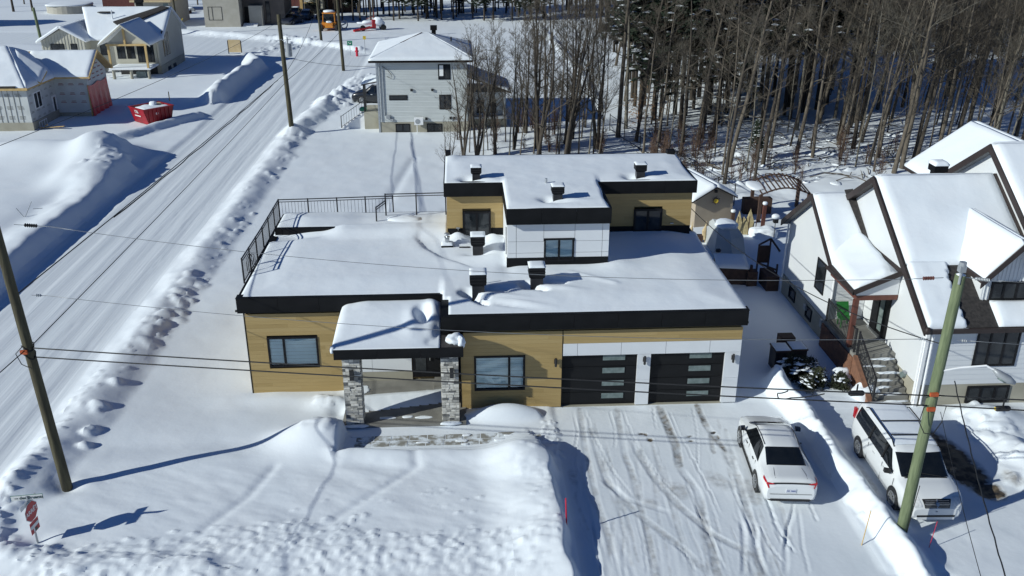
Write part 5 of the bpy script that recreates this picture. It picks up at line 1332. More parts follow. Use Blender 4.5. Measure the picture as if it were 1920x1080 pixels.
for a, b in ((2.5, 2.9), (3.35, 3.8), (4.25, 4.65)): window(B, BE, a, b, 1.6, 4.3 if b < 4.5 else 4.0, (), fw=.07)
window(B, BE, 3.0, 4.0, -.1, .45, (3.5,), fw=.06, proud=.10); window(B, BE, 5.0, 6.0, -.1, .45, (5.5,), fw=.06, proud=.10)
for q, sd in ((((-48.1, 72.2, 3.4), (-45.45, 72.2, 4.95), (-45.45, 80, 4.95), (-48.1, 80, 3.4)), 31), (((-45.45, 72.2, 4.95), (-42.9, 72.2, 3.5), (-42.9, 80, 3.5), (-45.45, 80, 4.95)), 32),
              (((-43.0, 73.5, 3.5), (-35.3, 73.5, 3.5), (-35.3, 78.2, 6.3), (-45.0, 78.2, 6.3)), 33), (((-40.55, 69.0, 3.55), (-38.0, 69.0, 5.5), (-38.0, 75.5, 5.5), (-40.55, 74.5, 3.55)), 34),
              (((-38.0, 69.0, 5.5), (-35.4, 69.0, 3.55), (-35.4, 74.5, 3.55), (-38.0, 75.5, 5.5)), 35), (((-45.0, 78.2, 6.3), (-35.3, 78.2, 6.3), (-35.3, 83, 3.5), (-45.0, 83, 3.5)), 36)):
    roof_plane(B, *q, th=.1, snow=.22 if sd != 35 else .12, mat='whitepaint', seed=sd)
MB().prism([(-40.9, 75.4, 5.05), (-39.9, 74.6, 4.6), (-35.4, 77.6, 6.28), (-36.3, 78.1, 6.38)], (0, 0, .12)).build('bare_shingles', M['shingle'], B)
blob('bare_patch', (-42.2, 77.2, 5.95), (.9, .5, .06), B, mat='shingle', seed=4, n=6)
m = MB(); m.cyl((-41.2, 76.2, 5.3), .06, 1.0, 8); m.build('plumbing_vent', M['whitepaint'], B)
m = MB(); m.box((-39.2, 78.4, 6.3), (-38.6, 79.0, 6.9)); m.box((-39.3, 78.3, 6.8), (-38.5, 79.1, 7.1)); m.build('roof_vent', M['black'], B)
m = MB()
for x in (-39.72, -35.95): m.box((x-.1, 69.4, 1.1), (x+.1, 69.6, 3.4))
m.box((-39.9, 69.38, 3.4), (-35.8, 69.6, 3.58)); m.box((-38.05, 69.38, 3.58), (-37.87, 69.55, 5.1)); m.build('porch_frame', M['lumber'], B)
wall_poly(B, [(-39.9, 69.62, 3.6), (-35.8, 69.62, 3.6), (-37.95, 69.62, 5.2)], 'beige', (0, .04, 0), 'porch_gable')
rake_board(B, [(-40.6, 68.95, 3.55), (-38.0, 68.95, 5.58), (-35.3, 68.95, 3.55)], h=.2, mat='beige')
MB().box((-39.95, 69.3, .98), (-35.7, 72.45, 1.10)).build('deck', M['whitepaint'], B)
snow_slab('deck_snow', (-39.95, 69.3, 1.1), (-35.7, 69.3, 1.1), (-35.7, 72.4, 1.1), (-39.95, 72.4, 1.1), .06, B, seed=37)
for x in (-39.6, -37.8, -36.0): MB().cyl((x, 69.6, -.1), .16, 1.08, 10).build('deck_pier', M['foundation'], B)
MB().box((-35.9, 72.25, -.2), (-35.45, 81, .9)).build('foundation', M['foundation'], B)
MB().box((-39.8, 72.3, -.2), (-35.8, 72.45, .9)).build('foundation', M['trim'], B)
for i in range(3): MB().box((-40.6+.0*i, 70.2+i*.3, .1+i*.25), (-39.98, 70.5+i*.3, .18+i*.25)).build('step', M['whitepaint'], B)
o = MB().box((-37.5, 70.1, 0), (-36.5, 71, .65)).build('crate', M['frost'], None); tag(o, 'pale crate stored under the timber porch deck', 'crate')

# ------------------------------------------------------------------ distant buildings along the top
K = thing('block_house', 'pale taupe box-shaped house with a curtained window and a recessed front door', 'house', (-38, 112, 0))
MB().box((-40.75, 112, -.3), (-35.6, 121, 5.6)).build('wall', M['paleblock'], K)
MB().box((-35.55, 114.5, -.3), (-29.5, 121, 5.4)).build('wall', M['brownpanel'], K)
MB().box((-34.5, 113.2, -.3), (-32.6, 114.45, 2.9)).build('wall', M['paleblock'], K)
MB().box((-41, 111.8, 5.6), (-29.2, 121.2, 5.8)).build('roof', M['fascia'], K)
snow_slab('roof_snow', (-41, 111.8, 5.8), (-29.2, 111.8, 5.8), (-29.2, 121.2, 5.8), (-41, 121.2, 5.8), .3, K, seed=41, nx=12, ny=10)
KF = Fr((-40.75, 112, 0), (1, 0, 0), (0, -1, 0))
window(K, KF, .65, 2.65, 1.0, 2.9, (1.25,), pane='glass', frame='trim', fw=.06); KF.one('curtain', M['blind'], K, .7, 2.6, -.02, -.01, 1.05, 2.85)
KR = Fr((-35.55, 114.5, 0), (1, 0, 0), (0, -1, 0))
KR.one('entry_door', M['door'], K, .15, 1.05, 0, .06, .3, 2.6)
window(K, KR, 3.3, 3.95, .4, 3.4, (), fw=.06)
for i in range(3): MB().box((-35.4, 112.3-.0+i*.4, -.1), (-33.3, 113.0+i*.4, .12+i*.14)).build('step', M['whitepaint'], K)
K2 = thing('flat_garage', 'pale beige flat-roofed outbuilding with plywood roof edge behind the beige house', 'garage', (-47, 112, 0))
MB().box((-50.5, 112, -.3), (-45.6, 122, 3.6)).build('wall', M['paleblock'], K2)
MB().box((-51, 111.5, 3.6), (-45.2, 122.5, 3.85)).build('roof', M['plywood'], K2)
MB().box((-46.4, 111.97, 0), (-45.7, 111.99, 3.4)).build('corner_sheet', M['frost'], K2)
K3 = thing('yellow_garage_house', 'cream garage front with dark arched doorway behind the parked cars', 'garage', (-27.5, 128, 0))
MB().box((-29.3, 128, -.3), (-25.7, 134, 4.2)).build('wall', M['beige'], K3)
MB().box((-29.35, 127.9, -.3), (-28.9, 128.0, 4.2)).build('corner_post', M['lumber'], K3)
MB().box((-28.6, 127.92, 0), (-26.2, 127.99, 1.75)).build('garage_door', M['door'], K3); MB().box((-28.7, 127.9, 1.76), (-26.1, 127.99, 1.9)).build('lintel', M['lumber'], K3)
snow_slab('roof_snow', (-29.4, 127.8, 4.2), (-25.6, 127.8, 4.2), (-25.6, 134, 4.2), (-29.4, 134, 4.2), .3, K3, seed=43, nx=8, ny=8)
K4 = thing('red_brick_house', 'dark red brick house front beyond the parked cars', 'house', (-31.5, 129, 0))
MB().box((-33.8, 129, -.3), (-29.5, 136, 4.5)).build('wall', M['backwall'], K4); MB().box((-34, 128.8, 4.5), (-29.4, 136.2, 4.7)).build('roof', M['fascia'], K4)
window(K4, Fr((-33.8, 129, 0), (1, 0, 0), (0, -1, 0)), .8, 1.8, .9, 2.2, (), fw=.06)
K5 = thing('dark_barn', 'dark brown shed wall in shade right of the cream garage', 'shed', (-23.5, 131, 0))
MB().box((-25.2, 131, -.3), (-21.4, 136, 5)).build('wall', M['lattice'], K5); MB().box((-25.4, 130.8, 5), (-21.2, 136.2, 5.2)).build('roof', M['fascia'], K5)
snow_slab('roof_snow', (-25.4, 130.8, 5.2), (-21.2, 130.8, 5.2), (-21.2, 136.2, 5.2), (-25.4, 136.2, 5.2), .3, K5, seed=44, nx=8, ny=8)
K6 = thing('maroon_house', 'maroon house front glimpsed past the bare trees at the top of the picture', 'house', (3, 165, 0))
MB().box((-4, 165, -.3), (13, 172, 3.4)).build('wall', M['backwall'], K6); window(K6, Fr((-4, 165, 0), (1, 0, 0), (0, -1, 0)), 3, 5, 1, 2.4, (4,), fw=.08)
roof_plane(K6, (-4.5, 164.5, 3.4), (13.5, 164.5, 3.4), (13.5, 169, 5.4), (-4.5, 169, 5.4), snow=.3, seed=45)
K7 = thing('blue_shaded_house', 'house with snowy roof in blue shade beyond the far field', 'house', (-3, 150, 0))
MB().box((-8, 150, -.3), (3, 157, 2.4)).build('wall', M['greysiding'], K7)
roof_plane(K7, (-8.5, 149.5, 2.4), (3.5, 149.5, 2.4), (3.5, 153.5, 4.6), (-8.5, 153.5, 4.6), snow=.3, seed=46)
window(K7, Fr((-8, 150, 0), (1, 0, 0), (0, -1, 0)), 3, 4.5, .9, 1.9, (3.7,), fw=.08)
K8 = thing('snowy_pool', 'round above-ground swimming pool wall with snow on top at the far left', 'pool', (-68, 133, 0))
MB().cyl((-68, 133, 0), 3.6, 1.3, 28).build('pool_wall', M['paleblock'], K8)
blob('snow_cover', (-68, 133, 1.3), (3.6, 3.6, .25), K8, seed=9, n=10)
K9 = thing('low_brown_shed', 'long dark brown shed wall behind the far left garden', 'shed', (-58, 134, 0))
MB().box((-63, 134, -.3), (-50, 138, 3.0)).build('wall', M['backwall'], K9); MB().box((-63.3, 133.6, 3.0), (-49.7, 138.3, 3.2)).build('roof', M['shingle'], K9)
K10 = thing('far_white_house', 'pale house with lit window behind the outbuilding', 'house', (-46, 136, 0))
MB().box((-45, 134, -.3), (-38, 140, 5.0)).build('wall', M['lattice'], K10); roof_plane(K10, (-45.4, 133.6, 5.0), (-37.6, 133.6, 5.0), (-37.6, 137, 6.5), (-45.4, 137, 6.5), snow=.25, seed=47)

K11 = thing('edge_house', 'plain house just beyond the left picture edge whose shadow crosses the far garden', 'house', (-78, 115, 0))
MB().box((-83, 112, -.3), (-75.2, 118.5, 4.2)).build('wall', M['beige'], K11); roof_plane(K11, (-83.4, 111.6, 4.2), (-74.8, 111.6, 4.2), (-74.8, 115.2, 5.8), (-83.4, 115.2, 5.8), snow=.25, seed=48); roof_plane(K11, (-83.4, 115.2, 5.8), (-74.8, 115.2, 5.8), (-74.8, 118.9, 4.2), (-83.4, 118.9, 4.2), snow=.25, seed=49)
m = MB(); rgc = random.Random(12)
for k in range(26):
    x = rgc.uniform(-66, -48); y = rgc.uniform(127, 133); s_ = rgc.uniform(.3, .9)
    c_ = thing('yard_clutter', 'snow-covered garden clutter at the foot of the low brown shed', 'garden clutter', (x, y, 0), rgc.uniform(0, 3), 'garden clutter by the brown shed')
    MB().box((-s_, -.4, -.1), (s_, .4, s_*.8)).prism([(-s_, -.4, s_*.8), (s_, -.4, s_*.8), (0, -.1, s_*1.2)], (0, .5, 0)).build('frame', M[rgc.choice(('trim', 'lattice', 'greymetal', 'carblue'))], c_, local=True)
    blob('snow_cap', (x, y, s_*.95), (s_*.8, .35, .18), c_, seed=k+5, n=6)

# ------------------------------------------------------------------ vehicles
def catmull(x, xs, ys):
    i = int(np.clip(np.searchsorted(xs, x)-1, 0, len(xs)-2)); t = (x-xs[i])/(xs[i+1]-xs[i])
    m0 = (ys[min(i+1, len(xs)-1)]-ys[max(i-1, 0)])/(xs[min(i+1, len(xs)-1)]-xs[max(i-1, 0)])*(xs[i+1]-xs[i])
    m1 = (ys[min(i+2, len(xs)-1)]-ys[i])/(xs[min(i+2, len(xs)-1)]-xs[i])*(xs[i+1]-xs[i])
    return (2*t**3-3*t**2+1)*ys[i]+(t**3-2*t**2+t)*m0+(-2*t**3+3*t**2)*ys[i+1]+(t**3-t**2)*m1
class Body:
    def __init__(s, st):
        s.st = np.array(st, float)           # columns: y, z bottom, z belt, z top, half width, half width at top edge
    def sec(s, y):
        c = s.st; v = [catmull(y, c[:, 0], c[:, k]) for k in range(1, 6)]
        zb, zl, zt, w, wt = v; zt = max(zt, zl+.01)
        wl = w*.955
        e = min(.07, (zt-zl)*.35)
        return [(0, zb), (w*.80, zb), (w*.95, zb+.05), (w, zb+(zl-zb)*.35), (w, zb+(zl-zb)*.72), (wl, zl), (wl*.5+wt*.5+.012, zl*.5+zt*.5-e*.5), (wt, zt-e), (wt*.90, zt-e*.25), (wt*.5, zt), (0, zt+.005)]
    def at(s, y, t):
        """t from 0 (sill centre) to 10 (roof centre); negative x side for t < 0 is mirrored by the caller"""
        c = s.sec(y); i = min(int(t), 9); f = t-i
        return Vector((c[i][0]*(1-f)+c[i+1][0]*f, y, c[i][1]*(1-f)+c[i+1][1]*f))
    def pt(s, y, t, off=0, side=1):
        p = s.at(y, t)
        if off:
            e = .02; a = s.at(min(y+e, s.st[-1, 0]), t)-s.at(max(y-e, s.st[0, 0]), t)
            b = s.at(y, min(t+.2, 9.98))-s.at(y, max(t-.2, 0)); n = a.cross(b)
            n = -n if n.dot(Vector((p.x+.001, 0, max(p.z-.6, .0)))) < 0 else n
            if n.length > 1e-9: p = p+n.normalized()*off
        return Vector((p.x*side, p.y, p.z))
    def mesh(s, name, mat, par, n=56):
        ys = np.linspace(s.st[0, 0], s.st[-1, 0], n); V = []; F = []; K = 11; R_ = 2*K-2
        for y in ys:
            c = s.sec(y); ring = [(x, y, z) for x, z in c]+[(-x, y, z) for x, z in c[-2:0:-1]]
            V += ring
        for i in range(n-1):
            for k in range(R_): k2 = (k+1) % R_; F.append((i*R_+k, i*R_+k2, (i+1)*R_+k2, (i+1)*R_+k))
        q = len(V); V += V[:R_]; V += V[(n-1)*R_:n*R_]; F.append(tuple(range(q, q+R_))); F.append(tuple(range(q+R_, q+2*R_))[::-1])
        o = mesh_object(name, V, F, M[mat], par, True, local=True); return o
    def patch(s, name, mat, par, yf, tr, sides=(1, -1), off=.008, nu=14, nv=6):
        """yf(t) -> (y0, y1) for t in tr"""
        out = []
        for sd in sides:
            V = []; F = []
            for j in range(nv+1):
                t = tr[0]+(tr[1]-tr[0])*j/nv; y0, y1 = yf(j/nv)
                for i in range(nu+1): V.append(s.pt(y0+(y1-y0)*i/nu, t, off, sd))
            for j in range(nv):
                for i in range(nu): q = (j*(nu+1)+i, j*(nu+1)+i+1, (j+1)*(nu+1)+i+1, (j+1)*(nu+1)+i); F.append(q if sd > 0 else q[::-1])
            out.append(mesh_object(name, V, F, M[mat], par, True, local=True))
        return out
    def across(s, name, mat, par, ya, yb, t0=7.15, off=.008, nu=16, nv=8, curve=.0):
        """panel right across the top surface between stations ya and yb (windscreen, rear window, roof snow)"""
        V = []; F = []
        for j in range(nv+1):
            y = ya+(yb-ya)*j/nv
            for i in range(nu+1):
                q = -1+2*i/nu; t = t0+(9.97-t0)*(1-abs(q)); V.append(s.pt(y+curve*(1-q*q), t, off, 1 if q > 0 else -1))
        for j in range(nv):
            for i in range(nu): F.append((j*(nu+1)+i, j*(nu+1)+i+1, (j+1)*(nu+1)+i+1, (j+1)*(nu+1)+i))
        return mesh_object(name, V, F, M[mat], par, True, local=True)
def wheel(par, x, y, r, sd, w=.2):
    m = MB(); m.tube([(x-w/2, y, r), (x-w/2+.03, y, r), (x+w/2-.03, y, r), (x+w/2, y, r)], [r*.93, r, r, r*.93], 20)
    t = m.build('wheel', M['tyre'], par, True, local=True)
    m = MB(); xo = x+sd*(w/2+.004)
    for k in range(10):
        a = 2*PI*k/10; m.bar((xo, y, r), (xo, y+math.cos(a)*r*.64, r+math.sin(a)*r*.64), .05, .03)
    m.tube([(xo+sd*.004+.01*math.cos(0), y+math.cos(a)*r*.66, r+math.sin(a)*r*.66) for a in np.linspace(0, 2*PI, 21)], .018, 5)
    m.build('rim', M['rim'], t, local=True)
    return t
def box_part(name, mat, par, a, b): return MB().box(a, b).build(name, M[mat], par, local=True)

def make_sedan(name, label, cat, loc, rot, paint='carwhite', detail=True, group=None, snow=0):
    t = thing(name, label, cat, loc, rot, group)
    b = Body([(-2.33, .34, .76, .84, .74, .56), (-2.29, .29, .92, 1.00, .81, .64), (-2.18, .26, .97, 1.07, .85, .66), (-2.0, .24, .975, 1.085, .87, .66), (-1.72, .22, .97, 1.10, .88, .66), (-1.45, .20, .965, 1.14, .89, .64), (-.70, .19, .95, 1.39, .89, .57), (-.1, .19, .94, 1.435, .89, .575), (.45, .19, .92, 1.40, .89, .58),
              (1.25, .20, .90, 1.04, .88, .66), (1.6, .21, .86, .95, .87, .66), (2.0, .22, .76, .84, .82, .62), (2.22, .27, .64, .70, .72, .55), (2.32, .38, .54, .57, .58, .42)])
    body = b.mesh('body', paint, t, 70)
    b.across('rear_window', 'carglass', t, -1.50, -.78, t0=7.2, curve=-.05)
    b.across('windscreen', 'carglass', t, .50, 1.22, t0=7.2, curve=.06)
    b.patch('side_window', 'carglass', t, lambda f: (-1.15+.42*f, .95-.52*f), (5.12, 6.9))
    if detail:
        for sd in (1, -1): box_part('door_post', 'trim', t, (sd*.70, -.02, .98), (sd*.865, .03, 1.0))
        b.patch('tail_light', 'redlens', t, lambda f: (-2.325, -2.02+.10*f), (4.85, 5.4), off=.012, nu=10, nv=3)
        for sd in (1, -1): m = MB(); m.prism([(sd*.54, -2.322, .925), (sd*.78, -2.30, .90), (sd*.80, -2.29, .985), (sd*.58, -2.315, .95)], (0, -.02, 0)); m.build('tail_light', M['redlens'], t, local=True)
        b.across('trunk_edge', 'trim', t, -2.312, -2.300, t0=7.6, off=.010)
        m = MB(); m.tube([(-.44, -1.6, 1.10), (-.50, -2.0, 1.085), (-.5, -2.2, 1.06)], .006, 4); m.tube([(.44, -1.6, 1.10), (.50, -2.0, 1.085), (.5, -2.2, 1.06)], .006, 4); m.build('trunk_seam', M['trim'], t, local=True)
        pl = box_part('licence_plate', 'plate', t, (-.155, -2.350, .61), (.155, -2.325, .76))
        text_object('J2E 388S', .085, ROOT[t.name] @ face_matrix((0, -2.353, .685), (1, 0, 0), (0, -1, 0)), M['plateink'], pl)
        m = MB(); m.prism([(-.70, -2.28, .30), (-.60, -2.35, .30), (.60, -2.35, .30), (.70, -2.28, .30)], (0, 0, .08)); m.build('bumper_trim', M['trim'], t, local=True)
        m = MB(); m.tube([(-.66, -2.345, .56), (.66, -2.345, .56)], .008, 4); m.build('bumper_seam', M['trim'], t, local=True)
        b.patch('headlight', 'clearlens', t, lambda f: (1.95, 2.24), (5.0, 6.0), off=.01, nu=8, nv=3)
        b.across('sunvisor_strip', 'trim', t, 1.23, 1.30, t0=7.2, off=.006)
        m = MB(); m.bar((-.02, 1.21, 1.075), (.5, 1.05, 1.16), .02); m.bar((-.5, 1.21, 1.075), (-.0, 1.05, 1.17), .02); m.build('wiper', M['trim'], t, local=True)
        for sd in (1, -1):
            m = MB(); m.prism([(sd*.86, .80, .97), (sd*1.02, .76, .98), (sd*1.03, .80, 1.09), (sd*.86, .86, 1.07)], (0, .12, 0)); m.build('door_mirror', M['carblack'], t, local=True)
            for yy in (-.75, .22): box_part('handle', 'trim', t, (sd*.885, yy, .80), (sd*.905, yy+.16, .83))
            m = MB()
            for yy in (-1.0, .0, .95): m.bar((sd*.886, yy, .30), (sd*.875, yy+.03, .92), .012)
            m.build('door_gap', M['trim'], t, local=True)
            m = MB(); m.tube([(sd*.575, .42, 1.365), (sd*.57, -.1, 1.41), (sd*.565, -.7, 1.375)], .012, 5); m.build('roof_seam', M['trim'], t, local=True)
            box_part('sill', 'trim', t, (sd*.60, -1.0, .17), (sd*.885, 1.05, .22))
    for sd in (1, -1):
        for y in (1.40, -1.30):
            m = MB(); m.tube([(sd*.62, y, .33), (sd*.898, y, .33)], .385, 20); m.build('wheel_arch', M['trim'], t, local=True)
            wheel(t, sd*.80, y, .325, sd)
    return t
def make_van(name, label, cat, loc, rot, paint='carwhite', full=True, group=None):
    t = thing(name, label, cat, loc, rot, group)
    b = Body([(-2.57, .45, 1.02, 1.30, .82, .70), (-2.50, .32, 1.06, 1.62, .92, .74), (-2.25, .24, 1.07, 1.71, .97, .76), (-1.2, .20, 1.05, 1.75, .99, .78), (0, .20, 1.03, 1.75, .99, .78), (.62, .20, 1.02, 1.70, .99, .77),
              (1.0, .20, 1.02, 1.46, .98, .77), (1.50, .21, 1.01, 1.14, .97, .78), (1.9, .22, .98, 1.08, .96, .76), (2.22, .23, .92, 1.00, .93, .70), (2.42, .24, .84, .90, .88, .64), (2.53, .27, .74, .78, .80, .58), (2.585, .34, .62, .66, .72, .54)])
    b.mesh('body', paint, t, 70)
    b.across('windscreen', 'carglass', t, .72, 1.46, t0=7.15, curve=.08)
    b.patch('side_window', 'carglass', t, lambda f: (-2.30+.05*f, 1.20-.62*f), (5.15, 6.85), nu=20)
    b.across('rear_window', 'carglass', t, -2.56, -2.49, t0=7.3)
    b.across('roof_snow', 'roofsnow', t, -2.2, .52, t0=7.6, off=.025, nv=14)
    pass
    m = MB(); 
    for y in (-.85, .05): m.bar((-.68, y, 1.84), (.68, y, 1.84), .035, .03)
    m.build('roof_bar', M['trim'], t, local=True)
    for sd in (1, -1):
        m = MB(); m.tube([(sd*.72, -2.0, 1.70), (sd*.72, -1.8, 1.81), (sd*.73, .3, 1.81), (sd*.74, .55, 1.69)], .022, 6); m.build('roof_rail', M['trim'], t, local=True)
        m = MB(); m.prism([(sd*.99, 1.02, 1.02), (sd*1.18, .98, 1.03), (sd*1.19, 1.02, 1.20), (sd*1.0, 1.06, 1.18)], (0, .12, 0)); m.build('door_mirror', M['trim'], t, local=True)
        for yy in (-.4, .5): box_part('handle', 'carwhite', t, (sd*.985, yy, .88), (sd*1.008, yy+.16, .92))
        m = MB()
        for yy in (-.85, .38, 1.35): m.bar((sd*.990, yy, .30), (sd*.978, yy+.03, 1.0), .012)
        m.build('door_gap', M['trim'], t, local=True)
        m = MB()
        for yy in (-.92, .26): m.bar((sd*.965, yy, 1.10), (sd*.84, yy+.04, 1.60), .045)
        m.build('window_post', M['trim'], t, local=True)
        for y in (1.53, -1.55):
            m = MB(); m.tube([(sd*.70, y, .345), (sd*.998, y, .345)], .405, 20); m.build('wheel_arch', M['trim'], t, local=True)
            wheel(t, sd*.89, y, .345, sd, .21)
    if full:
        g = b.across('grille', 'trim', t, 2.40, 2.575, t0=8.45, off=.012)
        m = MB(); m.bar((0, 2.44, .925), (0, 2.585, .69), .035, .02); m.bar((-.40, 2.525, .81), (.40, 2.525, .81), .02, .02)
        for yy, zz in ((2.46, .90), (2.50, .86), (2.545, .775), (2.565, .735)): m.bar((-.38, yy+.012, zz), (.38, yy+.012, zz), .010, .008)
        m.prism([(-.055, 2.51, .86), (.055, 2.51, .86), (.045, 2.56, .78), (0, 2.575, .75), (-.045, 2.56, .78)], (0, .03, .01)); m.build('emblem', M['rim'], g, local=True)
        b.patch('headlight', 'clearlens', t, lambda f: (2.26+.08*f, 2.555), (5.3, 8.1), off=.012, nu=8, nv=6)
        m = MB(); m.prism([(-.78, 2.46, .37), (-.60, 2.595, .36), (.60, 2.595, .36), (.78, 2.46, .37)], (0, 0, .07)); m.build('bumper_intake', M['trim'], t, local=True)
        m = MB(); m.prism([(-.78, 2.42, .27), (-.60, 2.585, .26), (.60, 2.585, .26), (.78, 2.42, .27)], (0, 0, .08)); m.build('bumper_lip', M[paint], t, local=True)
        box_part('front_badge', 'greymetal', t, (-.03, 2.59, .55), (.03, 2.60, .58))
        m = MB(); m.bar((-.5, 1.50, 1.15), (.1, 1.42, 1.22), .02); m.bar((.1, 1.50, 1.15), (.6, 1.40, 1.22), .02); m.build('wiper', M['trim'], t, local=True)
        for sd in (1, -1): box_part('tail_light', 'redlens', t, (sd*.86, -2.50, 1.05), (sd*.95, -2.36, 1.45))
        m = MB(); m.box((-.7, 1.51, 1.10), (.7, 1.55, 1.13)); m.build('cowl', M['trim'], t, local=True)
    return t
gz = -.035
make_sedan('parked_sedan', 'white four-door sedan parked on the driveway, seen from behind with a black rear window', 'car', (6.62, -4.25, gz), math.radians(-5.4)).scale = (.97, .97, .97)
make_van('parked_minivan', 'white minivan with roof bars and a dusting of snow parked facing the street', 'van', (10.60, -5.16, gz), math.radians(177.6)).scale = (.94, .94, .95)
sv = make_van('parked_suv', 'black sport utility vehicle beside the porch steps of the grey house', 'car', (-10.9, 56.4, -.02), math.radians(78), paint='carblack', full=False)
far = (('dark blue car parked left in the row of shaded far cars', (-28.6, 115.8, 0), 160, 'carblue'), ('black car with snow on its roof in the row of shaded far cars', (-30.2, 119.5, 0), 175, 'carblack'),
       ('dark grey car parked in front of the cream garage', (-27.4, 121.3, 0), 178, 'cargrey'), ('black car parked beside the orange tractor in shade', (-25.0, 122.2, 0), 184, 'carblack'), ('grey car far behind in front of the red brick house', (-29.7, 125.2, 0), 182, 'cargrey'))
for i, (lb, loc, a, pt) in enumerate(far):
    o = make_sedan('parked_car', lb, 'car', loc, math.radians(a), pt, detail=False, group='cars parked in shade by the far houses')
    if i in (1, 2, 4): snow_slab('roof_snow', *[(loc[0]+x, loc[1]+y, 1.40) for x, y in ((-.6, -.6), (.6, -.6), (.6, .8), (-.6, .8))], .12, o, seed=i, nx=6, ny=6)

# orange tractor with a cab, and the snow-covered red and white machine
T = thing('orange_tractor', 'orange tractor cab with snow on its roof at the end of the street', 'tractor', (-22.0, 108.2, 0))
def tb(name, mat, a, b): return MB().box(a, b).build(name, M[mat], T, local=True)
tb('body', 'machine', (-1.1, -.9, .35), (.9, .9, 1.15)); tb('bonnet', 'machine', (-.6, -1.5, .5), (.5, -.9, 1.2))
m = MB()
for x in (-.95, .75):
    for y in (-.75, .75): m.bar((x, y, 1.15), (x*.92, y*.92, 2.35), .10)
m.box((-1.0, -.8, 2.35), (.85, .8, 2.47)); m.build('cab_frame', M['machine'], T, local=True)
tb('cab_glass', 'carglass', (-.85, -.65, 1.16), (.68, .65, 2.34))
blob('snow_cap', (-22.1, 108.2, 2.6), (.8, .7, .2), T, seed=5, n=8); blob('snow_cap', (-22.0, 106.9, 1.28), (.45, .3, .15), T, seed=6, n=8)
for x, y, r_ in ((-1.1, -1.2, .45), (.95, -1.2, .45), (-1.2, .6, .62), (1.05, .6, .62)):
    MB().tube([(x-.15, y, r_), (x+.15, y, r_)], r_, 16).build('wheel', M['tyre'], T, local=True)
m = MB(); m.tube([(1.9+.5*math.cos(a), .2, .75+.55*math.sin(a)) for a in np.linspace(0, 2*PI, 17)], .10, 6); m.tube([(1.2, .2, .5), (2.2, .2, .9)], .1, 6)
m.build('snow_blower', M['greymetal'], T, local=True)
Q = thing('snowed_in_machine', 'red and white trailer machine half buried in snow on the open field', 'machine', (-16.2, 107.6, 0), math.radians(15))
m = MB(); m.bar((-2.6, -1.0, .1), (0.2, -.2, .45), .5, .18); m.bar((-2.6, -.3, .15), (0, .4, .5), .12, .12); m.box((.2, -.4, .3), (.7, .2, 1.5)); m.bar((.5, 0, 1.4), (.55, 0, 2.6), .05); m.bar((-.6, -.1, 1.6), (.4, 0, 1.9), .06)
m.build('frame', M['signred'], Q, local=True)
for x, y in ((-1.2, -.4), (1.8, -.3), (1.7, .6)): MB().tube([(x, y-.1, .4), (x, y+.1, .4)], .4, 14).build('wheel', M['tyre'], Q, local=True)
for c, r_ in (((-16.6, 107.8, 1.1), (.8, .5, .3)), ((-15.2, 107.9, 1.2), (.7, .6, .6)), ((-14.7, 108.3, .8), (.5, .5, .5)), ((-17.4, 108.6, .9), (.9, .35, .15))): blob('snow_cap', c, r_, Q, seed=int(c[0]*3) % 50, n=9, rough=.3)

# red waste container
D_ = thing('waste_container', 'red steel waste container filled with snow and numbered 176, left of the road', 'dumpster', (-29.45, 48.85, 0), math.radians(47))
def db(name, mat, *q): return MB().prism(*q).build(name, M[mat], D_, local=True)
Lc, Wc = 1.02, 1.15
m = MB()
m.prism([(-Lc, -Wc, .12), (Lc, -Wc, .12), (Lc+.35, -Wc, 1.35), (-Lc-.35, -Wc, 1.35)], (0, .06, 0)); m.prism([(-Lc, Wc, .12), (Lc, Wc, .12), (Lc+.35, Wc, 1.35), (-Lc-.35, Wc, 1.35)], (0, -.06, 0))
m.prism([(-Lc, -Wc, .12), (-Lc, Wc, .12), (-Lc-.35, Wc, 1.35), (-Lc-.35, -Wc, 1.35)], (.06, 0, 0)); m.prism([(Lc, -Wc, .12), (Lc, Wc, .12), (Lc+.35, Wc, 1.35), (Lc+.35, -Wc, 1.35)], (-.06, 0, 0))
m.box((-Lc, -Wc, .10), (Lc, Wc, .16)); m.build('tub', M['redpaint'], D_, local=True)
for x in np.linspace(-Lc+.1, Lc-.1, 6): MB().box((x-.04, -Wc-.07, .14), (x+.04, -Wc-.001, 1.3)).build('rib', M['redpaint'], D_, local=True)
m = MB(); m.box((-Lc-.38, -Wc-.08, 1.35), (Lc+.38, -Wc+.04, 1.43)); m.box((-Lc-.38, Wc-.04, 1.35), (Lc+.38, Wc+.08, 1.43)); m.box((-Lc-.40, -Wc+.04, 1.352), (-Lc-.28, Wc-.04, 1.43)); m.box((Lc+.28, -Wc+.04, 1.352), (Lc+.40, Wc-.04, 1.43)); m.build('rim', M['redpaint'], D_, local=True)
RD = ROOT[D_.name]
def dloc(x, y, z): return tuple(RD @ Vector((x, y, z)))
snow_slab('snow_load', dloc(-Lc-.2, -Wc+.1, .95), dloc(Lc+.25, -Wc+.1, 1.15), dloc(Lc+.25, Wc-.1, 1.1), dloc(-Lc-.2, Wc-.1, .85), .35, D_, seed=51, lumps=.2)
blob('snow_lump', dloc(.3, .2, 1.5), (.3, .25, .22), D_, seed=8, n=8); m = MB(); m.prism([(.1, .3, 1.45), (.9, -.3, 1.40), (1.1, .5, 1.45), (.4, .9, 1.5)], (0, 0, .03)); m.build('plywood_scrap', M['plywood'], D_, local=True)
le = (RD.to_3x3() @ Vector((0, -1, 0))); lu = (RD.to_3x3() @ Vector((1, 0, 0)))
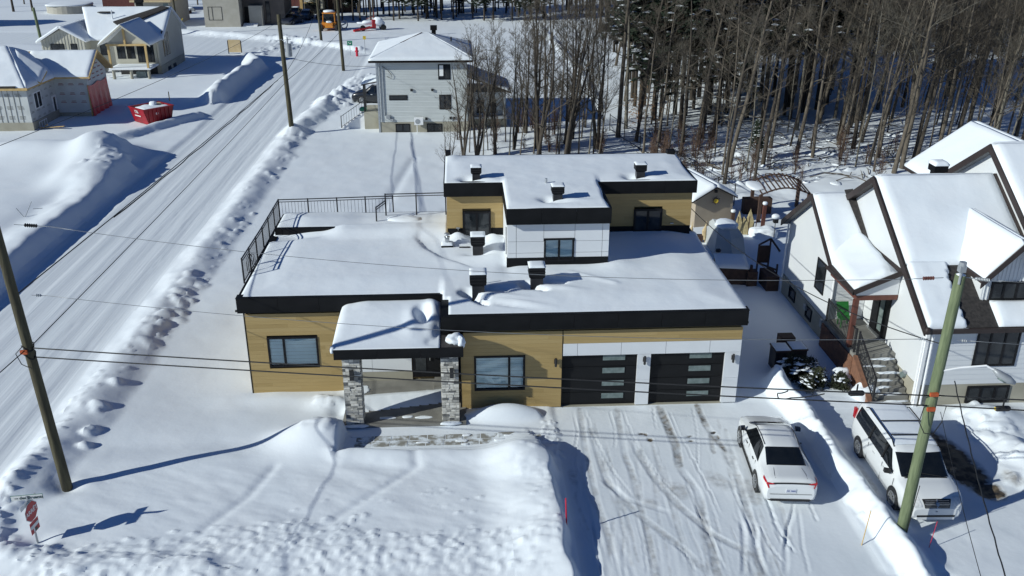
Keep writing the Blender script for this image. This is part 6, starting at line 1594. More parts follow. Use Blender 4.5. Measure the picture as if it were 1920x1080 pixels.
# the number is on the end that faces the street junction (left end in view)
en = (RD.to_3x3() @ Vector((-1, 0, -.28))).normalized(); eu = (RD.to_3x3() @ Vector((0, -1, 0)))
text_object('176', .38, face_matrix(dloc(-Lc-.31, .1, 1.10), eu, en), M['signwhite'], D_, bold=.012); 
m = MB(); m.prism([(-Lc-.195, .55, .70), (-Lc-.195, -.35, .70), (-Lc-.22, -.35, .80), (-Lc-.22, .55, .80)], (-.012, 0, 0)); m.build('maker_plate', M['signwhite'], D_, local=True)
m = MB(); m.cyl((-.2, -Wc-.03, .95), .12, .02, 12, axis='y'); m.build('round_sticker', M['signwhite'], D_, local=True)

# ------------------------------------------------------------------ poles and lines
def utility_pole(label, x, y, h, r0, r1, lean, mat='pole', zb=None, group='utility poles'):
    zb = ground_at(x, y)-.3 if zb is None else zb
    t = thing('utility_pole', label, 'utility pole', (x, y, 0), 0, group)
    m = MB(); n = 9
    m.tube([(x+lean[0]*k/n, y+lean[1]*k/n, zb+(h-zb)*k/n) for k in range(n+1)], [r0+(r1-r0)*k/n for k in range(n+1)], 16)
    m.build('pole_shaft', M[mat], t, True)
    return t
pL = utility_pole('dark weathered wooden utility pole beside the street corner at the left', -16.26, -4.4, 12.2, .165, .12, (-.55, 0))
p2 = utility_pole('wooden utility pole carrying a grey transformer at the roadside bend', -17.03, 43.75, 9.3, .20, .15, (-.2, 0))
p3 = utility_pole('tall wooden utility pole beside the snow heap near the grey house', -16.38, 74.3, 10.5, .18, .14, (-.25, 0))
p4 = utility_pole('wooden utility pole behind the cross street in front of the parked cars', -21.75, 96.4, 9.5, .18, .14, (-.3, 0))
p5 = utility_pole('thin wooden utility pole between the outbuilding and the taupe block house', -42.46, 104.0, 9.0, .17, .13, (-.2, 0))
p6 = utility_pole('short greenish utility pole left of the beige house', -60.4, 102.1, 3.9, .2, .17, (-.2, 0), mat='greenpole')
pG = utility_pole('green treated utility pole with a street lamp in front of the minivan', 9.35, -7.91, 8.32, .165, .135, (.22, .05), mat='greenpole', zb=-.2)
m = MB(); m.tube([(9.42, -8.075, .0), (9.46, -8.072, .9), (9.53, -8.07, 1.9)], .012, 5); m.build('shaft_crack', M['crack'], pG)
m = MB(); m.cyl((9.57, -7.87, 8.32), .125, .035, 14, .05); m.build('snow_cap', M['roofsnow'], pG, True)
m = MB(); m.cyl((9.50, -7.98, 8.1), .035, .55, 8); m.box((9.42, -8.06, 8.45), (9.58, -7.9, 8.62)); m.cyl((9.50, -7.98, 8.6), .09, .12, 10); m.build('pole_bracket', M['greymetal'], pG)
def insulator(par, a, b, mat='porcelain', n=7, r=.055):
    a, b = Vector(a), Vector(b); m = MB(); d = (b-a)
    m.tube([a-d*.8, b+d*.8], .012, 5); o = None
    pts = []; rr = []
    for k in range(n*2+1): pts.append(a+d*k/(n*2)); rr.append(r if k % 2 else r*.45)
    m2 = MB(); m2.tube(pts, rr, 10); o = m2.build('insulator', M[mat], par); m.build('clevis', M['greymetal'], o)
    return o
insulator(pG, (8.55, -7.9, 8.25), (8.85, -7.91, 8.26)); insulator(pG, (9.95, -7.9, 8.22), (10.35, -7.9, 8.16), mat='greymetal', r=.05, n=9)
insulator(pG, (8.75, -7.91, 6.50), (8.9, -7.91, 6.50), mat='greymetal', n=3, r=.04); insulator(pG, (9.95, -7.9, 6.42), (10.1, -7.9, 6.40), mat='greymetal', n=3, r=.04)
insulator(pL, (-15.85, -4.4, 8.93), (-15.5, -4.4, 8.90), mat='wire', n=6, r=.06); insulator(pL, (-15.95, -4.4, 6.78), (-15.8, -4.4, 6.77), mat='greymetal', n=3, r=.045)
m = MB()
for z in (5.12, 4.85):
    m.tube([(-16.5+.17*math.cos(a), -4.4+.17*math.sin(a), z+.1*math.sin(2*a)) for a in np.linspace(0, 2*PI, 15)], .014, 5)
m.tube([(-16.6, -4.45, 5.2), (-16.85, -4.5, 4.95), (-16.75, -4.5, 4.6), (-16.45, -4.6, 4.5)], .014, 5); m.build('cable_loop', M['wire'], pL)
m = MB(); m.box((-16.66, -4.62, 4.98), (-16.46, -4.55, 5.10)); m.build('orange_tag', M['orange'], pL)
for z in (4.88, 4.42): MB().box((9.28, -8.12, z-.05), (9.50, -8.04, z+.05)).build('orange_tag', M['orange'], pG)
m = MB(); m.tube([(9.2, -8.05, 4.5), (9.05, -8.2, 4.1), (9.2, -8.3, 3.8), (9.45, -8.3, 3.75), (9.75, -8.1, 4.0), (9.85, -8, 4.45)], .014, 5); m.build('cable_loop', M['wire'], pG)
lamp = MB(); lamp.tube([(9.42, -7.95, 5.52), (10.0, -8.05, 5.68), (10.6, -8.2, 5.80), (10.85, -8.3, 5.68)], .028, 8); la = lamp.build('lamp_arm', M['whitepaint'], pG)
m = MB(); m.tube([(10.78, -8.28, 5.72), (10.9, -8.33, 5.62), (11.15, -8.42, 5.48), (11.32, -8.48, 5.40)], [.05, .10, .12, .05], 10); m.build('lamp_head', M['greymetal'], la, True)
m = MB(); m.tube([(10.92, -8.36, 5.53), (11.1, -8.42, 5.43)], [.07, .07], 8); m.build('lamp_lens', M['frost'], la, True)
m = MB(); m.cyl((-16.66, 43.55, 6.2), .24, .95, 14); o = m.build('transformer', M['greymetal'], p2)
m = MB(); m.cyl((-16.7, 43.5, 7.15), .05, .5, 6); m.bar((-17.1, 43.6, 7.4), (-16.4, 43.5, 7.5), .05); m.bar((-17.6, 43.6, 7.3), (-17.1, 43.6, 7.5), .04); m.build('bushing', M['greymetal'], o)
def _near(p):
    return (p[0]-.18, p[1]-.27, p[2]+.10) if math.hypot(p[0]-9.35, p[1]+7.91) < 1.8 else p
def wire(label, pts, sag, r=.012, mat='wire', seg=30, group='overhead lines', name='overhead_wire', wob=0):
    m = MB(); P = []; pts = [_near(p) for p in pts]
    for a, b in zip(pts[:-1], pts[1:]):
        a, b = Vector(a), Vector(b)
        for k in range(seg+(1 if b == Vector(pts[-1]) else 0)):
            t = k/seg; p = a.lerp(b, t); p.z -= sag*4*t*(1-t)
            if wob: p.x += wob*math.sin(k*1.9); p.z += wob*math.cos(k*1.3)
            P.append(p)
    m.tube(P, r, 5); o = m.build(name, M[mat], None, True)
    return tag(o, label, 'wire', group)
wire('upper of the two thick cables crossing in front of the wooden house', [(-16.45, -4.45, 5.12), (9.3, -8.0, 4.81)], .10, .020)
wire('lower of the two thick cables crossing in front of the wooden house', [(-16.45, -4.45, 4.82), (9.3, -8.0, 4.50)], .08, .020)
wire('thin top conductor crossing above the snowy roof to the green pole', [(-15.2, -4.4, 8.88), (8.3, -7.9, 8.24)], .55, .008, 'barewire')
wire('thin middle conductor crossing over the flat roof to the green pole', [(-15.7, -4.4, 6.77), (8.65, -7.91, 6.50)], .45, .008, 'barewire')
wire('thin conductor leaving the green pole top to the right', [(10.6, -7.9, 8.14), (30, -9.5, 8.6)], .4, .008, 'barewire')
wire('thin lower conductor leaving the green pole to the right', [(10.2, -7.9, 6.40), (30, -9.5, 6.6)], .4, .008, 'barewire')
wire('upper thick cable leaving the green pole to the right', [(9.5, -8.0, 4.81), (30, -9.8, 4.8)], .25, .020)
wire('lower thick cable leaving the green pole to the right', [(9.5, -8.0, 4.50), (30, -9.8, 4.4)], .25, .020)
wire('upper cable following the street from the left pole to the transformer pole', [(-16.5, -4.3, 6.8), (-17.1, 43.7, 4.9)], .10, .020)
wire('lower cable following the street from the left pole to the transformer pole', [(-16.45, -4.3, 5.1), (-17.0, 43.7, 4.35)], .10, .016)
wire('short length of wavy bundled cable over the snowy street', [(-16.62, 4.0, 6.35), (-17.05, 40.0, 5.0)], .12, .026, wob=.02)
wire('high thin conductor following the street on its left side', [(-16.9, -4.4, 10.9), (-17.2, 43.7, 8.8)], .3, .010)
wire('cable from the left pole toward the near left corner', [(-16.5, -4.4, 5.1), (-18.8, -20, 4.6)], .1, .016)
wire('cable from the transformer pole to the pole by the snow heap', [(-17.0, 43.8, 4.35), (-16.5, 74.2, 4.1)], .2, .018)
wire('cable from the transformer pole to the pole behind the cross street', [(-17.1, 43.8, 4.9), (-21.95, 96.3, 4.6)], .6, .018)
wire('high conductor from the transformer pole to the pole behind the cross street', [(-17.2, 43.8, 8.8), (-22.0, 96.3, 9.0)], .5, .012)
wire('service line from the transformer pole to the grey house wall', [(-17.0, 43.8, 6.1), (-10.15, 44.3, 5.3)], .25, .014)
wire('line from the far street pole to the taupe block house', [(-22.0, 96.4, 6.6), (-35, 113, 5.2)], .3, .016)
wire('cable between the two poles at the end of the street', [(-16.5, 74.2, 4.1), (-21.9, 96.3, 4.4)], .3, .018)
wire('service cable from the wooden house to the green pole', [(9.45, -7.85, 6.3), (6.5, 8.5, 4.9)], .75, .016)
wire('drop cable running from the green pole to the near right corner', [(9.75, -8.3, 5.4), (7.0, -15.9, 5.0)], .12, .016, wob=.008)
wire('thin drop line beside the drop cable at the right', [(9.6, -8.2, 4.4), (6.55, -15.9, 4.9)], .1, .008)
# splice housings hanging on the cables
for lb, x, z, y, ln in (('black cable splice housing with a yellow end cap, right of the green pole', 11.45, 4.30, -8.05, .42), ('black cable splice housing left of the green pole', 7.28, 4.80, -7.85, .42)):
    s_ = thing('splice_housing', lb, 'cable box', (x, y, z), 0, 'splice housings on the cables')
    m = MB(); m.tube([(x-ln/2, y, z), (x-ln/2+.04, y, z), (x+ln/2-.04, y, z), (x+ln/2, y, z)], [.055, .08, .08, .055], 12); m.build('housing', M['wire'], s_, True)
    MB().box((x-.02, y-.01, z+.06), (x+.02, y+.01, z+.28)).build('hanger', M['wire'], s_)
    m = MB(); m.cyl((x-ln/2-.012, y, z), .05, .012, 10, axis='x'); m.build('end_cap', M['yellow' if x > 10 else 'wire'], s_)
wire('looped slack cable left of the splice housing', [(5.4, -7.7, 4.85), (5.1, -7.7, 4.78), (5.15, -7.7, 4.62), (5.5, -7.7, 4.62), (6.4, -7.8, 4.78)], .03, .018, seg=8)

# ------------------------------------------------------------------ signs
sx, sy = -16.1, -7.08; sg_z = ground_at(sx, sy)
ss = thing('stop_sign', 'red stop sign with street name blades sunk in snow at the near left corner', 'sign', (sx, sy, 0))
MB().box((sx-.02, sy-.02, -.3), (sx+.02, sy+.02, 1.72)).build('post', M['greymetal'], ss)
ang = math.radians(83); su = Vector((math.cos(ang), math.sin(ang), 0)); sn = Vector((math.sin(ang), -math.cos(ang), 0))
def plate(name, c, u, n, shape, mat, th=.006, par=ss):
    P = [Vector(c)+Vector(u)*a+Vector((0, 0, b)) for a, b in shape]; return MB().prism(P, Vector(n)*th).build(name, M[mat], par)
oc = lambda r: [(r*math.cos(PI/8+k*PI/4)/math.cos(PI/8), r*math.sin(PI/8+k*PI/4)/math.cos(PI/8)) for k in range(8)]
c0 = Vector((sx, sy, 1.19))+sn*.03
plate('stop_plate_border', c0, su, sn, oc(.30), 'signwhite'); sp_ = plate('stop_plate', c0+sn*.008, su, sn, oc(.28), 'signred')
text_object('ARRÊT', .19, face_matrix(c0+sn*.016, su, sn), M['signwhite'], sp_, bold=.004)
c1 = Vector((sx, sy, .68))+sn*.03
rc = lambda w, h: [(-w, -h), (w, -h), (w, h), (-w, h)]
pn = plate('warning_panel', c1, su, sn, rc(.21, .19), 'signred'); plate('white_band', c1+Vector((0, 0, .03))+sn*.008, su, sn, rc(.20, .055), 'signwhite', par=pn); plate('arrow_mark', c1+Vector((0, 0, -.10))+sn*.008, su, sn, [(-.02, -.07), (.09, -.07), (.09, .02), (-.02, .02)], 'signink', par=pn); plate('white_mark', c1+Vector((0, 0, -.10))+sn*.007-su*.06, su, sn, rc(.03, .07), 'signwhite', par=pn)
bu = Vector((math.cos(math.radians(6)), math.sin(math.radians(6)), 0)); bn = Vector((bu.y, -bu.x, 0))
bl = plate('name_blade', Vector((sx, sy, 1.66)), bu, bn, rc(.42, .075), 'signwhite'); plate('name_blade_back', Vector((sx, sy, 1.66))-bn*.004, bu, -bn, rc(.43, .085), 'signgreen')
text_object('des Bruants', .135, face_matrix(Vector((sx, sy, 1.655))+bn*.010+bu*.12, bu, bn), M['signink'], bl, bold=.003)
text_object('rue', .07, face_matrix(Vector((sx, sy, 1.655))+bn*.010-bu*.28, bu, bn), M['signink'], bl, bold=.001)
plate('cross_blade', Vector((sx, sy, 1.50)), su, sn, rc(.40, .075), 'signwhite')
# driveway stakes
def stake(label, x, y, h, mat, lean=(0, 0), r=.012):
    z = ground_at(x, y); o = MB().tube([(x, y, z-.1), (x+lean[0], y+lean[1], z+h)], r, 6).build('snow_stake', M[mat], None); return tag(o, label, 'stake', 'driveway marker stakes')
stake('bare wooden stake leaning on the middle snow bank', 7.95, -8.35, 1.15, 'lumber', (.15, .1), .016); stake('thin pink marker stake in the snow right of the green pole', 9.85, -8.6, .85, 'hydrant', (.15, .1), .010)
rx_, ry_ = -.62, -7.35; o = MB().tube([(rx_, ry_, ground_at(rx_, ry_)-.2), (rx_-.06, ry_, ground_at(rx_, ry_)+.95)], .022, 6).build('reflector_stake', M['hydrant'], None); tag(o, 'red reflector stake at the left edge of the wide driveway', 'stake', 'driveway marker stakes')
# far street furniture
hy = thing('fire_hydrant', 'red fire hydrant on the snow heap beside its green marker sign', 'hydrant', (-15.9, 84.5, 0))
m = MB(); zz = ground_at(-15.9, 84.5); m.cyl((-15.9, 84.5, zz), .15, .95, 10); m.cyl((-15.9, 84.5, zz+.95), .19, .14, 10, .08); m.cyl((-16.12, 84.5, zz+.6), .09, .44, 8, axis='x'); m.build('barrel', M['hydrant'], hy)
def far_sign(label, x, y, z, w, h, mat, post=True):
    t = thing('road_sign', label, 'sign', (x, y, 0)); MB().box((x-w/2, y-.03, z), (x+w/2, y, z+h)).build('sign_plate', M[mat], t)
    if post: MB().box((x-.025, y, -.1), (x+.025, y+.04, z+h*.5)).build('post', M['greymetal'], t)
    return t
t = far_sign('small green square sign with a white mark left of the hydrant', -16.75, 85.0, 1.1, .62, .55, 'signgreen'); MB().tube([(-16.9, 84.96, 1.5), (-16.7, 84.96, 1.3), (-16.6, 84.96, 1.4)], .04, 5).build('white_mark', M['signwhite'], t)
far_sign('small yellow brown sign on a thin post behind the hydrant', -15.1, 86.5, 1.6, .36, .42, 'yellow')
t = thing('plywood_board', 'plywood site board on two dark posts beside the far snow bank', 'sign board', (-30.9, 87.0, 0))
MB().prism([(-31.7, 87.0, .1), (-30.2, 86.8, .1), (-30.2, 86.8, 1.6), (-31.7, 87.0, 1.6)], (.01, .05, 0)).build('board', M['plywood'], t)
for x, y in ((-31.76, 87.02), (-30.14, 86.78)): MB().box((x-.05, y, -.1), (x+.05, y+.08, 1.5)).build('post', M['trim'], t)
o = MB().bar((-43.8, 112, 0), (-44.6, 112, 1.2), .12).bar((-44.5, 112, .2), (-43.9, 112, 1.3), .1).build('yellow_guy_guard', M['yellow'], None); tag(o, 'yellow crossed guards standing in snow beside the thin pole', 'barrier')
o = MB().bar((-30.6, 57.7, 0), (-30.6, 57.7, .9), .07).build('survey_stake', M['lumber'], None); tag(o, 'small grey survey stake in the snow near the long snow bank', 'stake')
o = MB().bar((-28.9, 22.5, .3), (-28.5, 22.9, 1.2), .03).bar((-28.5, 22.9, .75), (-28.0, 23.0, .75), .03).bar((-29.3, 22.6, .9), (-28.9, 22.5, .35), .03).build('bent_rod_stand', M['greymetal'], None); tag(o, 'bent thin metal frame sticking out of the left snow bank', 'frame')

# ------------------------------------------------------------------ back garden between the two houses
Sh = thing('garden_shed', 'tan garden shed with snowy gable roof and a sun ornament on its wall', 'shed', (11.0, 20.0, 0))
MB().prism([(9.75, 19.8, -.3), (12.05, 20.3, -.3), (12.05, 20.3, 1.75), (10.9, 20.05, 2.35), (9.75, 19.8, 1.75)], (-.9, 3.2, 0)).build('wall', M['tan'], Sh)
for q, sd in ((((9.45, 19.45, 1.66), (10.88, 19.75, 2.44), (9.9, 23.4, 2.44), (8.5, 23.1, 1.66)), 61), (((10.88, 19.75, 2.44), (12.25, 20.1, 1.70), (11.3, 23.7, 1.70), (9.9, 23.4, 2.44)), 62)):
    roof_plane(Sh, *q, th=.08, snow=.24, seed=sd)
m = MB()
for k in range(12):
    a = 2*PI*k/12; L_ = .26 if k % 2 else .19; m.prism([(10.95+.13*math.cos(a-.2), 19.97, 1.55+.13*math.sin(a-.2)), (10.95+.13*math.cos(a+.2), 19.97, 1.55+.13*math.sin(a+.2)), (10.95+L_*math.cos(a), 19.97, 1.55+L_*math.sin(a))], (0, .02, 0))
m.build('sun_rays', M['lattice'], Sh); m = MB(); m.cyl((10.95, 19.93, 1.55), .13, .03, 14, axis='y'); m.build('sun_face', M['yellow'], Sh)
MB().box((10.82, 19.9, 2.05), (10.98, 20.0, 2.2)).build('gable_vent', M['trim'], Sh)
cv = thing('covered_heap', 'large box-shaped heap under a pale grey tarpaulin with snow on top, beside the shed', 'tarp cover', (10.55, 15.8, 0))
m = MB()
lo = [(9.65, 15.1, -.1), (10.5, 14.5, -.1), (11.45, 15.2, -.1), (11.4, 17.1, -.1), (9.75, 17.3, -.1)]; hi = [(9.8, 15.3, 1.05), (10.45, 14.85, 1.05), (11.25, 15.4, 1.05), (11.1, 16.9, 1.25), (9.85, 17.1, 1.3)]; tp_ = [(9.95, 15.6, 1.45), (10.45, 15.3, 1.42), (11.0, 15.7, 1.40), (10.95, 16.6, 1.5), (9.95, 16.8, 1.55)]
V = lo+hi+tp_; F = [(10, 11, 12, 13, 14)]
for k in (0, 5):
    for i in range(5): j = (i+1) % 5; F.append((k+i, k+j, k+5+j, k+5+i))
m.add(V, F); m.build('tarpaulin', M['greycover'], cv); blob('snow_cap', (10.5, 16.1, 1.48), (.62, .75, .16), cv, seed=12, n=9)
bw = thing('burlap_wrapped_shrub', 'yellowish burlap wrapped shrub with pointed tips beside the tarpaulin heap', 'shrub', (12.4, 18.6, 0))
m = MB()
for (a, b, h) in ((11.85, 12.15, 1.35), (12.05, 12.5, 1.0), (12.4, 12.85, 1.45)):
    c = ((a+b)/2, 18.75, h); m.add([(a, 18.5, 0), (b, 18.45, 0), (b+.02, 18.95, 0), (a, 19.0, 0), (a+.04, 18.6, .7), (b-.02, 18.55, .7), (b-.02, 18.9, .7), (a+.04, 18.9, .7), c], [(0, 1, 5, 4), (1, 2, 6, 5), (2, 3, 7, 6), (3, 0, 4, 7), (4, 5, 8), (5, 6, 8), (6, 7, 8), (7, 4, 8)])
m.build('burlap', M['burlap'], bw); m = MB()
for x in (11.85, 12.5, 12.9): m.bar((x, 18.4, 0), (x, 18.4, 1.1), .04)
m.build('stake', M['lattice'], bw)
pg = thing('garden_arbour', 'dark wooden garden arbour with an arched slatted roof behind the gabled house', 'pergola', (15.2, 21.5, 0))
m = MB()
for x, y in ((13.75, 20.6), (16.6, 20.6), (14.2, 23.5), (17.0, 23.4)): MB().box((x-.09, y-.09, -.1), (x+.09, y+.09, 1.65)).build('post', M['lattice'], pg)
for yy in (20.6, 23.4):
    m = MB(); m.tube([(13.7+(16.7-13.7)*t+(.35 if yy > 22 else 0), yy, 1.65+.42*math.sin(PI*t)) for t in np.linspace(0, 1, 12)], .05, 5); m.build('arch_beam', M['lattice'], pg)
for t in np.linspace(.03, .97, 12):
    x = 13.7+3*t; z = 1.69+.42*math.sin(PI*t); o = MB().bar((x, 20.4, z), (x+.35, 23.6, z), .05, .07).build('slat', M['lattice'], pg)
blob('snow_patch', (13.9, 22.2, 1.75), (.5, .9, .12), pg, seed=15, n=8)
o = MB().box((13.3, 22.1, 0), (15.0, 22.6, .95)).build('woodpile_box', M['lattice'], None); tag(o, 'dark low bin under the left end of the garden arbour', 'bin')
for i, (x, y, h) in enumerate(((13.35, 18.6, 1.75), (12.0, 19.9, .9))):
    t = thing('garden_post', ('brown garden post with a snow cap left of the arbour', 'thin dark post beside the tan shed')[i], 'post', (x, y, 0)); MB().box((x-.09, y-.09, -.1), (x+.09, y+.09, h)).build('shaft', M['redwood' if i == 0 else 'lattice'], t); blob('snow_cap', (x, y, h+.05), (.14, .14, .1), t, seed=i, n=7)
t = thing('bird_feeder', 'dark bird feeder under a thick snow cap beside the gabled house', 'bird feeder', (13.7, 17.6, 0)); MB().cyl((13.7, 17.6, 0), .02, 1.2, 6).build('pole', M['trim'], t); MB().box((13.58, 17.48, 1.0), (13.82, 17.72, 1.25)).build('feeder_box', M['trim'], t); blob('snow_cap', (13.7, 17.6, 1.35), (.22, .22, .14), t, seed=3, n=8)
o = blob('snow_heap', (13.2, 18.1, .1), (.8, .5, .45), None, seed=16, n=14, rough=.4); tag(o, 'lumpy heap of snow beside the burlap shrub', 'snow heap')
pp = thing('folded_parasol_pair', 'two snow-streaked folded parasols standing at the corner of the shed', 'parasol', (9.3, 17.4, 0))
for x in (9.0, 9.75): m = MB(); m.tube([(x, 17.3, 0), (x, 17.3, 1.25)], [.05, .02], 6); m.tube([(x-.05, 17.28, .2), (x-.08, 17.28, .7), (x, 17.28, 1.1)], [.10, .13, .02], 7); m.build('canopy', M['plywood'], pp)
MB().box((9.1, 17.2, .1), (9.6, 17.5, .45)).build('base', M['lattice'], pp)
ht = thing('snowy_hot_tub', 'dark hot tub with a flat snow-covered lid in the shade of the wooden house', 'hot tub', (9.75, 12.3, 0), math.radians(-10))
MB().box((-.75, -.95, -.1), (.75, .95, .82)).build('tub_cabinet', M['lattice'], ht, local=True); q_ = ROOT[ht.name]
snow_slab('lid_snow', *[tuple(q_ @ Vector(p)) for p in ((-.78, -.98, .83), (.78, -.98, .83), (.78, .98, .83), (-.78, .98, .83))], .14, ht, seed=18); blob('cover_knob', (9.35, 13.3, 1.05), (.14, .14, .1), ht, mat='wire', seed=4, n=6)
o = MB().box((10.25, 11.05, 0), (10.75, 11.5, .75)).box((10.4, 11.15, .75), (10.5, 11.3, 1.05)).build('planter_box', M['lattice'], None); tag(o, 'dark planter box with stubs at the near corner of the hot tub', 'planter')
gt = thing('garden_gate', 'dark lattice gate leaning against the back corner of the gabled house', 'gate', (11.4, 11.3, 0))
m = MB()
for a, b in (((10.95, 11.9, 0), (10.95, 11.9, 1.85)), ((11.5, 11.9, 0), (11.5, 11.9, 2.15)), ((10.95, 11.9, 1.85), (11.5, 11.9, 2.15)), ((11.5, 11.9, 2.15), (11.75, 11.2, 1.75)), ((10.95, 11.9, .9), (11.6, 10.9, .9)), ((11.6, 10.9, 0), (11.6, 10.9, 1.2))): m.bar(a, b, .07)
m.box((10.98, 11.88, .9), (11.48, 11.92, 1.8)); m.build('gate_frame', M['lattice'], gt); MB().box((11.0, 10.4, 0), (11.6, 11.6, .75)).build('deck_box', M['lattice'], gt)
gs = thing('bin_pair', 'two dark lidded bins with snowy lids beside the shrubs near the driveway', 'bins', (9.35, 2.7, 0))
for x, y in ((9.05, 2.6), (9.75, 2.7)):
    b_ = MB().box((x-.3, y-.35, -.1), (x+.3, y+.35, .9)).build('bin_body', M['trim'], gs); MB().box((x-.33, y-.38, .9), (x+.33, y+.38, .96)).build('lid', M['lattice'], b_); snow_slab('lid_snow', (x-.3, y-.35, .96), (x+.3, y-.35, .96), (x+.3, y+.35, .96), (x-.3, y+.35, .96), .04, b_, seed=19, nx=6, ny=6)
MB().box((9.3, 3.3, .5), (9.9, 3.8, 1.0)).build('wooden_crate', M['lattice'], gs)
ch = thing('green_chair', 'green plastic chair on the entry landing of the gabled house', 'chair', (12.1, 3.9, 1.2))
m = MB(); m.box((11.85, 3.7, 1.55), (12.35, 4.15, 1.60)); m.prism([(11.85, 4.12, 1.6), (12.35, 4.12, 1.6), (12.35, 4.35, 2.1), (11.85, 4.35, 2.1)], (0, .03, 0))
m.build('seat', M['signgreen'], ch)
for x in (11.88, 12.3):
    for y in (3.73, 4.1): MB().box((x, y, 1.2), (x+.04, y+.04, 1.55)).build('leg', M['signgreen'], ch)
M['signgreen2'] = material('bright_green_plastic', (.015, .13, .025), .4, (.02, .17, .03), scale=5)
for o in ch.children: o.data.materials[0] = M['signgreen2']
wf = thing('wire_fence', 'dark chain link fence running back into the forest', 'fence', (10.4, 33, 0))
fp = [(8.6, 44), (9.2, 40.5), (9.9, 37.5), (10.6, 34.5), (11.3, 31.5), (12.0, 28.5), (12.6, 25.5), (13.2, 23.8)]
for x, y in fp: MB().cyl((x, y, -.2), .035, 1.6, 6).build('post', M['rail'], wf)
m = MB()
for a, b in zip(fp[:-1], fp[1:]):
    za, zb = ground_at(*a), ground_at(*b)
    for h in (1.3, .15): m.bar((*a, za*.3+h), (*b, zb*.3+h), .035)
    for k in range(1, 12):
        t = k/12; x = a[0]+(b[0]-a[0])*t; y = a[1]+(b[1]-a[1])*t; m.bar((x, y, .15), (x, y, 1.3), .012)
m.build('mesh_wire', M['rail'], wf)['kind'] = 'stuff'

pG.location = (9.35-.18, -7.91-.27, .10)          # the pole stands on the bank; everything fixed to it moves along

# ------------------------------------------------------------------ trees
def grow(seed, H, r0, levels=3, nb=(9, 14), spread=.75, up=.35, first=.35, twig=True, crook=.05, sides=(7, 4, 3), lean=(0, 0), forks=1, dens=1.0):
    """bare tree: returns trunk arrays and branch arrays"""
    rg = random.Random(seed); T = MB(); Br = MB()
    def path(p, d, L, r, n, wob, upk):
        pts = [p.copy()]; rs = [r]; q = p.copy(); dd = d.normalized()
        for i in range(n):
            dd = (dd+Vector((rg.uniform(-wob, wob), rg.uniform(-wob, wob), rg.uniform(-wob, wob)+upk*.10))).normalized()
            q = q+dd*(L/n); pts.append(q.copy()); rs.append(max(r*(1-(i+1)/n)**.8, .0065 if r < .06 else r*.14))
        return pts, rs
    def branch(p, d, L, r, lev):
        n = 5 if lev == 1 else (4 if lev == 2 else 3)
        pts, rs = path(p, d, L, r, n, .16+.05*lev, up*(1.6 if lev < 3 else .8)); Br.tube(pts, rs, sides[min(lev, 2)], False)
        if lev >= levels: return
        k = int((rg.randint(4, 7) if lev == 1 else rg.randint(3, 5))*dens)
        for _ in range(k):
            t = rg.uniform(.25, .97); i = min(int(t*n), n-1); q = pts[i].lerp(pts[i+1], t*n-i); dv = (pts[i+1]-pts[i]).normalized()
            s = Vector((rg.uniform(-1, 1), rg.uniform(-1, 1), rg.uniform(-.3, .8))).normalized()
            branch(q, dv*.9+s*.75, L*rg.uniform(.28, .55)*(1.1-t*.4), max(rs[i]*.55, .008), lev+1)
    for f in range(forks):
        n = 12; d = Vector((lean[0]+(rg.uniform(-.16, .16) if forks > 1 else 0), lean[1]+(rg.uniform(-.1, .1) if forks > 1 else 0), 1)); p = Vector((rg.uniform(-.15, .15), rg.uniform(-.15, .15), -.3)) if forks > 1 else Vector((0, 0, -.3))
        pts = [p]; rs = [r0*1.25]; q = p.copy(); dd = d.normalized(); Hf = H*rg.uniform(.8, 1) if forks > 1 else H
        for i in range(n):
            dd = (dd+Vector((rg.uniform(-crook, crook), rg.uniform(-crook, crook), .06))).normalized(); q = q+dd*(Hf/n); pts.append(q.copy()); rs.append(r0*(1-(i+1)/n)**.75+.008)
        T.tube(pts, rs, sides[0], False)
        for _ in range(rg.randint(*nb)):
            t = first+(1-first)*rg.random()**.85; i = min(int(t*n), n-1); q = pts[i].lerp(pts[i+1], t*n-i)
            a = rg.uniform(0, 2*PI); d = Vector((math.cos(a)*spread, math.sin(a)*spread, rg.uniform(.35, .95)))
            branch(q, d, H*rg.uniform(.16, .30)*(1.25-t*.75), max(rs[i]*.42, .012), 1)
    return T, Br
def np_mesh(name, mb, mat):
    V = np.array([tuple(v) for v in mb.V], np.float32); q = [f if len(f) == 4 else (f[0], f[1], f[2], f[2]) for f in mb.F]
    me = bpy.data.meshes.new(name); F = np.array(q, np.int32)
    me.vertices.add(len(V)); me.vertices.foreach_set('co', V.ravel()); me.loops.add(F.size); me.loops.foreach_set('vertex_index', F.ravel())
    me.polygons.add(len(F)); me.polygons.foreach_set('loop_start', np.arange(0, F.size, 4, dtype=np.int32)); me.polygons.foreach_set('loop_total', np.full(len(F), 4, np.int32))
    me.polygons.foreach_set('use_smooth', np.full(len(F), True)); me.update(calc_edges=True); me.materials.append(mat); return me
def place(kind, parts, label, cat, x, y, s, rot, group, z=None, tilt=0, first={}):
    """put a tree: the first of a kind is new, the rest are copies of it with shared meshes"""
    key = id(parts)
    if key not in first:
        o = bpy.data.objects.new(kind, None); C.objects.link(o); ROOT[o.name] = Matrix.Identity(4)
        for nm, me in parts:
            c = bpy.data.objects.new(nm, me); C.objects.link(c); c.parent = o
            if nm == 'snow_load' or nm == 'foliage': c['kind'] = 'stuff'
        first[key] = o
    else: o = copy_tree(first[key])
    o.location = (x, y, ground_at(x, y)-.05 if z is None else z); o.scale = (s, s, s*1.0); o.rotation_euler = (tilt*math.sin(rot), tilt*math.cos(rot), rot)
    tag(o, label, cat, group); return o
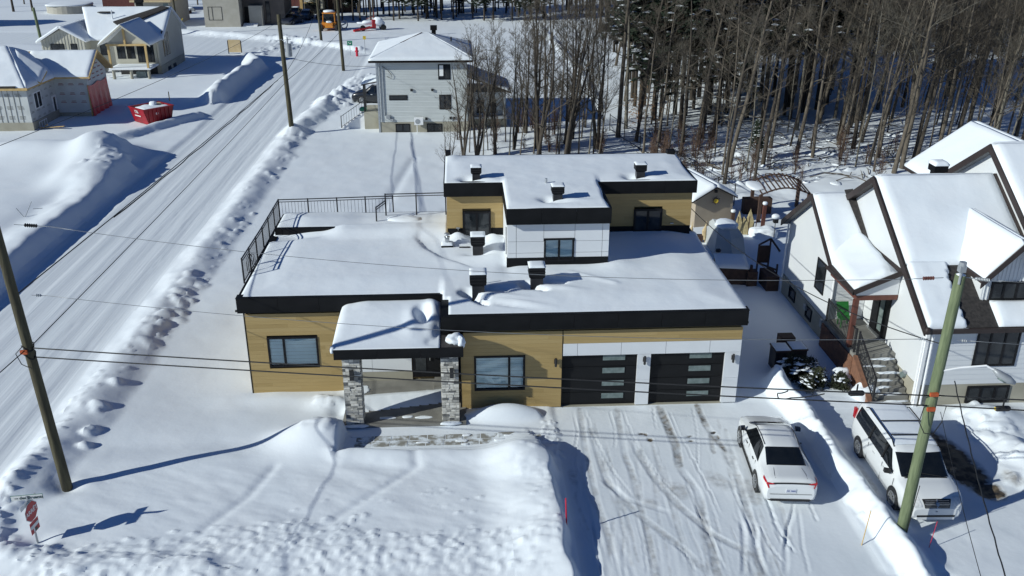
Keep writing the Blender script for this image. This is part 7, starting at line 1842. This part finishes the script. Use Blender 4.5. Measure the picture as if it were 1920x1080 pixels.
def kit(seed, H, r0, tm, bm, **k):
    T, Br = grow(seed, H, r0, **k); return [('trunk', np_mesh('trunk', T, M[tm])), ('crown', np_mesh('crown', Br, M[bm]))]
bigA = [kit(s, 17, .145, tm, bm, nb=(17, 21), first=.32, spread=.95, dens=1.75) for s, tm, bm in ((11, 'bark', 'twig'), (12, 'barkdark', 'twig'), (13, 'bark', 'twigpale'), (14, 'barkpale', 'twigpale'), (15, 'bark', 'twig'))]
slim = [kit(s, 13, .06, tm, bm, nb=(16, 20), first=.22, spread=.7, crook=.055, dens=1.4) for s, tm, bm in ((21, 'bark', 'twig'), (22, 'barkpale', 'twigpale'), (23, 'bark', 'twig'), (24, 'barkdark', 'twig'))]
multi = [kit(s, 10.5, .11, 'barkdark', 'twig', nb=(9, 12), first=.18, spread=.75, forks=3, crook=.08, up=.6, dens=1.1) for s in (31, 32, 33)]
brush = [kit(s, 2.6, .018, 'brushtwig', 'brushtwig', nb=(6, 8), first=.15, spread=.8, forks=6, levels=2, sides=(3, 3, 3)) for s in (41, 42)]
def conifer(seed, H, R_, bare=.25, snow=.25):
    rg = random.Random(seed); T = MB(); N = MB(); S_ = MB()
    T.tube([(0, 0, -.3), (0, 0, H*.5), (0, 0, H)], [.17, .11, .02], 7, False)
    z = H*bare
    while z < H*.98:
        t = (z/H-bare)/(1-bare); L = R_*(1-t)**.75*rg.uniform(.75, 1.15)+.25
        for k in range(rg.randint(6, 8)):
            a = rg.uniform(0, 2*PI); d = Vector((math.cos(a), math.sin(a), 0)); side = Vector((-d.y, d.x, 0)); droop = rg.uniform(.12, .35); l = L*rg.uniform(.7, 1.1)
            n = 4; prev = None
            T.tube([(0, 0, z), tuple(d*l*.5+Vector((0, 0, z+.02))), tuple(d*l+Vector((0, 0, z-droop*l)))], [.025, .015, .005], 3, False)
            for i in range(n):
                f = (i+.6)/n; c = d*l*f+Vector((0, 0, z+.05-droop*l*f*f)); w = l*.34*(1.05-f*.7)+.08
                for j in range(10):
                    b = c+side*rg.uniform(-w, w)+Vector((0, 0, rg.uniform(-.10, .06))); e = (side*rg.choice((-1, 1))*rg.uniform(.4, 1)+d*rg.uniform(.3, 1)).normalized()*rg.uniform(.28, .52); g = e.cross(Vector((0, 0, 1))).normalized()*rg.uniform(.07, .14)
                    N.add([b-g, b+e*.6-g*1.3+Vector((0, 0, -.05)), b+e+Vector((0, 0, -.12)), b+e*.6+g*1.3+Vector((0, 0, -.03)), b+g], [(0, 1, 2, 3), (0, 3, 4, 4)])
                    if rg.random() < .5: N.add([b, b+e*.8+Vector((0, 0, -.22)), b+e*.5+Vector((0, 0, -.02)), b+e*.1+Vector((0, 0, .08))], [(0, 1, 2, 3)])
                if rg.random() < snow and f > .3:
                    c2 = c+Vector((0, 0, .06)); u = d*rg.uniform(.16, .50); v = side*rg.uniform(.12, .36)
                    S_.add([c2-u-v*.4, c2-v, c2+u-v*.3, c2+u+v*.4, c2+v, c2-u+v*.5, c2+Vector((0, 0, .09))], [(0, 1, 6, 6), (1, 2, 6, 6), (2, 3, 6, 6), (3, 4, 6, 6), (4, 5, 6, 6), (5, 0, 6, 6)])
        z += H*.035*rg.uniform(.8, 1.2)
    return [('trunk', np_mesh('trunk', T, M['barkdark'])), ('foliage', np_mesh('foliage', N, M['needle'])), ('snow_load', np_mesh('snow_load', S_, M['roofsnow']))]
con = [conifer(s, H, R_, b, sn_) for s, H, R_, b, sn_ in ((51, 15, 3.0, .42, .42), (52, 11, 2.6, .30, .46), (53, 17, 3.2, .46, .40))]
def unp(px, py, z=0):
    d = cf+cr*((px-960)/1721.7)-cu*((py-540)/1721.7); t = (z-17.391)/d.z; return -3.53+d.x*t, -29.605+d.y*t
def where(px):
    return ('above the upper roof' if px < 1310 else 'above the garden shed' if px < 1400 else 'above the garden arbour' if px < 1520 else 'right of the arbour' if px < 1650 else 'over the snowy gables' if px < 1800 else 'near the right picture edge')
def depth(y): return 'front' if y < 48 else 'middle' if y < 72 else 'back'
rg = random.Random(2024)
placed = []
def ok(x, y, dmin):
    for a, b in placed:
        if (a-x)**2+(b-y)**2 < dmin*dmin: return False
    placed.append((x, y)); return True
# hand-placed trees of the belt behind the wooden house (foot points read off the picture)
belt = [(868, 300, 0, 'm'), (893, 296, 0, 'm'), (905, 300, 1, 's'), (930, 290, 2, 'm'), (955, 292, 1, 's'), (975, 296, 0, 's'), (1000, 290, 2, 's'), (1012, 297, 1, 'm'), (1030, 285, 3, 's'), (1048, 292, 0, 's'),
        (1060, 296, 2, 'm'), (1085, 294, 0, 's'), (1103, 294, 1, 's'), (1112, 293, 3, 's'), (1122, 292, 2, 's'), (920, 255, 3, 's'), (985, 250, 2, 'm'), (1022, 262, 0, 's'), (1070, 262, 1, 'm'), (1098, 240, 2, 's'), (838, 330, 1, 'm'), (948, 268, 3, 's'), (1040, 245, 3, 's'), (1008, 280, 0, 'm'), (1062, 272, 1, 'm'), (1118, 280, 2, 'm'), (1090, 262, 0, 's'), (1045, 278, 1, 's'), (1130, 270, 3, 's'), (880, 285, 0, 's'), (915, 282, 3, 's'), (962, 282, 0, 'm')]
for i, (px, py, k, tp) in enumerate(belt):
    x, y = unp(px, py); lib = multi if tp == 'm' else slim; s = rg.uniform(.78, 1.0)*(.95 if tp == 'm' else .85)*(1.3 if px > 995 else 1.0)
    if i == 20: s = .42
    ok(x, y, .1)
    place('bare_tree', lib[k % len(lib)], ('several-stemmed' if tp == 'm' else 'single-stemmed')+' young leafless tree '+('in front of the grey house wall' if px < 900 else 'behind the left block of the upper roof' if px < 990 else 'behind the middle of the upper roof' if px < 1065 else 'behind the right half of the upper roof')+(', in the rear row' if py < 275 else ', in the front row'), 'tree', x, y, s, rg.uniform(0, 6.28), 'young bare trees behind the wooden house', tilt=rg.uniform(0, .06))
# large individual trees at the forest edge
edge = [(1158, 258, 'big old grey tree with a thick furrowed trunk at the fence line', 1.25, 0), (1192, 266, 'dark leaning tree right beside the big old tree', .95, 1), (1206, 290, 'slim tree in front of the fence by the upper roof corner', .62, 4), (1230, 290, 'straight slim tree right of the fence corner', .70, 2),
        (1275, 295, 'dark straight trunk rising over the upper right roof corner', .80, 1), (1358, 345, 'dark trunk rising directly behind the garden shed', .85, 1), (1317, 260, 'crooked trunk left of a pair of dark conifers', .8, 1), (1336, 262, 'crooked trunk right of a pair of dark conifers', .8, 1),
        (1413, 345, 'dark thin trunk behind the garden arbour', .7, 1), (1445, 275, 'tall trunk above the garden arbour', .9, 0), (1494, 245, 'light grey trunk in the middle of the wood', .9, 3), (1572, 262, 'thick dark trunk in the blue forest shade', 1.05, 1), (1652, 253, 'dark trunk left of the leaning forked tree', 1.0, 1),
        (1676, 325, 'forked leaning tree just behind the gabled roof', 1.05, 2), (1790, 270, 'reddish brown leaning trunk over the far gable', 1.15, 0), (1815, 240, 'pair of close brown trunks over the far gable', 1.15, 0), (1866, 240, 'tall trunk near the right picture edge', 1.1, 0), (1905, 255, 'trunk at the very right edge of the wood', 1.0, 2), (1594, 240, 'second dark trunk in the blue forest shade', 1.0, 1), (1480, 225, 'dark slanting trunk behind the light grey one', .95, 1)]
for i, (px, py, lb, s, k) in enumerate(edge):
    x, y = unp(px, py); ok(x, y, .5)
    place('bare_tree', bigA[k], lb, 'tree', x, y, s, rg.uniform(0, 6.28), 'large bare trees of the wood', tilt=.05 if 'leaning' not in lb else .12)
# conifers
cpos = [(1185, 185, 2), (1208, 196, 0), (1262, 176, 2), (1295, 190, 0), (1330, 200, 2), (1362, 212, 0), (1385, 195, 2), (1425, 190, 0), (1478, 200, 0), (1515, 186, 2), (1550, 196, 0), (1400, 222, 2), (1200, 222, 0), (1238, 226, 2), (1285, 218, 2), (1320, 233, 0), (1455, 226, 0), (1505, 212, 2), (1540, 218, 0), (1215, 175, 2), (1265, 215, 0), (1310, 185, 2), (1345, 235, 1), (1375, 170, 2), (1410, 205, 0), (1490, 175, 0), (1520, 150, 2), (1600, 150, 2), (1230, 130, 2), (1330, 120, 2), (1440, 130, 2), (1190, 200, 0), (1225, 225, 1), (1250, 190, 0), (1275, 240, 2), (1300, 205, 0), (1330, 215, 2), (1360, 190, 0), (1240, 160, 2), (1300, 160, 2), (1430, 230, 0), (1470, 215, 2), (1500, 195, 2), (1530, 205, 0), (1450, 180, 2), (1395, 165, 2), (1345, 150, 0), (1560, 170, 2), (1180, 150, 2)]
for i, (px, py, k) in enumerate(cpos):
    x, y = unp(px, py); ok(x, y, .5)
    place('conifer', con[k], 'dark snow-flecked conifer, %s of the wood, %s' % (depth(y), where(px)), 'tree', x, y, rg.uniform(.95, 1.3), rg.uniform(0, 6.28), 'dark conifers in the wood')
x, y = unp(1415, 300); place('conifer', con[1], 'small snowy conifer at the wood edge behind the garden shed', 'tree', x, y, .28, 1.0, 'dark conifers in the wood')
# the wood itself: individuals nearest first
def in_wood(x, y):
    if y < 26 or y > 118: return False
    left = np.interp(y, [26, 34, 40, 46, 60, 80, 118], [14, 11.6, 10.4, 9.2, 12.5, 14.5, 17.5])
    return x > left
cnt = 0; tries = 0
while cnt < 225 and tries < 9000:
    tries += 1
    px = rg.uniform(1130, 2010); py = 30+rg.random()**.8*300
    x, y = unp(px, py)
    if not in_wood(x, y): continue
    if x < 30 and y < 30: continue
    big = rg.random() < .5
    if 1170 < px < 1570 and py > 185 and rg.random() < .5: continue
    if not ok(x, y, 1.1 if big else .8): continue
    cnt += 1
    kb, ks = rg.randrange(5), rg.randrange(4)
    tone = ('brown', 'very dark', 'brown', 'pale grey', 'brown')[kb] if big else ('brown', 'pale grey', 'brown', 'very dark')[ks]
    lab = '%s %s bare tree, %s of the wood, %s' % ('thick' if big else 'slender', tone, depth(y), where(px))
    if big: place('bare_tree', bigA[kb], lab, 'tree', x, y, rg.uniform(.8, 1.15), rg.uniform(0, 6.28), 'bare trees of the wood', tilt=rg.uniform(0, .10))
    else: place('bare_tree', slim[ks], lab, 'tree', x, y, rg.uniform(.75, 1.2), rg.uniform(0, 6.28), 'thin bare trees of the wood', tilt=rg.uniform(0, .10))
# brush: low twiggy undergrowth at the edge of the wood and along the belt
for i in range(84):
    if i < 36: px, py = rg.uniform(1215, 1340), rg.uniform(268, 345)
    elif i < 62: px, py = rg.uniform(850, 1130), rg.uniform(235, 300)
    else: px, py = rg.uniform(1370, 1680), rg.uniform(270, 345)
    x, y = unp(px, py)
    if y < 24.5: continue
    place('brush', brush[i % 2], 'reddish leafless brush '+('behind the garden shed' if i < 36 else 'among the young trees behind the upper roof' if i < 58 else 'between the arbour and the forked leaning tree'), 'bush', x, y, rg.uniform(.5, 1.1), rg.uniform(0, 6.28), 'leafless brush under the trees')
# the far wood beyond: one mass
FV = []; FF = []; nV = 0
lowT, lowB = grow(77, 17, .2, levels=2, nb=(12, 14), first=.3, sides=(4, 3, 3), dens=1.4); lo = MB(); lo.V = lowT.V+lowB.V; lo.F = lowT.F+[tuple(i+len(lowT.V) for i in f) for f in lowB.F]
low2 = np.array([tuple(v) for v in lo.V]); lowF = np.array([f if len(f) == 4 else (f[0], f[1], f[2], f[2]) for f in lo.F])
far_pts = []
for i in range(620):
    for _ in range(30):
        px = rg.uniform(1040, 2060); x, y = unp(px, rg.uniform(-25, 110))
        if y > 76 and y < 230 and x > np.interp(y, [92, 118, 200], [15.5, 17.5, 16]): break
    far_pts.append((x, y))
for i in range(110): far_pts.append((rg.uniform(-26, 20), rg.uniform(118.5, 140)))
for x, y in far_pts:
    a = rg.uniform(0, 6.28); s = rg.uniform(.75, 1.1)*(.75 if x < 16 else 1); c_, s_ = math.cos(a), math.sin(a)
    v = low2.copy()*s; v[:, :2] = np.stack([v[:, 0]*c_-v[:, 1]*s_, v[:, 0]*s_+v[:, 1]*c_], 1); v += (x, y, 0); FV.append(v); FF.append(lowF+nV); nV += len(v)
o = array_mesh('far_wood', np.concatenate(FV), np.concatenate(FF), M['barkdark'], None, False); o['kind'] = 'stuff'; o['label'] = 'far leafless wood closing the view beyond the fields'
# evergreen mass along the far field edge
for i in range(34):
    x = rg.uniform(-27, 10); y = rg.uniform(118, 132); place('conifer', con[rg.randrange(3)], 'dark evergreen in the row closing the far white field', 'tree', x, y, rg.uniform(.6, .95), rg.uniform(0, 6.28), 'evergreens beyond the far field')
for i in range(14):
    x = rg.uniform(20, 75); y = rg.uniform(95, 125); place('conifer', con[rg.randrange(3)], 'dark conifer deep in the wood', 'tree', x, y, rg.uniform(.8, 1.1), rg.uniform(0, 6.28), 'dark conifers in the wood')
# two thick trunks and garden clutter at the far top left
for x, y, s, lb in ((-77.5, 133.5, 1.0, 'thick trunk left of the round pool'), (-74.6, 134.0, .95, 'thick trunk just in front of the round pool'), (-84, 140, .9, 'tree at the far top left corner')):
    place('bare_tree', bigA[1], lb, 'tree', x, y, s*1.25, rg.uniform(0, 6), 'trees at the far top left')
for i in range(12): place('bare_tree', bigA[i % 5], 'bare tree behind the far left gardens', 'tree', rg.uniform(-95, -36), rg.uniform(140, 165), rg.uniform(.7, 1), rg.uniform(0, 6), 'bare trees behind the far left gardens')
# snowy boughs, logs and lumps on the forest floor
m = MB()
for i in range(240):
    px, py = rg.uniform(1180, 1700), rg.uniform(225, 345); x, y = unp(px, py)
    if y < 24: continue
    z = ground_at(x, y); a = rg.uniform(0, PI); L_ = rg.uniform(.3, 2.2); m.tube([(x, y, z+.03), (x+math.cos(a)*L_*.5, y+math.sin(a)*L_*.5, z+rg.uniform(.05, .25)), (x+math.cos(a)*L_, y+math.sin(a)*L_, z+rg.uniform(0, .2))], [.035, .03, .01], 4, False)
o = m.build('fallen_branches', M['twig'], None); tag(o, 'fallen branches and sticks scattered over the snowy forest floor', None, None, 'stuff')
V_, F_, n_ = [], [], 0
base = MB(); k_ = 7
for i in range(4):
    th = PI*.5*i/4
    for j in range(8): ph = 2*PI*j/8; base.V.append((math.cos(th)*math.cos(ph), math.cos(th)*math.sin(ph), math.sin(th)))
base.V.append((0, 0, 1))
for i in range(3):
    for j in range(8): base.F.append((i*8+j, i*8+(j+1) % 8, (i+1)*8+(j+1) % 8, (i+1)*8+j))
for j in range(8): base.F.append((24+j, 24+(j+1) % 8, 32, 32))
bv, bf = np.array(base.V), np.array(base.F)
for i in range(330):
    px, py = rg.uniform(1180, 1720), rg.uniform(235, 350); x, y = unp(px, py)
    if y < 24: continue
    a = rg.uniform(0, 6.28); r = rg.uniform(.08, .42); v = bv*(r*rg.uniform(.7, 2.2), r, r*rg.uniform(.2, .6)); v = v*(1+.25*np.sin(bv[:, [1, 2, 0]]*4+i)); v[:, :2] = np.stack([v[:, 0]*math.cos(a)-v[:, 1]*math.sin(a), v[:, 0]*math.sin(a)+v[:, 1]*math.cos(a)], 1)
    V_.append(v+(x, y, ground_at(x, y)-.06)); F_.append(bf+n_); n_ += len(v)
o = array_mesh('snow_lumps', np.concatenate(V_), np.concatenate(F_), M['snow'], None, True); tag(o, 'snow lumps on stumps and rocks of the forest floor', None, None, 'stuff')
# shrubs by the bins: evergreen leaves under snow
def shrub(seed, R_, Hh):
    rg2 = random.Random(seed); N = MB(); S_ = MB(); T = MB()
    for i in range(26): a = rg2.uniform(0, 2*PI); T.tube([(0, 0, 0), (math.cos(a)*R_*.5, math.sin(a)*R_*.5, Hh*.5), (math.cos(a)*R_*.9, math.sin(a)*R_*.9, Hh*rg2.uniform(.4, 1))], [.02, .012, .005], 3, False)
    for i in range(2200):
        a = rg2.uniform(0, 2*PI); q = rg2.random()**.5; z = rg2.uniform(.05, 1); rr = R_*q*math.sqrt(max(0, 1-(z*.85)**2))*(.8+.3*math.sin(a*3+seed)); b = Vector((math.cos(a)*rr, math.sin(a)*rr, z*Hh))
        e = Vector((rg2.uniform(-1, 1), rg2.uniform(-1, 1), rg2.uniform(-.6, .8))).normalized()*rg2.uniform(.05, .12); g = e.cross(Vector((0, .3, 1))).normalized()*.03; N.add([b-g, b+e*.5-g, b+e, b+e*.5+g], [(0, 1, 2, 3)])
    for i in range(26):
        a = rg2.uniform(0, 2*PI); q = rg2.random()**.5*R_*.85; z = Hh*(.93-.5*(q/R_)**2); r = rg2.uniform(.04, .12)
        v = bv*(1+.35*np.sin(bv[:, [1, 2, 0]]*5+i))*(r*rg2.uniform(.8, 1.6), r*.7, r*.32)+(math.cos(a)*q, math.sin(a)*q, z); S_.add([tuple(p) for p in v], [tuple(f) for f in bf])
    return [('stem', np_mesh('stem', T, M['barkdark'])), ('foliage', np_mesh('foliage', N, M['shrubleaf'])), ('snow_load', np_mesh('snow_load', S_, M['roofsnow']))]
sh = [shrub(3, .62, .85), shrub(4, .5, .7)]
for i, (x, y, s, lb) in enumerate(((9.3, 1.6, 1.15, 'largest snowed evergreen shrub beside the dark bins'), (10.1, 1.2, 1.0, 'evergreen shrub in the middle of the row near the stairs'), (9.9, 2.0, .9, 'evergreen shrub behind the front row by the bins'), (10.9, .9, .9, 'evergreen shrub nearest the entry stairs'), (9.6, .8, .7, 'small evergreen shrub at the end of the snow bank'))):
    place('evergreen_shrub', sh[i % 2], lb, 'shrub', x, y, s, i*1.3, 'evergreen shrubs between the driveways')
for x, y, s in ((11.6, .2, .5), (11.2, 1.5, .4)): tag(blob('snow_hump', (x, y, .15), (s, s*.8, .35), None, seed=int(x*9), n=12, rough=.3), 'rounded snow hump at the foot of the entry stairs' if x > 11.4 else 'rounded snow hump between shrubs and brick stair base', 'snow heap')
# withered beech leaves holding on in the understorey
x, y = unp(1200, 235)
N = MB(); 
for i in range(900):
    b = Vector((rg.gauss(0, .9), rg.gauss(0, .9), abs(rg.gauss(1.6, .9)))); e = Vector((rg.uniform(-1, 1), rg.uniform(-1, 1), rg.uniform(-1, .3)))*.07; g = Vector((rg.uniform(-1, 1), rg.uniform(-1, 1), rg.uniform(-1, 1)))*.04; N.add([b-g, b+e, b+g, b-e], [(0, 1, 2, 3)])
place('beech_sapling', [('trunk', brush[0][0][1]), ('crown', brush[0][1][1]), ('foliage', np_mesh('foliage', N, M['deadleaf']))], 'young beech keeping its orange withered leaves beside the big old tree', 'tree', x, y, 1.0, 0, None)
